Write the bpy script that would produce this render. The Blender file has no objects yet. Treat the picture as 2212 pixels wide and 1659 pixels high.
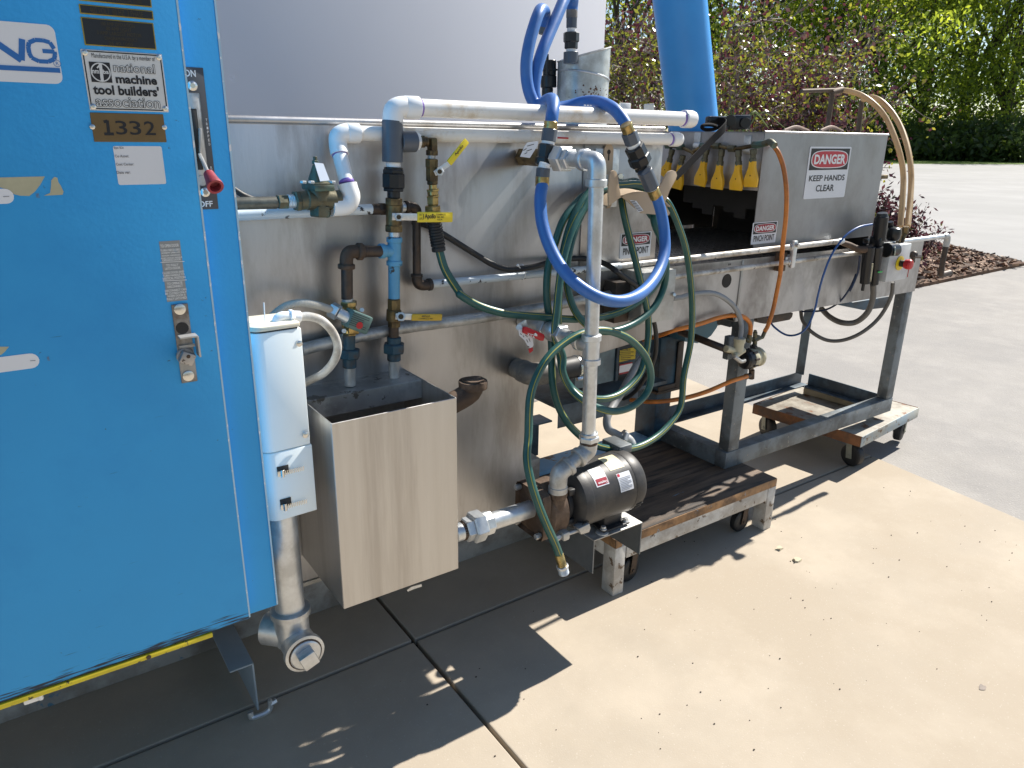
import bpy, bmesh, math, random
import numpy as np
from mathutils import Vector as V, Matrix
random.seed(11)
rng = np.random.default_rng(5)
SC = bpy.context.scene
COL = SC.collection
rad = math.radians

# ------------------------------------------------------------------ camera
F, CX, CY, EYE = 1590.0, 1106.0, 829.5, 1.5
pitch, roll, yaw = rad(18.6), rad(.82), rad(35)
CAM = V((0, 0, EYE))
_h = V((math.sin(yaw), math.cos(yaw), 0)); _up = V((0, 0, 1))
FW = _h*math.cos(pitch) - _up*math.sin(pitch)
_r = FW.cross(_up).normalized(); _u = _r.cross(FW)
RT = _r*math.cos(roll) + _u*math.sin(roll)
UP = -_r*math.sin(roll) + _u*math.cos(roll)
cd = bpy.data.cameras.new('camera'); cam = bpy.data.objects.new('camera', cd); COL.objects.link(cam)
cd.sensor_fit = 'HORIZONTAL'; cd.sensor_width = 36; cd.lens = F/2212*36; cd.clip_end = 600; cd.clip_start = .02
cam.matrix_world = Matrix(((RT.x, UP.x, -FW.x, 0), (RT.y, UP.y, -FW.y, 0), (RT.z, UP.z, -FW.z, EYE), (0, 0, 0, 1)))
SC.camera = cam

# ------------------------------------------------------------------ light
SUN = V((.985, .075, 1.0)).normalized()
w = bpy.data.worlds.new('World'); SC.world = w; w.use_nodes = True
nt = w.node_tree; bg = nt.nodes['Background']
sky = nt.nodes.new('ShaderNodeTexSky'); sky.sky_type = 'NISHITA'; sky.sun_disc = False
sky.sun_elevation = math.asin(SUN.z); sky.sun_rotation = math.atan2(SUN.x, SUN.y)
sky.air_density = 1.0; sky.dust_density = .2; sky.ozone_density = 1.0
nt.links.new(sky.outputs[0], bg.inputs[0]); bg.inputs[1].default_value = .070
ld = bpy.data.lights.new('sun', 'SUN'); ld.energy = 5.0; ld.angle = rad(.53); ld.color = (1, .95, .87)
sun = bpy.data.objects.new('sun', ld); COL.objects.link(sun)
sun.rotation_euler = SUN.to_track_quat('Z', 'Y').to_euler(); sun.location = (6, 1, 8)
SC.view_settings.view_transform = 'Standard'; SC.view_settings.look = 'None'
SC.view_settings.exposure = .80; SC.view_settings.gamma = 1

# ------------------------------------------------------------------ reading the photograph: pixel + distance -> point
def ray(x, y): return FW + RT*((x-CX)/F) - UP*((y-CY)/F)
def PY(x, y, Y): d = ray(x, y); return CAM + d*(Y/d.y)
def PX(x, y, X): d = ray(x, y); return CAM + d*(X/d.x)
def PZ(x, y, Z): d = ray(x, y); return CAM + d*((Z-EYE)/d.z)
REG = dict(q1=(0,0,2.592), q2=(0,640,2.593), q3=(0,1280,2.5925), z4=(560,240,2.9625), z5=(600,720,2.592), z6=(1200,0,2.9625),
  z7=(1200,400,2.9625), z8=(1200,900,2.7645), z1=(1680,200,2.9625), r2=(1600,640,2.5925), z3=(1480,0,2.048), r4=(500,1300,2.212),
  r5=(1500,1100,2.0236), e6=(2060,400,4.148), e7=(1280,640,3.3179), a1=(1300,600,5.267), a2=(1400,340,3.95), a3=(1620,640,5.183),
  a4=(1280,860,5.027), a5=(560,280,2.989), a6=(1000,540,4.608), b1=(1780,1160,7.9), b2=(1280,1180,5.027), b5=(1100,1100,4.366), d=(0,0,.864))
def D(reg, x, y): o = REG[reg]; return (x/o[2]+o[0])*.864, (y/o[2]+o[1])*.864
def A(reg, x, y, Y): return PY(*D(reg, x, y), Y)
def AX(reg, x, y, X): return PX(*D(reg, x, y), X)
def AZ(reg, x, y, Z): return PZ(*D(reg, x, y), Z)
def RR(reg, wpx, p): return wpx/REG[reg][2]*.864/2*((p-CAM).dot(FW))/F   # half a width in pixels -> metres

# ------------------------------------------------------------------ materials
def _n(t, kind, **kw):
    n = t.nodes.new(kind)
    for k, v in kw.items(): setattr(n, k, v)
    return n
def mat(name, col, rough=.5, metal=0., var=.12, scale=9., stretch=(1,1,1), bump=0., bscale=60., spec=.5,
        chips=None, chip_scale=35., chip_amt=.4, dirt=None, dirt_scale=5., dirt_amt=.45, rvar=.12, coat=0, trans=None, tmix=.35, scuff=None):
    m = bpy.data.materials.new(name); m.use_nodes = True; t = m.node_tree; L = t.links.new
    b = t.nodes['Principled BSDF']
    b.inputs['Metallic'].default_value = metal; b.inputs['Roughness'].default_value = rough
    b.inputs['Specular IOR Level'].default_value = spec
    if coat: b.inputs['Coat Weight'].default_value = coat; b.inputs['Coat Roughness'].default_value = .15
    tc = _n(t, 'ShaderNodeTexCoord'); mp = _n(t, 'ShaderNodeMapping'); mp.inputs['Scale'].default_value = stretch
    L(tc.outputs['Object'], mp.inputs[0])
    nz = _n(t, 'ShaderNodeTexNoise'); nz.inputs['Scale'].default_value = scale; nz.inputs['Detail'].default_value = 6
    nz.inputs['Roughness'].default_value = .6
    L(mp.outputs[0], nz.inputs['Vector'])
    cr = _n(t, 'ShaderNodeValToRGB'); e = cr.color_ramp.elements
    e[0].position = .3; e[1].position = .7
    e[0].color = (*[max(0, c*(1-var)) for c in col], 1); e[1].color = (*[min(1, c*(1+var)) for c in col], 1)
    L(nz.outputs[0], cr.inputs[0]); out = cr.outputs[0]
    def over(src, colour, sc, cover, soft, st=(1,1,1)):     # cover: share of the surface that shows it
        from statistics import NormalDist
        thr = .5 + .088*NormalDist().inv_cdf(1-min(.95, max(.005, cover)))
        n2 = _n(t, 'ShaderNodeTexNoise'); n2.inputs['Scale'].default_value = sc; n2.inputs['Detail'].default_value = 8
        n2.inputs['Roughness'].default_value = .68
        m2 = _n(t, 'ShaderNodeMapping'); m2.inputs['Scale'].default_value = st; m2.inputs['Location'].default_value = (3.1, 1.7, .4)
        L(tc.outputs['Object'], m2.inputs[0]); L(m2.outputs[0], n2.inputs['Vector'])
        r2 = _n(t, 'ShaderNodeMapRange'); r2.inputs[1].default_value = thr-soft; r2.inputs[2].default_value = thr+soft
        L(n2.outputs[0], r2.inputs[0])
        mx = _n(t, 'ShaderNodeMix', data_type='RGBA'); L(r2.outputs[0], mx.inputs[0]); L(src, mx.inputs[6])
        mx.inputs[7].default_value = (*colour, 1)
        return mx.outputs[2], r2.outputs[0]
    if dirt: out, _ = over(out, dirt, dirt_scale, dirt_amt*.9, .075, stretch)
    if chips: out, _ = over(out, chips, chip_scale, chip_amt**2.3, .013, stretch)
    if scuff:        # streaky dark scuffs near the bottom edge of the thing itself
        sp = _n(t, 'ShaderNodeSeparateXYZ'); L(tc.outputs['Object'], sp.inputs[0])
        zr_ = _n(t, 'ShaderNodeMapRange'); zr_.inputs[1].default_value = scuff[1]; zr_.inputs[2].default_value = scuff[0]
        zr_.inputs[3].default_value = 0; zr_.inputs[4].default_value = .34; L(sp.outputs[2], zr_.inputs[0])
        m3 = _n(t, 'ShaderNodeMapping'); m3.inputs['Scale'].default_value = (7, 1, 110); L(tc.outputs['Object'], m3.inputs[0])
        n3 = _n(t, 'ShaderNodeTexNoise'); n3.inputs['Scale'].default_value = 2.2; n3.inputs['Detail'].default_value = 6; L(m3.outputs[0], n3.inputs['Vector'])
        ad = _n(t, 'ShaderNodeMath', operation='ADD'); L(zr_.outputs[0], ad.inputs[0]); L(n3.outputs[0], ad.inputs[1])
        th = _n(t, 'ShaderNodeMapRange'); th.inputs[1].default_value = .70; th.inputs[2].default_value = .82; L(ad.outputs[0], th.inputs[0])
        mx = _n(t, 'ShaderNodeMix', data_type='RGBA'); L(th.outputs[0], mx.inputs[0]); L(out, mx.inputs[6]); mx.inputs[7].default_value = (.02,.035,.06,1); out = mx.outputs[2]
    L(out, b.inputs['Base Color'])
    if rvar:
        rr = _n(t, 'ShaderNodeMapRange'); rr.inputs[3].default_value = max(.03, rough-rvar); rr.inputs[4].default_value = min(1, rough+rvar)
        L(nz.outputs[0], rr.inputs[0]); L(rr.outputs[0], b.inputs['Roughness'])
    if bump:
        nb = _n(t, 'ShaderNodeTexNoise'); nb.inputs['Scale'].default_value = bscale; nb.inputs['Detail'].default_value = 5
        L(mp.outputs[0], nb.inputs['Vector'])
        bp = _n(t, 'ShaderNodeBump'); bp.inputs['Strength'].default_value = bump; bp.inputs['Distance'].default_value = .004
        L(nb.outputs[0], bp.inputs['Height']); L(bp.outputs[0], b.inputs['Normal'])
    if trans:
        tr = _n(t, 'ShaderNodeBsdfTranslucent'); tr.inputs[0].default_value = (*trans, 1)
        ms = _n(t, 'ShaderNodeMixShader'); ms.inputs[0].default_value = tmix
        L(b.outputs[0], ms.inputs[1]); L(tr.outputs[0], ms.inputs[2])
        L(ms.outputs[0], t.nodes['Material Output'].inputs[0])
    return m

STEEL = mat('brushed_stainless', (.52,.515,.52), .40, .9, .10, 4, (2.2,2.2,.5), .05, 90, rvar=.10, dirt=(.36,.345,.335), dirt_scale=2.6, dirt_amt=.40)
STEEL_V = mat('brushed_stainless_grained', (.55,.535,.515), .42, .92, .07, 18, (2.5,2.5,.14), .05, 120, rvar=.08, dirt=(.45,.43,.41), dirt_scale=5, dirt_amt=.34)
STEEL_H = mat('conveyor_stainless', (.50,.49,.485), .42, .85, .10, 5, (1,1,.6), .05, 90, dirt=(.30,.285,.275), dirt_scale=4, dirt_amt=.40)
GALV = mat('galvanised', (.64,.66,.67), .38, .75, .16, 26, bump=.12, bscale=90, dirt=(.50,.51,.51), dirt_scale=14, dirt_amt=.34)
GALV_OLD = mat('dull_galvanised', (.50,.50,.49), .48, .6, .2, 30, bump=.15, bscale=80, dirt=(.33,.315,.29), dirt_scale=16, dirt_amt=.34)
CHROME = mat('zinc_screw', (.66,.66,.64), .25, 1, .08, 40)
BLUE = mat('machine_blue_paint', (.034,.325,.70), .48, 0, .04, 3.0, spec=.28, bump=.05, bscale=160, rvar=.06, dirt=(.028,.29,.66), dirt_scale=1.6, dirt_amt=.42, chips=(.04,.10,.16), chip_scale=60, chip_amt=.125)
DOORM = mat('machine_blue_door', (.034,.325,.70), .48, 0, .04, 3.0, spec=.28, bump=.05, bscale=160, rvar=.06, dirt=(.028,.29,.66), dirt_scale=1.6, dirt_amt=.42, chips=(.04,.10,.16), chip_scale=60, chip_amt=.125, scuff=(.002,.034))
BLUE_EDGE = mat('worn_lit_blue_edge', (.40,.60,.74), .4, 0, .1, 12, chips=(.80,.82,.83), chip_scale=40, chip_amt=.50)  # worn paint paled further: the sun's highlight is put into the edge colour
YELLOW = mat('yellow_tape', (.62,.50,.02), .5, 0, .15, 12, chips=(.10,.09,.03), chip_scale=70, chip_amt=.36)
DIRTY_BASE = mat('dirty_base_paint', (.38,.365,.345), .7, 0, .2, 6, bump=.2, bscale=60, dirt=(.22,.195,.17), dirt_scale=5, dirt_amt=.4, chips=(.09,.20,.30), chip_scale=6, chip_amt=.36)
WHITEBOX = mat('white_plastic_housing', (.85,.91,.91), .35, 0, .02, 6, spec=.5, rvar=.05)
PVC = mat('white_pvc', (.80,.795,.77), .32, 0, .04, 8, rvar=.08, dirt=(.62,.54,.43), dirt_scale=11, dirt_amt=.14)
PVC_CLEAN = mat('white_pvc_clean', (.83,.83,.82), .3, 0, .03, 8, rvar=.05)
PRIMER = mat('purple_primer', (.20,.12,.45), .5, 0, .2, 30)
GREYPVC = mat('grey_pvc', (.085,.10,.125), .36, 0, .12, 14, rvar=.08)
GREYPVC2 = mat('weathered_grey_pvc', (.13,.125,.12), .5, 0, .2, 14, dirt=(.22,.20,.17), dirt_scale=12, dirt_amt=.42)
BLACKPL = mat('black_plastic', (.012,.013,.015), .32, 0, .2, 20, rvar=.1)
RUBBER = mat('black_rubber', (.018,.018,.019), .55, 0, .2, 20)
BRASS = mat('tarnished_brass', (.20,.145,.068), .45, .75, .35, 30, bump=.15, bscale=90, dirt=(.075,.055,.035), dirt_scale=18, dirt_amt=.52)
BRASS_B = mat('bright_brass', (.55,.41,.17), .32, .95, .15, 30, dirt=(.25,.17,.07), dirt_scale=25, dirt_amt=.4)
BRONZE = mat('green_bronze', (.125,.115,.075), .5, .6, .3, 24, bump=.2, bscale=80, dirt=(.09,.165,.145), dirt_scale=14, dirt_amt=.44)
BLACKIRON = mat('black_iron', (.055,.045,.040), .5, .45, .35, 22, bump=.2, bscale=90, dirt=(.085,.058,.042), dirt_scale=15, dirt_amt=.38)
RUST = mat('rusty_iron', (.085,.055,.037), .72, .25, .35, 20, bump=.35, bscale=70, dirt=(.17,.115,.08), dirt_scale=14, dirt_amt=.38)
PAINTPIPE = mat('chipped_white_pipe', (.60,.66,.70), .42, .1, .06, 10, bump=.1, bscale=60, chips=(.035,.035,.038), chip_scale=26, chip_amt=.46)
PAINTPIPE2 = mat('worn_white_rail', (.60,.575,.53), .42, .2, .1, 10, bump=.1, bscale=60, dirt=(.28,.24,.19), dirt_scale=9, dirt_amt=.46, chips=(.08,.07,.06), chip_scale=22, chip_amt=.36)
BLUEPIPE = mat('chipped_blue_pipe', (.105,.33,.52), .45, 0, .1, 12, bump=.1, bscale=70, chips=(.03,.03,.03), chip_scale=28, chip_amt=.35)
BLUEFIT = mat('dark_blue_fitting', (.030,.085,.125), .5, .2, .3, 20, bump=.2, bscale=80, dirt=(.07,.055,.045), dirt_scale=18, dirt_amt=.42)
LEVER_Y = mat('yellow_vinyl', (.80,.62,.03), .38, 0, .06, 16)
LEVER_O = mat('golden_vinyl', (.62,.40,.03), .4, 0, .15, 16)
LEVER_R = mat('red_vinyl', (.50,.012,.02), .4, 0, .1, 16)
HOSE_B = mat('blue_rubber_hose', (.042,.15,.44), .42, 0, .12, 9, spec=.5, bump=.04, bscale=120, dirt=(.07,.18,.44), dirt_scale=7, dirt_amt=.3)
HOSE_G = mat('green_vinyl_hose', (.013,.082,.072), .34, 0, .15, 10, bump=.05, bscale=140, dirt=(.028,.10,.088), dirt_scale=12, dirt_amt=.40)
STRIPE_Y = mat('yellow_stripe', (.40,.34,.04), .4, 0, .08, 10)
ORANGE = mat('orange_air_hose', (.62,.20,.030), .4, 0, .1, 12, dirt=(.35,.12,.03), dirt_scale=8, dirt_amt=.4)
BEIGE = mat('beige_vinyl_hose', (.62,.47,.27), .35, 0, .1, 8, dirt=(.38,.27,.15), dirt_scale=6, dirt_amt=.42, trans=(.7,.5,.25))
TUBE_B = mat('blue_air_tube', (.02,.09,.30), .35, 0, .1, 10)
TUBE_D = mat('dark_air_tube', (.014,.03,.075), .35, 0, .1, 10)
CABLE_G = mat('grey_cable', (.12,.115,.11), .5, 0, .15, 12)
FLEX = mat('grey_flex_conduit', (.30,.31,.32), .45, 0, .12, 14)
FLEX_W = mat('pale_flex_conduit', (.56,.55,.52), .5, 0, .1, 14, dirt=(.33,.30,.26), dirt_scale=10, dirt_amt=.44)
TAN = mat('tan_painted_steel', (.46,.35,.24), .45, 0, .06, 8)
DUCTB = mat('blue_duct_paint', (.05,.34,.80), .42, 0, .03, 3, dirt=(.045,.31,.75), dirt_scale=3, dirt_amt=.4)
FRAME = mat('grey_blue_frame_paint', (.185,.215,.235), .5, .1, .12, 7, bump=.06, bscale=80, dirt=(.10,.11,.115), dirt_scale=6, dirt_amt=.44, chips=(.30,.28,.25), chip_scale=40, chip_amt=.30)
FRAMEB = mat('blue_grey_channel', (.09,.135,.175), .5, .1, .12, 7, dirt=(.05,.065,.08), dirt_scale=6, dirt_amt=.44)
BOXGREY = mat('brushed_aluminium_box', (.47,.48,.47), .45, .55, .1, 12, bump=.04, bscale=90, dirt=(.36,.35,.33), dirt_scale=8, dirt_amt=.44)
DECK = mat('oily_wood_deck', (.15,.105,.072), .75, 0, .3, 7, (.6,6,6), .3, 40, dirt=(.045,.036,.03), dirt_scale=4, dirt_amt=.50, chips=(.16,.32,.48), chip_scale=7, chip_amt=.16)
WOODEDGE = mat('bare_wood_edge', (.33,.185,.085), .7, 0, .3, 18, (1,1,1), .3, 50, dirt=(.12,.07,.04), dirt_scale=10, dirt_amt=.42, chips=(.20,.34,.46), chip_scale=12, chip_amt=.3)
WHITEWOOD = mat('worn_white_wood', (.58,.57,.54), .65, 0, .1, 14, (1,1,1), .2, 60, chips=(.14,.095,.06), chip_scale=24, chip_amt=.37, dirt=(.40,.37,.33), dirt_scale=8, dirt_amt=.42)
WHITEWOOD2 = mat('grimy_white_deck', (.38,.35,.29), .7, 0, .15, 10, (1,1,1), .2, 60, chips=(.19,.085,.035), chip_scale=12, chip_amt=.42, dirt=(.22,.19,.15), dirt_scale=6, dirt_amt=.48)
RUSTEDGE = mat('rusted_steel_edge', (.20,.085,.035), .75, .1, .35, 14, bump=.3, bscale=60, dirt=(.10,.06,.04), dirt_scale=8, dirt_amt=.5)
MOTOR = mat('black_motor_paint', (.030,.031,.034), .46, .15, .2, 12, bump=.06, bscale=80, rvar=.08, spec=.45, dirt=(.065,.06,.055), dirt_scale=7, dirt_amt=.40)
DARKBLUE = mat('dark_blue_machine_paint', (.025,.075,.125), .5, 0, .2, 6, dirt=(.012,.022,.034), dirt_scale=5, dirt_amt=.5)
GREYBLUE = mat('grey_blue_panel', (.17,.25,.29), .5, 0, .1, 6, dirt=(.10,.14,.17), dirt_scale=5, dirt_amt=.44)
CREAM = mat('cream_pump_plastic', (.52,.48,.34), .45, 0, .1, 16, dirt=(.3,.25,.16), dirt_scale=14, dirt_amt=.4)
NOZZLE = mat('yellow_nozzle_plastic', (.76,.42,.01), .4, 0, .06, 14)
WHITEPL = mat('white_print', (.80,.81,.82), .4, 0, .02, 10)
STICKER = mat('white_sticker', (.74,.76,.80), .4, 0, .03, 10)
PLATE_AL = mat('aluminium_plate', (.70,.70,.70), .38, .35, .06, 20)
PLATE_BR = mat('brown_brass_plate', (.19,.125,.055), .42, .45, .15, 18)
PLATE_BK = mat('black_name_plate', (.012,.014,.02), .35, 0, .1, 10)
PLATE_GD = mat('gold_plate_edge', (.42,.31,.06), .4, .6, .1, 20)
PLATE_GY = mat('grey_switch_plate', (.055,.062,.075), .45, 0, .1, 14)
DECAL_GY = mat('worn_silver_decal', (.30,.32,.33), .45, .2, .15, 12, chips=(.10,.19,.28), chip_scale=32, chip_amt=.33)
INK_BK = mat('black_ink', (.012,.012,.016), .5, 0, .05, 10)
INK_BL = mat('blue_ink', (.022,.15,.46), .45, 0, .05, 10)
INK_GY = mat('grey_ink', (.17,.17,.19), .5, 0, .05, 10)
INK_RD = mat('danger_red', (.52,.02,.045), .4, 0, .08, 10)
INK_RD2 = mat('danger_dark_red', (.33,.012,.03), .4, 0, .08, 10)
INK_GD = mat('faded_gold_ink', (.075,.06,.03), .5, .2, .2, 12)
TAPE = mat('tape_residue', (.46,.44,.30), .55, 0, .15, 20)
REDGRIP = mat('red_lever_grip', (.30,.035,.05), .5, 0, .18, 24, dirt=(.16,.03,.04), dirt_scale=30, dirt_amt=.3)
ESTOP_Y = mat('estop_yellow', (.80,.60,.02), .4, 0, .06, 10)
ESTOP_R = mat('estop_red', (.55,.015,.02), .35, 0, .06, 10)
LABEL_Y = mat('yellow_warning_label', (.55,.42,.02), .5, 0, .1, 20, chips=(.10,.08,.02), chip_scale=60, chip_amt=.4)
PAPER_Y = mat('pale_yellow_label', (.72,.64,.40), .5, 0, .05, 10)
WALL = mat('pale_grey_wall', (.74,.735,.77), .85, 0, .015, 1.2, rvar=.05)
BELT = mat('belt_steel', (.20,.19,.18), .45, .6, .3, 30)
DARKIN = mat('interior_shade_dark', (.03,.028,.026), .8, 0, .3, 6)  # near-black stands in for the shade inside the hood, slots and holes
STRAP = mat('black_webbing', (.006,.006,.008), .8, 0, .15, 90, spec=.2)
RUSTPOST = mat('rusty_post', (.13,.09,.06), .7, .2, .3, 20, bump=.2, bscale=60)

# ------------------------------------------------------------------ mesh tools
class MB:
    def __init__(s): s.bm = bmesh.new(); s.k = 0
    def box(s, lo, hi, bev=0, mi=0, M=None, seg=2):
        lo, hi = V(lo), V(hi); c = (lo+hi)/2; d = hi-lo
        m = Matrix.Translation(c) @ Matrix.Diagonal((abs(d.x), abs(d.y), abs(d.z), 1))
        if M is not None: m = M @ m
        r = bmesh.ops.create_cube(s.bm, size=1, matrix=m); vs = r['verts']
        fs = {f for v in vs for f in v.link_faces}
        if bev:
            es = list({e for v in vs for e in v.link_edges})
            rb = bmesh.ops.bevel(s.bm, geom=es, offset=bev, segments=seg, profile=.5, affect='EDGES')
            fs = {f for f in s.bm.faces if f.is_valid and f in set(rb['faces'])} | {f for f in fs if f.is_valid}
        for f in fs: f.material_index = mi
        return s
    def bar(s, p0, p1, wd, th, nrm=(0,1,0), bev=0, mi=0):      # a flat bar from p0 to p1, th along nrm
        p0, p1 = V(p0), V(p1); x = (p1-p0); L = x.length; x.normalize()
        y = V(nrm); y = (y - x*y.dot(x)).normalized(); z = x.cross(y)
        s.k += 1; p0 = p0 + y*(2.2e-5*(s.k % 9)); p1 = p1 + y*(2.2e-5*(s.k % 9))      # crossing strokes never share a plane
        M = Matrix(((x.x,y.x,z.x,0),(x.y,y.y,z.y,0),(x.z,y.z,z.z,0),(0,0,0,1))); M.translation = (p0+p1)/2
        return s.box((-L/2,-th/2,-wd/2), (L/2,th/2,wd/2), bev, mi, M)
    def rings(s, rings, cap=True, closed=False, mi=0, stripe=None):
        bm = s.bm; R = [[bm.verts.new(p) for p in r] for r in rings]; n = len(R[0])
        rng_ = range(len(R) if closed else len(R)-1)
        for i in rng_:
            a, b = R[i], R[(i+1) % len(R)]
            for j in range(n):
                f = bm.faces.new((a[j], a[(j+1) % n], b[(j+1) % n], b[j])); f.material_index = mi
                if stripe and j in stripe: f.material_index = 1
        if cap and not closed:
            f = bm.faces.new(list(reversed(R[0]))); f.material_index = mi
            f = bm.faces.new(R[-1]); f.material_index = mi
        return s
    def tube(s, pts, r, seg=12, cap=True, closed=False, mi=0, smooth=0, stripe=None, rib=0, ribn=0):
        pts = [V(p) for p in pts]
        if smooth: pts = catmull(pts, smooth, closed)
        n = len(pts); rr = r if isinstance(r, (list, tuple)) else [r]*n
        if len(rr) != n: rr = list(np.interp(np.linspace(0, 1, n), np.linspace(0, 1, len(rr)), rr))
        tn = []
        for i in range(n):
            a = pts[(i-1) % n] if (closed or i > 0) else pts[i]; b = pts[(i+1) % n] if (closed or i < n-1) else pts[i]
            tn.append((b-a).normalized())
        ref = V((0,0,1)) if abs(tn[0].z) < .9 else V((0,1,0))
        u = (ref - tn[0]*ref.dot(tn[0])).normalized(); out = []; acc = 0
        for i in range(n):
            u = (u - tn[i]*u.dot(tn[i])).normalized(); v = tn[i].cross(u)
            k = rr[i]
            if rib: k *= 1 + rib*(1 if i % 2 else -1)
            out.append([pts[i] + u*(math.cos(2*math.pi*j/seg)*k) + v*(math.sin(2*math.pi*j/seg)*k) for j in range(seg)])
        return s.rings(out, cap, closed, mi, stripe)
    def lathe(s, p0, ax, prof, seg=20, mi=0, cap=True, phase=0):   # prof: (distance along ax, radius)
        p0 = V(p0); ax = V(ax).normalized(); ref = V((0,0,1)) if abs(ax.z) < .9 else V((0,1,0))
        u = (ref - ax*ref.dot(ax)).normalized(); v = ax.cross(u)
        out = [[p0 + ax*t + u*(math.cos(2*math.pi*(j+phase)/seg)*r) + v*(math.sin(2*math.pi*(j+phase)/seg)*r) for j in range(seg)] for t, r in prof]
        return s.rings(out, cap, False, mi)
    def cyl(s, p0, p1, r, seg=18, r2=None, mi=0, ch=.08, phase=0):
        p0, p1 = V(p0), V(p1); L = (p1-p0).length; c = min(r*ch, L*.2); r2 = r if r2 is None else r2
        return s.lathe(p0, p1-p0, [(0, r-c), (c, r), (L-c, r2), (L, r2-c)], seg, mi, True, phase)
    def hexn(s, p0, p1, r, mi=0): return s.cyl(p0, p1, r*1.06, 6, None, mi, .10, .5)
    def ball(s, c, r, mi=0, sc=(1,1,1)):
        q = bmesh.ops.create_uvsphere(s.bm, u_segments=18, v_segments=10, radius=1, matrix=Matrix.Translation(c) @ Matrix.Diagonal((r*sc[0], r*sc[1], r*sc[2], 1)))
        for f in {f for v in q['verts'] for f in v.link_faces}: f.material_index = mi
        return s
    def prism(s, poly, vec, mi=0, bev=0):
        bm = s.bm; vec = V(vec); a = [bm.verts.new(p) for p in poly]; b = [bm.verts.new(V(p)+vec) for p in poly]; n = len(a); fs = []
        fs.append(bm.faces.new(a)); fs.append(bm.faces.new(list(reversed(b))))
        for i in range(n): fs.append(bm.faces.new((a[(i+1) % n], a[i], b[i], b[(i+1) % n])))
        for f in fs: f.material_index = mi
        bmesh.ops.recalc_face_normals(bm, faces=fs)
        if bev: bmesh.ops.bevel(bm, geom=list({e for f in fs for e in f.edges}), offset=bev, segments=2, profile=.5, affect='EDGES')
        return s
    def sheet(s, poly, mi=0):
        f = s.bm.faces.new([s.bm.verts.new(p) for p in poly]); f.material_index = mi; return s
    def text(s, string, o, u, v, bold=0, mi=0, sx=1.0, nrm=None, lift=.0009, spacing=1.0):
        o, u, v = V(o), V(u), V(v); n = V(nrm) if nrm else u.cross(v).normalized()
        cu = bpy.data.curves.new('t', 'FONT'); cu.body = string; cu.size = 1; cu.offset = bold; cu.resolution_u = 3; cu.fill_mode = 'FRONT'
        cu.space_character = spacing; cu.align_x = 'CENTER'
        ob = bpy.data.objects.new('t', cu); COL.objects.link(ob)
        me = bpy.data.meshes.new_from_object(ob)
        bpy.data.objects.remove(ob); bpy.data.curves.remove(cu)
        co = np.array([x.co[:2] for x in me.vertices]) if len(me.vertices) else np.zeros((0,2))
        if len(co):
            lo, hi = co.min(0), co.max(0); d = np.maximum(hi-lo, 1e-6)
            vs = [s.bm.verts.new(o + u*((c[0]-lo[0])/d[0]) + v*((c[1]-lo[1])/d[1]) + n*lift) for c in co]
            for p in me.polygons:
                try: f = s.bm.faces.new([vs[i] for i in p.vertices]); f.material_index = mi
                except ValueError: pass
        bpy.data.meshes.remove(me); return s

def catmull(p, k, closed=False):
    n = len(p); out = []
    for i in range(n if closed else n-1):
        a = p[(i-1) % n] if (closed or i > 0) else p[0]*2-p[1]; b = p[i]; c = p[(i+1) % n]
        d = p[(i+2) % n] if (closed or i < n-2) else p[-1]*2-p[-2]
        for j in range(k):
            t = j/k; out.append(.5*((2*b) + (c-a)*t + (2*a-5*b+4*c-d)*t*t + (3*b-a-3*c+d)*t**3))
    if not closed: out.append(p[-1])
    return out

def link_mesh(name, me, mats, parent=None):
    o = bpy.data.objects.new(name, me)
    for m in (mats if isinstance(mats, (list, tuple)) else [mats]): me.materials.append(m)
    COL.objects.link(o); put(o, parent)
    return o
def put(o, parent):
    if parent is None: return
    o.parent = parent
    w_ = V((0,0,0)); q = parent
    while q is not None: w_ += q.location; q = q.parent
    o.location = o.location - w_
def obj(name, mb, mats, parent=None, ang=28, label=None):
    bm = mb.bm; bm.normal_update()
    me = bpy.data.meshes.new(name)
    if parent is None or True:
        cs = [v.co for v in bm.verts]
        lo = V((min(c.x for c in cs), min(c.y for c in cs), min(c.z for c in cs))); hi = V((max(c.x for c in cs), max(c.y for c in cs), max(c.z for c in cs)))
        base = V(((lo.x+hi.x)/2, (lo.y+hi.y)/2, lo.z))
        bmesh.ops.translate(bm, verts=bm.verts, vec=-base)
    bm.to_mesh(me); bm.free()
    for p in me.polygons: p.use_smooth = True
    me.set_sharp_from_angle(angle=rad(ang))
    o = bpy.data.objects.new(name, me)
    for m in (mats if isinstance(mats, (list, tuple)) else [mats]): me.materials.append(m)
    COL.objects.link(o); o.location = base; put(o, parent)
    if label: o['label'] = label
    return o
def tag(o, label, cat, group=None, kind=None):
    o['label'] = label; o['category'] = cat
    if group: o['group'] = group
    if kind: o['kind'] = kind
    return o
def thing(name, label, cat, loc, group=None):
    o = bpy.data.objects.new(name, None); COL.objects.link(o); o.location = loc; o.empty_display_size = .05
    return tag(o, label, cat, group)
def structure(name, mb, m, ang=28):
    o = obj(name, mb, m, None, ang); o['kind'] = 'structure'; return o
def C(mb, reg, x0, y0, x1, y1, wpx, Y0, Y1=None, seg=18, w2=None, hexa=False, mi=0, ch=.08):   # cylinder between two read points
    p0 = A(reg, x0, y0, Y0); p1 = A(reg, x1, y1, Y0 if Y1 is None else Y1)
    r = RR(reg, wpx, (p0+p1)/2); r2 = None if w2 is None else RR(reg, w2, (p0+p1)/2)
    if hexa: mb.hexn(p0, p1, r, mi)
    else: mb.cyl(p0, p1, r, seg, r2, mi, ch)
    return mb
def part(name, parent, m, fn, ang=28):
    mb = MB(); fn(mb); return obj(name, mb, m, parent, ang)
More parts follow.
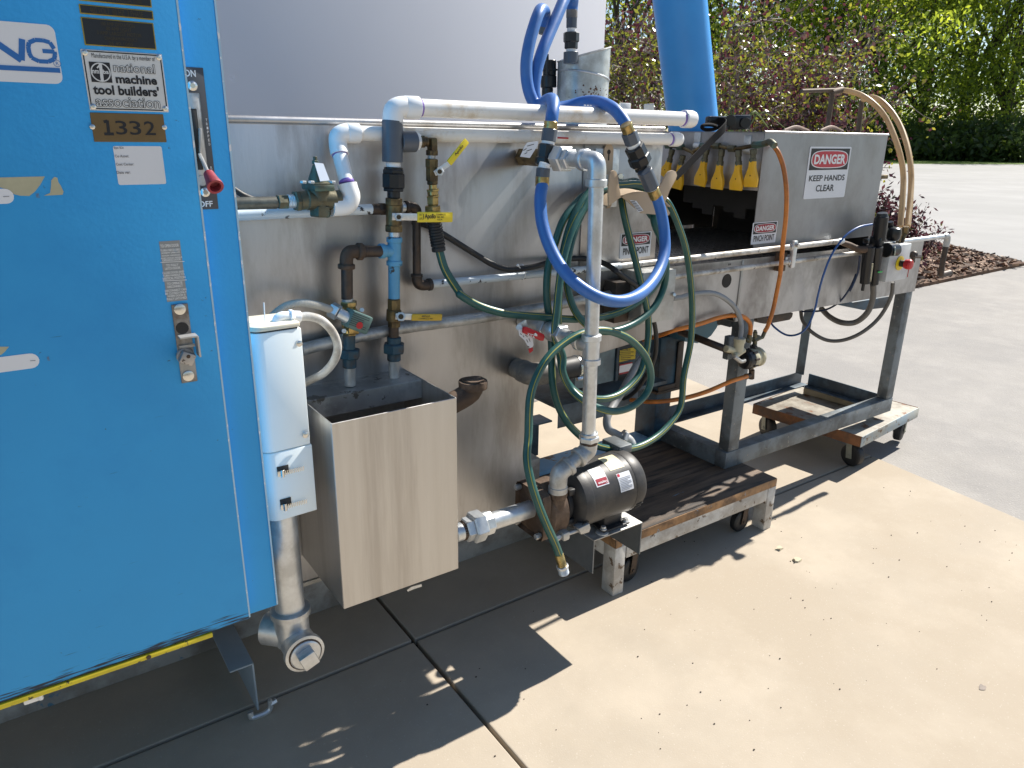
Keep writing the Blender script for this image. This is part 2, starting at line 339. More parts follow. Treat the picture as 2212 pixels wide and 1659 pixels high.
def tubepart(name, parent, m, reg, pts, r, smooth=6, seg=12, **k):
    mb = MB(); mb.tube([A(reg, *p) for p in pts], r, seg, smooth=smooth, **k); return obj(name, mb, m, parent, 60)
X_, Y_, Z_ = V((1,0,0)), V((0,1,0)), V((0,0,1))
T = 1.72        # front of the washing tank
CABY, DOORY = 1.36, 1.338

# ================================================================== SETTING
def ground_mat(name, col, col2, sc, speck, speck_sc, rough=.85, bump=.4, stain=None, stain_amt=.36, bsc=140):
    m = mat(name, col, rough, 0, .10, sc, bump=bump, bscale=bsc, dirt=col2, dirt_scale=sc*.35, dirt_amt=.46, chips=speck, chip_scale=speck_sc, chip_amt=.30, spec=.25, rvar=.05)
    return m
CONC = ground_mat('concrete', (.425,.365,.288), (.39,.33,.255), 3.5, (.50,.445,.37), 170, bump=.12, bsc=220)
ASPH = ground_mat('asphalt', (.315,.298,.278), (.275,.262,.248), 4, (.43,.41,.385), 80, bump=.8, bsc=90)
LOT = ground_mat('glare_pale_lot', (.335,.328,.318), (.305,.30,.29), .6, (.36,.352,.34), 30)  # paler than the drive asphalt: grazing brightness put into the lot's colour
SOIL = ground_mat('joint_dirt', (.055,.047,.038), (.04,.034,.03), 12, (.09,.08,.07), 60)
GRASS = ground_mat('lawn', (.14,.21,.03), (.10,.16,.025), .8, (.19,.25,.05), 3)
MULCH = ground_mat('mulch', (.16,.095,.06), (.08,.05,.035), 12, (.30,.20,.13), 25, bump=1, bsc=40)

mb = MB(); mb.sheet([(-300,-300,-.03),(300,-300,-.03),(300,300,-.03),(-300,300,-.03)]); structure('ground', mb, SOIL)
def edge_x(y): return 3.442 + (y-1.744)*(.132 if y < 1.744 else .118)       # where the concrete apron ends
mb = MB(); JX, JY, g = .864, 1.747, .006
def slab(x0, x1, y0, y1, skew=False):
    n = 8; poly = [(x0,y0)]
    if skew: poly += [(edge_x(y0+(y1-y0)*i/n), y0+(y1-y0)*i/n) for i in range(n+1)]
    else: poly += [(x1,y0),(x1,y1)]
    poly += [(x0,y1)]
    mb.prism([(x,y,-.028) for x,y in poly], (0,0,.028), bev=.004)
slab(-4, JX-g, -4, JY-g); slab(-4, JX-g, JY+g, 4.8); slab(JX+g, 0, -4, JY-g, True); slab(JX+g, 0, JY+g, 4.8, True)
structure('concrete_apron', mb, CONC, 20)
mb = MB(); mb.sheet([(edge_x(-4)+.012,-4,-.012)]+[(edge_x(-4+8.8*i/16)+.012,-4+8.8*i/16,-.012) for i in range(1,17)][::1]+[(9,30,-.012),(40,30,-.012),(40,-8,-.012)][:0]+[(3.85,30,-.012),(40,30,-.012),(40,-8,-.012),(2.7,-8,-.012)])
structure('asphalt_drive', mb, ASPH)
# pale parking lot, lawn and planting bed
mb = MB(); mb.sheet([(11.06,4.05,-.006),(12.0,5.51,-.006),(13.6,9.2,-.006),(9,60,-.006),(40,120,-.006),(140,60,-.006),(140,-10,-.006),(16,-10,-.006)])
structure('parking_lot', mb, LOT)
g0, g1 = PZ(1850,353,0), PZ(2300,356,0)
mb = MB(); mb.sheet([(g0.x,g0.y,.004),(g1.x,g1.y,.004),(g1.x+120,g1.y-30,.004),(200,200,.004),(0,200,.004),(20,70,.004)])
structure('lawn', mb, GRASS)
mb = MB(); mb.prism([(4.6,4.03,-.03),(8.1,4.0,-.03),(11.04,4.07,-.03),(11.98,5.5,-.03),(13.5,9.2,-.03),(9.5,12,-.03),(4.6,11,-.03)], (0,0,.055))
structure('planting_bed', mb, MULCH)

# wood chips on the bed: nobody could count them
N = 5200; V_, F_ = [], []
cx = rng.uniform(5, 12.2, N); cy = rng.uniform(4.02, 6.4, N); keep = (cy > 4.03) & (cx < 11.0+(cy-4.05)*.62); cx, cy = cx[keep], cy[keep]
th = rng.uniform(0, 6.28, len(cx)); ln = rng.uniform(.018, .05, len(cx)); wd = rng.uniform(.007, .016, len(cx)); tl = rng.uniform(-.016, .016, (len(cx), 2))
a = np.stack([np.cos(th), np.sin(th)], 1); b = np.stack([-np.sin(th), np.cos(th)], 1)
co = np.zeros((len(cx), 4, 3)); z0 = .033 + rng.uniform(0, .012, len(cx))
for k, (s1, s2) in enumerate(((-1,-1),(1,-1),(1,1),(-1,1))):
    co[:,k,0] = cx + a[:,0]*ln*s1 + b[:,0]*wd*s2; co[:,k,1] = cy + a[:,1]*ln*s1 + b[:,1]*wd*s2; co[:,k,2] = z0 + tl[:,0]*s1 + tl[:,1]*s2
def quads_mesh(name, co, mats, mi=None, smooth=False):
    me = bpy.data.meshes.new(name); n = len(co)
    me.vertices.add(n*4); me.vertices.foreach_set('co', co.reshape(-1)); me.loops.add(n*4); me.polygons.add(n)
    me.loops.foreach_set('vertex_index', np.arange(n*4, dtype=np.int32)); me.polygons.foreach_set('loop_start', np.arange(0, n*4, 4, dtype=np.int32))
    me.polygons.foreach_set('loop_total', np.full(n, 4, dtype=np.int32))
    for m in mats: me.materials.append(m)
    if mi is not None: me.polygons.foreach_set('material_index', mi.astype(np.int32))
    me.update(calc_edges=True); return me
CHIPS = [mat('wood_chip_pale', (.40,.27,.18), .8), mat('wood_chip_red', (.25,.135,.085), .8), mat('wood_chip_dark', (.10,.065,.045), .8)]
o = bpy.data.objects.new('wood_chips', quads_mesh('wood_chips', co, CHIPS, rng.integers(0, 3, len(cx)))); COL.objects.link(o); tag(o, 'brown wood chip mulch covering the planting bed', 'mulch', kind='stuff')

# pale wall behind the machine
mb = MB(); wx = PY(1303, 150, 3.4).x; wa = rad(11.5); wd_ = V((math.cos(wa), math.sin(wa), 0)); wn = V((-wd_.y, wd_.x, 0)); w1 = V((wx, 3.4, 0))
mb.prism([w1, w1-wd_*3.1, w1-wd_*3.1+wn*.12, w1+wn*.12], (0,0,5.2), bev=.004)
o = obj('wall', mb, WALL); tag(o, 'plain pale grey wall standing behind the stainless washer', 'wall')

# ------------------------------------------------------------------ foliage
def leaf_cloud(cen, nrm_jit, size, aspect=.5, droop=0.):
    n = len(cen); d = rng.normal(size=(n,3)); d /= np.linalg.norm(d, axis=1)[:,None]; d[:,2] -= droop; d /= np.linalg.norm(d, axis=1)[:,None]
    e = rng.normal(size=(n,3)); e -= d*np.sum(d*e, 1)[:,None]; e /= np.linalg.norm(e, axis=1)[:,None]
    L = size*rng.uniform(.6, 1.35, n)[:,None]; W = L*aspect
    co = np.zeros((n,4,3)); co[:,0] = cen - d*L; co[:,1] = cen + e*W; co[:,2] = cen + d*L; co[:,3] = cen - e*W
    return co
def leafmat(name, col, tr, rough=.45, tm=.38):
    return mat(name, col, rough, 0, .28, 1.2, spec=.5, trans=tr, tmix=tm, rvar=.1)
LEAF_P = [leafmat('burgundy_leaf', (.058,.022,.034), (.13,.035,.05), .3), leafmat('mauve_leaf', (.115,.068,.072), (.15,.08,.075), .24), leafmat('olive_leaf', (.075,.085,.020), (.24,.26,.035), .32, .45), leafmat('yellow_green_leaf', (.15,.15,.03), (.42,.39,.05), .35, .45)]
LEAF_W = [leafmat('willow_leaf_sunlit', (.17,.215,.028), (.56,.64,.055), .4, .60), leafmat('willow_leaf', (.115,.165,.025), (.40,.50,.05), .45, .60), leafmat('willow_leaf_shaded', (.055,.088,.018), (.17,.24,.035), .5, .5), leafmat('under_leaf', (.07,.105,.038), (.16,.24,.06), .5, .5)]
LEAF_S = [leafmat('shrub_leaf_dark', (.045,.018,.026), (.08,.02,.03), .32), leafmat('shrub_leaf_mauve', (.11,.05,.062), (.16,.06,.07), .32), leafmat('shrub_leaf_green', (.07,.07,.025), (.15,.15,.04), .35)]
BARK = mat('grey_brown_bark', (.30,.245,.20), .8, 0, .25, 14, (1,1,.3), .5, 40)
BARK_D = mat('dark_bark', (.06,.05,.038), .85, 0, .25, 4, (1,1,.3), .5, 20)

def branches(mb, p, d, L, r, depth, tips, spread=.6, lift=.1, kids=(3,5), seg=6, wob=.12):
    n = 5; pts = [p]; dd = d.copy()
    for i in range(n):
        dd = (dd + V((random.gauss(0, wob), random.gauss(0, wob), random.gauss(lift*.3, wob)))).normalized(); pts.append(pts[-1]+dd*(L/n))
    mb.tube(pts, [r, r*.55], seg if depth > 1 else 4, smooth=2)
    tips.append((pts[-1], dd, L)); tips.append((pts[3], dd, L))
    if depth <= 0: return
    for _ in range(random.randint(*kids)):
        k = random.uniform(.3, 1); i = min(int(k*n), n-1); q = pts[i].lerp(pts[i+1], k*n-i)
        nd = (dd + V((random.gauss(0, spread), random.gauss(0, spread), random.gauss(lift, spread*.7)))).normalized()
        branches(mb, q, nd, L*random.uniform(.5, .78), r*.52, depth-1, tips, spread, lift, kids, seg, wob)

# burgundy ornamental tree in the bed
def ornamental_tree(x, y, label):
    t = thing('ornamental_tree', label, 'tree', (x, y, .03))
    mb = MB(); tips = []; base = V((x, y, .0))
    mb.tube([base, base+V((.03,.02,.6)), base+V((.02,0,1.15))], [.085,.065,.06], 10, smooth=3)
    for k in range(16):
        a_ = k*2*math.pi/16 + random.uniform(-.2,.2)
        d = V((math.cos(a_), math.sin(a_), random.uniform(.25, .95))).normalized()
        branches(mb, base+V((.02,0,random.uniform(.85,1.15))), d, random.uniform(1.15,1.75), .042, 3, tips, .66, .06, (3,4), 6, .20)
    obj('trunk', mb, BARK, t, 60)
    P_ = np.array([tuple(p) for p, d, L in tips if p.z > 1.0]); n = 25000
    cen = P_[rng.integers(0, len(P_), n)] + rng.normal(0, .13, (n,3))
    cen = cen[cen[:,2] > 1.02]
    hgt = cen[:,2]; f_ = np.clip((hgt-1.3)/2.2, 0, 1); rnd = rng.uniform(0,1,len(cen))
    patch = np.sin(cen[:,0]*3.1)+np.sin(cen[:,1]*2.7+1)+np.sin(cen[:,2]*3.3)
    mi = np.where(rnd < .34-.08*patch, 0, np.where(rnd < .57-.09*patch, 1, np.where(rnd < .88, 2, 3)))
    o = bpy.data.objects.new('crown', quads_mesh('crown', leaf_cloud(cen, 0, .029, .6), LEAF_P, mi)); COL.objects.link(o); put(o, t)
ornamental_tree(7.5, 6.75, 'burgundy leaved ornamental tree with tangled grey branches in the mulch bed')

# far belt of willowy trees beyond the lot
def far_tree(x, y, h, wd, label, dens=1., dark=0.):
    t = thing('willow_tree', label, 'tree', (x, y, 0), 'trees along the far lawn')
    mb = MB(); tips = []
    mb.tube([V((x,y,0)), V((x+random.uniform(-.3,.3),y,h*.22)), V((x+random.uniform(-.6,.6),y,h*.42))], [.03*h, .02*h, .014*h], 8, smooth=3)
    for k in range(9):
        a_ = random.uniform(0, 6.28); d = V((math.cos(a_)*.6, math.sin(a_)*.6, random.uniform(.6, 1.3))).normalized()
        branches(mb, V((x,y,h*random.uniform(.12,.4))), d, h*random.uniform(.22,.38), h*.009, 1, tips, .45, .2, (2,4), 5, .1)
    obj('trunk', mb, BARK_D, t, 60)
    nc = int(70*dens); cc = []
    for k in range(nc):
        u = rng.uniform(0, 1)**.8; zz = h*(.045+.95*u); prof = wd*(.55+.75*math.sin(math.pi*min(1, .15+.8*u)))*.5
        a_ = rng.uniform(0, 6.28); rr = prof*math.sqrt(rng.uniform(.05, 1)); cc.append((x+rr*math.cos(a_), y+rr*math.sin(a_), zz))
    cc = np.array(cc); n = int(12500*dens); ci = rng.integers(0, nc, n)
    sg = np.column_stack([rng.normal(0, wd*.085, n), rng.normal(0, wd*.085, n), rng.normal(0, h*.045, n)])
    cen = cc[ci] + sg; cen[:,2] -= np.abs(sg[:,0])*.5; cen = cen[cen[:,2] > .1]; ci = ci[:len(cen)]
    rnd = rng.uniform(0, 1, len(cen)); up = cen[:,2]/h
    kk = rnd + .1 + .5*(up-.5) + .25*np.sin(cen[:,0]*.9+cen[:,2]*.7)  # leaves pale upwards and darken below: sun and shade put into their colour
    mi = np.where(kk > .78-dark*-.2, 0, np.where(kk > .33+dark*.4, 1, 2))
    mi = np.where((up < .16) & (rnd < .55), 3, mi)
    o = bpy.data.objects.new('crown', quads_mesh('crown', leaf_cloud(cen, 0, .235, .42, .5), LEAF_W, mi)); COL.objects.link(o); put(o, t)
TREES = [  # picture column, distance, height, width, label
 (1330, 46, 16, 9, 'tall green tree half hidden beside the pale grey wall'),
 (1400, 52, 19, 10, 'tall green tree rising behind the big blue pipe'),
 (1560, 50, 18, 10, 'bright green tree just right of the big blue pipe'),
 (1690, 56, 17, 10, 'yellow green tree behind the rusty hose posts'),
 (1790, 52, 15, 9, 'leaning green tree above the looping beige hoses'),
 (1880, 60, 17, 11, 'tall willowy tree right of the beige hoses'),
 (1975, 62, 14.5, 10, 'shorter willowy tree letting sky through its top'),
 (2060, 66, 20, 12, 'dense tall tree with dark lower boughs near the right edge'),
 (2150, 62, 17, 11, 'feathery green tree second from the right edge'),
 (2235, 66, 20, 12, 'big green tree cut by the right edge of the picture')]
for px, dist, h, wd, lab in TREES:
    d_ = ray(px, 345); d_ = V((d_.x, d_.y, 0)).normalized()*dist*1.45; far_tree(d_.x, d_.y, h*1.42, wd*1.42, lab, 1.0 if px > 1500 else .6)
for px, dist, h, wd, lab in [(1730, 57, 5.5, 9, 'low dark thicket under the trees left of the beige hoses'), (1905, 58, 4.6, 8, 'low bluish thicket behind the hood corner'), (1990, 59, 5, 8, 'low thicket in the middle of the far lawn edge'),
    (2085, 60, 4.4, 8, 'low grey green thicket under the dense tall tree'), (2180, 60, 5, 9, 'low thicket nearest the right edge')]:
    d_ = ray(px, 345); d_ = V((d_.x, d_.y, 0)).normalized()*dist*1.36; x, y = d_.x, d_.y; h *= random.uniform(.5,.8); wd *= 1.1
    t = thing('thicket', lab, 'bush', (x, y, 0), 'undergrowth along the far lawn'); n = 4200
    rr = np.sqrt(rng.uniform(0,1,n))*wd*.62; aa = rng.uniform(0,6.28,n); zz = h*(1-(rr/(wd*.62))**2*.6)*rng.uniform(0,1,n)**.6
    cen = np.column_stack([x+rr*np.cos(aa), y+rr*np.sin(aa), zz]) + rng.normal(0,.25,(n,3)); cen[:,2] = np.abs(cen[:,2])
    o = bpy.data.objects.new('foliage', quads_mesh('foliage', leaf_cloud(cen, 0, .25, .6), LEAF_W, np.where(rng.uniform(0,1,n) < .6, 3, 2))); COL.objects.link(o); put(o, t)
    mb = MB(); mb.tube([V((x,y,0)), V((x+.1,y,h*.5))], [.12,.06], 6, smooth=2); obj('stem', mb, BARK_D, t)

# purple shrub
sx_, sy_ = 8.35, 4.62
t = thing('purple_shrub', 'rounded purple leaved shrub in the mulch bed behind the conveyor end', 'shrub', (sx_, sy_, .03))
mb = MB(); tips = []
for k in range(46):
    a_ = random.uniform(0, 6.28); el = random.uniform(.35, 1.5); d = V((math.cos(a_)*math.cos(el), math.sin(a_)*math.cos(el), math.sin(el)))
    branches(mb, V((sx_+random.gauss(0,.09), sy_+random.gauss(0,.09), .03)), d, random.uniform(.38,.66), .008, 1, tips, .3, .2, (3,5), 5, .1)
obj('stem', mb, BARK_D, t, 60)
P_ = np.array([tuple(p) for p, d, L in tips]); n = 11000; cen = P_[rng.integers(0,len(P_),n)]*rng.uniform(.94,1.0,(n,1)) + np.array([sx_,sy_,.05])*0 
cen = P_[rng.integers(0,len(P_),n)]; k_ = rng.uniform(.55,1.02,(n,1)); cen = np.array([sx_,sy_,.03])+(cen-np.array([sx_,sy_,.03]))*k_ + rng.normal(0,.05,(n,3)); cen[:,2] = np.abs(cen[:,2]-.03)+.05
o = bpy.data.objects.new('foliage', quads_mesh('foliage', leaf_cloud(cen, 0, .032, .42), LEAF_S, rng.choice(3, n, p=[.55,.35,.10]))); COL.objects.link(o); put(o, t)
# striped grassy plant poking over the hood top
gp = PY(1590, 255, 5.0)
t = thing('grass_plant', 'arching striped grass blades showing above the buckle', 'plant', (gp.x, gp.y, .02))
mb = MB()
for k in range(34):
    a_ = random.uniform(0, 6.28); L = random.uniform(.35,.6); b0 = V((gp.x, gp.y, .02)); zt = gp.z + random.uniform(-.35,.12)
    p = [b0, V((gp.x,gp.y,zt*.6)), V((gp.x+math.cos(a_)*L*.4, gp.y+math.sin(a_)*L*.4, zt)), V((gp.x+math.cos(a_)*L, gp.y+math.sin(a_)*L, zt-.12))]
    mb.tube(p, [.006,.009,.008,.002], 4, smooth=4)
obj('blades', mb, leafmat('striped_blade', (.22,.27,.12), (.4,.5,.2)), t, 60)

# ================================================================== BLUE ELECTRICAL CABINET
cab = thing('electrical_cabinet', 'tall blue painted electrical cabinet with plates and stickers on its door', 'cabinet', (-.05, 1.5, .554))
part('body', cab, BLUE, lambda m: m.box((-.55, CABY, .556), (.3585, 1.715, 2.25), .004))
dr = part('door', cab, DOORM, lambda m: m.box((-.52, DOORY, .562), (.295, CABY-.002, 2.20), .0035))
part('worn_lit_edge', dr, BLUE_EDGE, lambda m: m.bar((.2945, DOORY+.0035, .566), (.2945, DOORY+.0035, 2.195), .0065, .003, (1,0,0)))
part('worn_lit_edge', cab, BLUE_EDGE, lambda m: m.bar((.357, CABY+.001, .56), (.357, CABY+.001, 2.24), .0055, .003, (1,0,0)))
def q(reg, x, y, Y=DOORY): return A(reg, x, y, Y)
ys0, ys1 = q('q3', 1378, 795), q('q3', 0, 1262)
tr = part('warning_strip', cab, YELLOW, lambda m: m.box((-.52, DOORY-.002, .5505), (ys0.x, CABY-.004, .5608), .001))
part('screw', tr, BLACKIRON, lambda m: m.lathe(V((q('q3',962,935).x, DOORY-.002, .5555)), -Y_, [(0,.0042),(.002,.0042),(.0022,.003)], 12))
part('cable_clip', cab, WHITEPL, lambda m: (m.box((q('q3',215,1235).x-.014, 1.345, .536), (q('q3',215,1235).x+.012, 1.357, .5505), .002), m.cyl((q('q3',265,1210).x, 1.345, .538), (q('q3',265,1210).x, 1.345, .5505), .004, 8)))
def rectpart(name, par, m, tl, br, y, th=.002, bev=.0008, rnd=0):
    if rnd:
        mb = MB(); x0, x1, z0, z1 = tl.x, br.x, br.z, tl.z; P_ = []
        for cx_, cz_, a0 in ((x1-rnd,z1-rnd,0),(x0+rnd,z1-rnd,90),(x0+rnd,z0+rnd,180),(x1-rnd,z0+rnd,270)):
            for k in range(5): a_ = rad(a0+k*22.5); P_.append((cx_+rnd*math.cos(a_), y, cz_+rnd*math.sin(a_)))
        mb.prism(P_, (0,-th,0)); return obj(name, mb, m, par)
    return part(name, par, m, lambda b: b.box((tl.x, y-th, br.z), (br.x, y, tl.z), bev, seg=1))
def line(m, s, x0, x1, z0, z1, y, bold=0, mi=0): m.text(s, (x0,y,z0), (x1-x0,0,0), (0,0,z1-z0), bold, mi, nrm=(0,-1,0))
# logo sticker cut by the left border of the photo
tl, br = V((-.42,0,q('q1',180,150).z)), q('q1',395,545)
s = rectpart('logo_sticker', cab, STICKER, tl, V((q('q1',412,545).x,0,br.z)), DOORY, .0012, rnd=.010)
def nglogo(m):
    y = DOORY-.0012
    a, b = q('q1',20,245), q('q1',155,392); z1, z0 = a.z, b.z
    x0 = q('q1',-70,300).x
    for p0, p1 in (((x0,z0),(x0,z1)),): m.bar((p0[0],y-.0004,p0[1]),(p1[0],y-.0004,p1[1]),.0075,.0006)
    m.bar((x0,y-.0004,z1),(q('q1',140,390).x,y-.0004,z0),.0085,.0006); m.bar((q('q1',140,390).x,y-.0004,z0),(q('q1',130,245).x+.002,y-.0004,z1),.0075,.0006)
    gx0, gx1 = q('q1',185,320).x, q('q1',350,320).x; zc = (z0+z1)/2; h = (z1-z0)/2; r_ = .010
    pts = [(gx1,z1-.010),(gx1-.004,z1-.002),(gx1-.012,z1),(gx0+r_,z1),(gx0+.002,z1-.004),(gx0,z1-r_),(gx0,z0+r_),(gx0+.002,z0+.004),(gx0+r_,z0),(gx1-r_,z0),(gx1-.002,z0+.004),(gx1,z0+r_),(gx1,zc),(zc*0+(gx0+gx1)/2+.001,zc)]
    for i in range(len(pts)-1): m.bar((pts[i][0],y-.0004,pts[i][1]),(pts[i+1][0],y-.0004,pts[i+1][1]),.0055,.0006)
    zl = q('q1',200,448).z; m.box((-.42,y-.0008,zl-.0032),(q('q1',388,452).x,y-.0001,zl+.0032))
    c = q('q1',370,412); m.text('R', (c.x-.0016,y,c.z-.002), (.0034,0,0), (0,0,.0042), 0, nrm=(0,-1,0))
    for k in range(16):
        a0, a1 = k*math.pi/8, (k+1)*math.pi/8; m.bar((c.x+.0045*math.cos(a0),y-.0004,c.z+.0045*math.sin(a0)),(c.x+.0045*math.cos(a1),y-.0004,c.z+.0045*math.sin(a1)),.0006,.0004)
part('lettering', s, INK_BL, nglogo)
# black data plates with gold rims
for (a, b, txt) in (((497,-70),(985,50),[('FARMINGTON, U.S.A. 53002', 640,915,-8,16)]), ((508,24),(997,132),[('460 VOLT  60 HZ  3 PHASE', 585,925,62,100)]),
    ((520,108),(1015,325),[('100 AMP OPERATION',655,870,150,174),('80 AMP LIGHT',690,850,180,204),('3 AMP LARGEST MOTOR',630,915,210,234),('DIAGRAM PRODUCT',680,890,244,266),('26 40-1000',705,860,274,296)])):
    tl, br = q('q1',*a), q('q1',*b); p_ = rectpart('data_plate', cab, PLATE_GD, tl, br, DOORY, .0014)
    rectpart('plate_face', p_, PLATE_BK, tl+V((.0016,0,-.0016)), br+V((-.0016,0,.0016)), DOORY-.0014, .0006, .0002)
    def f(m, txt=txt):
        for s_, x0, x1, y0, y1 in txt: line(m, s_, q('q1',x0,y1).x, q('q1',x1,y1).x, q('q1',(x0+x1)/2,y1).z, q('q1',(x0+x1)/2,y0).z, DOORY-.002)
    part('lettering', p_, INK_GD, f)
# builders' association plate
tl, br = q('q1',520,322), q('q1',1095,728); tl = V((tl.x,0,(tl.z+q('q1',1050,345).z)/2))
bp = rectpart('association_plate', cab, PLATE_AL, tl, br, DOORY, .0016)
W_, H_ = br.x-tl.x, tl.z-br.z
def up_(fx, fz): return V((tl.x+W_*fx, DOORY-.0016, tl.z-H_*fz))
def ptext(m):
    y = DOORY-.0016
    def row(s, x0, x1, f0, f1, bold): line(m, s, up_(x0,0).x, up_(x1,0).x, up_(0,f1).z, up_(0,f0).z, y, bold)
    row('Manufactured in the U.S.A. by a member of', .12, .90, .055, .155, .0)
    row('machine', .37, .89, .385, .535, .035); row('tool builders\'', .075, .90, .565, .735, .035)
    row('national', .36, .885, .185, .35, .03); row('association', .08, .895, .76, .94, .03)
    for a, b in (((.025,.03),(.975,.03)),((.975,.03),(.975,.97)),((.975,.97),(.025,.97)),((.025,.97),(.025,.03))): m.bar(up_(*a)+V((0,-.0003,0)), up_(*b)+V((0,-.0003,0)), .0016, .0005)
    a, b = up_(.075,.20), up_(.325,.53)
    m.box((a.x,y-.0007,b.z),(b.x,y-.0001,a.z))
part('lettering', bp, INK_BK, ptext)
def emblem(m):
    c = (up_(.075,.20)+up_(.325,.53))/2; r_ = H_*.148; y = DOORY-.0024
    for k in range(24):
        a0, a1 = k*math.pi/12, (k+1)*math.pi/12; m.bar((c.x+r_*math.cos(a0),y,c.z+r_*math.sin(a0)),(c.x+r_*math.cos(a1),y,c.z+r_*math.sin(a1)),.0017,.0004)
    m.bar((c.x+.0005,y,c.z-r_),(c.x+.001,y,c.z+r_*.95),.0042,.0004); m.bar((c.x-.004,y,c.z+r_*.45),(c.x+.001,y,c.z+r_*.9),.002,.0004)
    m.text('nm', (c.x-r_*.9,y,c.z-.002),(r_*.72,0,0),(0,0,.0048),.03,nrm=(0,-1,0),lift=.0003); m.text('ba', (c.x+r_*.24,y,c.z-.002),(r_*.62,0,0),(0,0,.006),.03,nrm=(0,-1,0),lift=.0003)
part('emblem', bp, PLATE_AL, emblem)
for s_, x0, x1, f0, f1 in (('national',.366,.879,.193,.342),('association',.087,.888,.768,.932)):
    part('letter_fill', bp, PLATE_AL, lambda m: m.text(s_, up_(x0,f1)+V((0,-.0012,0)), V((up_(x1,0).x-up_(x0,0).x,0,0)), V((0,0,up_(0,f0).z-up_(0,f1).z)), -.006, nrm=(0,-1,0), lift=.0003))
for fx, fz in ((.045,.06),(.955,.06),(.045,.94),(.955,.94)):
    part('screw', bp, CHROME, lambda m: m.lathe(up_(fx,fz), -Y_, [(0,.0046),(.0012,.0042),(.0024,.002)], 14))
# number plate
tl, br = q('q1',580,728), q('q1',1080,922)
npl = rectpart('number_plate', cab, PLATE_BR, tl, br, DOORY, .0016)
part('lettering', npl, INK_BK, lambda m: [m.bar(q('q1',x0,y0,DOORY-.0019), q('q1',x1,y1,DOORY-.0019), .0042 if x1 != 702 else .0052, .0004) for x0,y0,x1,y1 in ((672,790,698,784),(695,780,706,868),(676,868,738,868))] + [m.text(ch, (q('q1',x0,y1).x,DOORY-.0016,q('q1',x0,y1).z), (q('q1',x1,y1).x-q('q1',x0,y1).x,0,0), (0,0,q('q1',x0,y0).z-q('q1',x0,y1).z), .006, nrm=(0,-1,0)) for ch, x0, x1, y0, y1 in (('3',755,828,782,872),('3',845,918,784,874),('2',940,1010,786,875))])
for x, y in ((598,822),(1065,825)): part('screw', npl, CHROME, lambda m: m.lathe(q('q1',x,y,DOORY-.0016), -Y_, [(0,.0042),(.0012,.0038),(.0022,.0018)], 14))
# asset sticker
tl, br = q('q1',730,946), q('q1',1078,1192)
st = rectpart('asset_sticker', cab, STICKER, tl, br, DOORY, .0006, rnd=.003)
part('lettering', st, INK_GY, lambda m: [line(m, s_, q('q1',x0,y1).x, q('q1',x1,y1).x, q('q1',x0,y1).z, q('q1',x0,y0).z, DOORY-.0006, .012) for s_, x0, x1, y0, y1 in (('Sys ID:',738,803,950,969),('Co Asset:',744,835,1003,1020),('Cost Center:',751,868,1056,1073),('Date ver:',757,845,1108,1127))])
# instruction decal
tl, br = q('q2',1030,-94), q('q2',1215,285)
de = rectpart('instruction_decal', cab, DECAL_GY, tl, br, DOORY, .0005, .0001)
rows = [('TO OPEN DOOR',-78,-58),('TURN RECESSED',-46,-32),('SCREW (ABOVE',-28,-14),('DOOR HANDLE)',-10,3),('AND HOLD WHILE',6,16),('OPENING DOOR',18,31),('TO FULLY',50,66),('LATCH DOOR',70,86),('CLOSE DOOR AND',98,112),('TURN HANDLE TO',116,130),('VERTICAL POSITION',134,150),('TO OPERATE',168,184),('DISCONNECT',188,203),('DISCONNECT CAN',213,227),('BE CLOSED ONLY',231,245),('WHEN DOOR IS',249,262),('FULLY LATCHED',266,281)]
def decal(m):
    for s_, y0, y1 in rows:
        sh = (y0+94)*.135; L = min(150, 10.0*len(s_)); c = 1097+sh
        line(m, s_, q('q2',c-L/2,y1).x, q('q2',c+L/2,y1).x, q('q2',c,y1).z, q('q2',c,y0).z, DOORY-.0005, .02)
    for yy in (40,160): m.bar(q('q2',1035+yy*.13,yy+2,DOORY-.0008), q('q2',1190+yy*.13,yy-5,DOORY-.0008), .0009, .0003)
part('lettering', de, WHITEPL, decal)
# white tabs and tape residue
for cy_, x1, h, lab in ((690,258,98,'q2'),):
    c = q('q2', x1, cy_); z0, z1 = q('q2',100,742).z, q('q2',100,643).z
    p_ = rectpart('paper_tab', cab, STICKER, V((-.3,0,z1)), V((c.x,0,z0)), DOORY, .0005, rnd=(z1-z0)*.49)
    part('lettering', p_, INK_GY, lambda m: (line(m,'WS',q('q2',175,0).x,q('q2',190,0).x,q('q2',180,697).z,q('q2',180,668).z,DOORY-.0005,.02), m.bar(q('q2',195,680,DOORY-.0008),q('q2',230,678,DOORY-.0008),.0008,.0003)))
z1, z0 = q('q1',40,1222).z, q('q1',40,1320).z
p_ = rectpart('paper_tab', cab, STICKER, V((-.3,0,z1)), V((q('q1',90,1270).x,0,z0)), DOORY, .0009, rnd=(z1-z0)*.49)
part('lettering', p_, INK_GY, lambda m: (line(m,'WS',q('q1',0,0).x-.001,q('q1',18,0).x,q('q1',10,1290).z,q('q1',10,1258).z,DOORY-.0009,.02), m.bar(q('q1',20,1275,DOORY-.0012),q('q1',60,1273,DOORY-.0012),.0008,.0003)))
for poly in ([(-90,1152),(0,1150),(290,1143),(262,1195),(228,1240),(190,1270),(130,1268),(80,1255),(40,1225),(-90,1190)], [(332,1168),(352,1146),(372,1152),(378,1180),(392,1200),(412,1242),(405,1262),(285,1268),(325,1250),(330,1210)]):
    part('tape_residue', cab, TAPE, lambda m: m.prism([q('q1',*p) for p in poly], (0,-.0005,0)))
part('tape_residue', cab, TAPE, lambda m: m.prism([q('q2',*p) for p in [(-60,588),(58,588),(30,622),(5,642),(-60,640)]], (0,-.0004,0)))
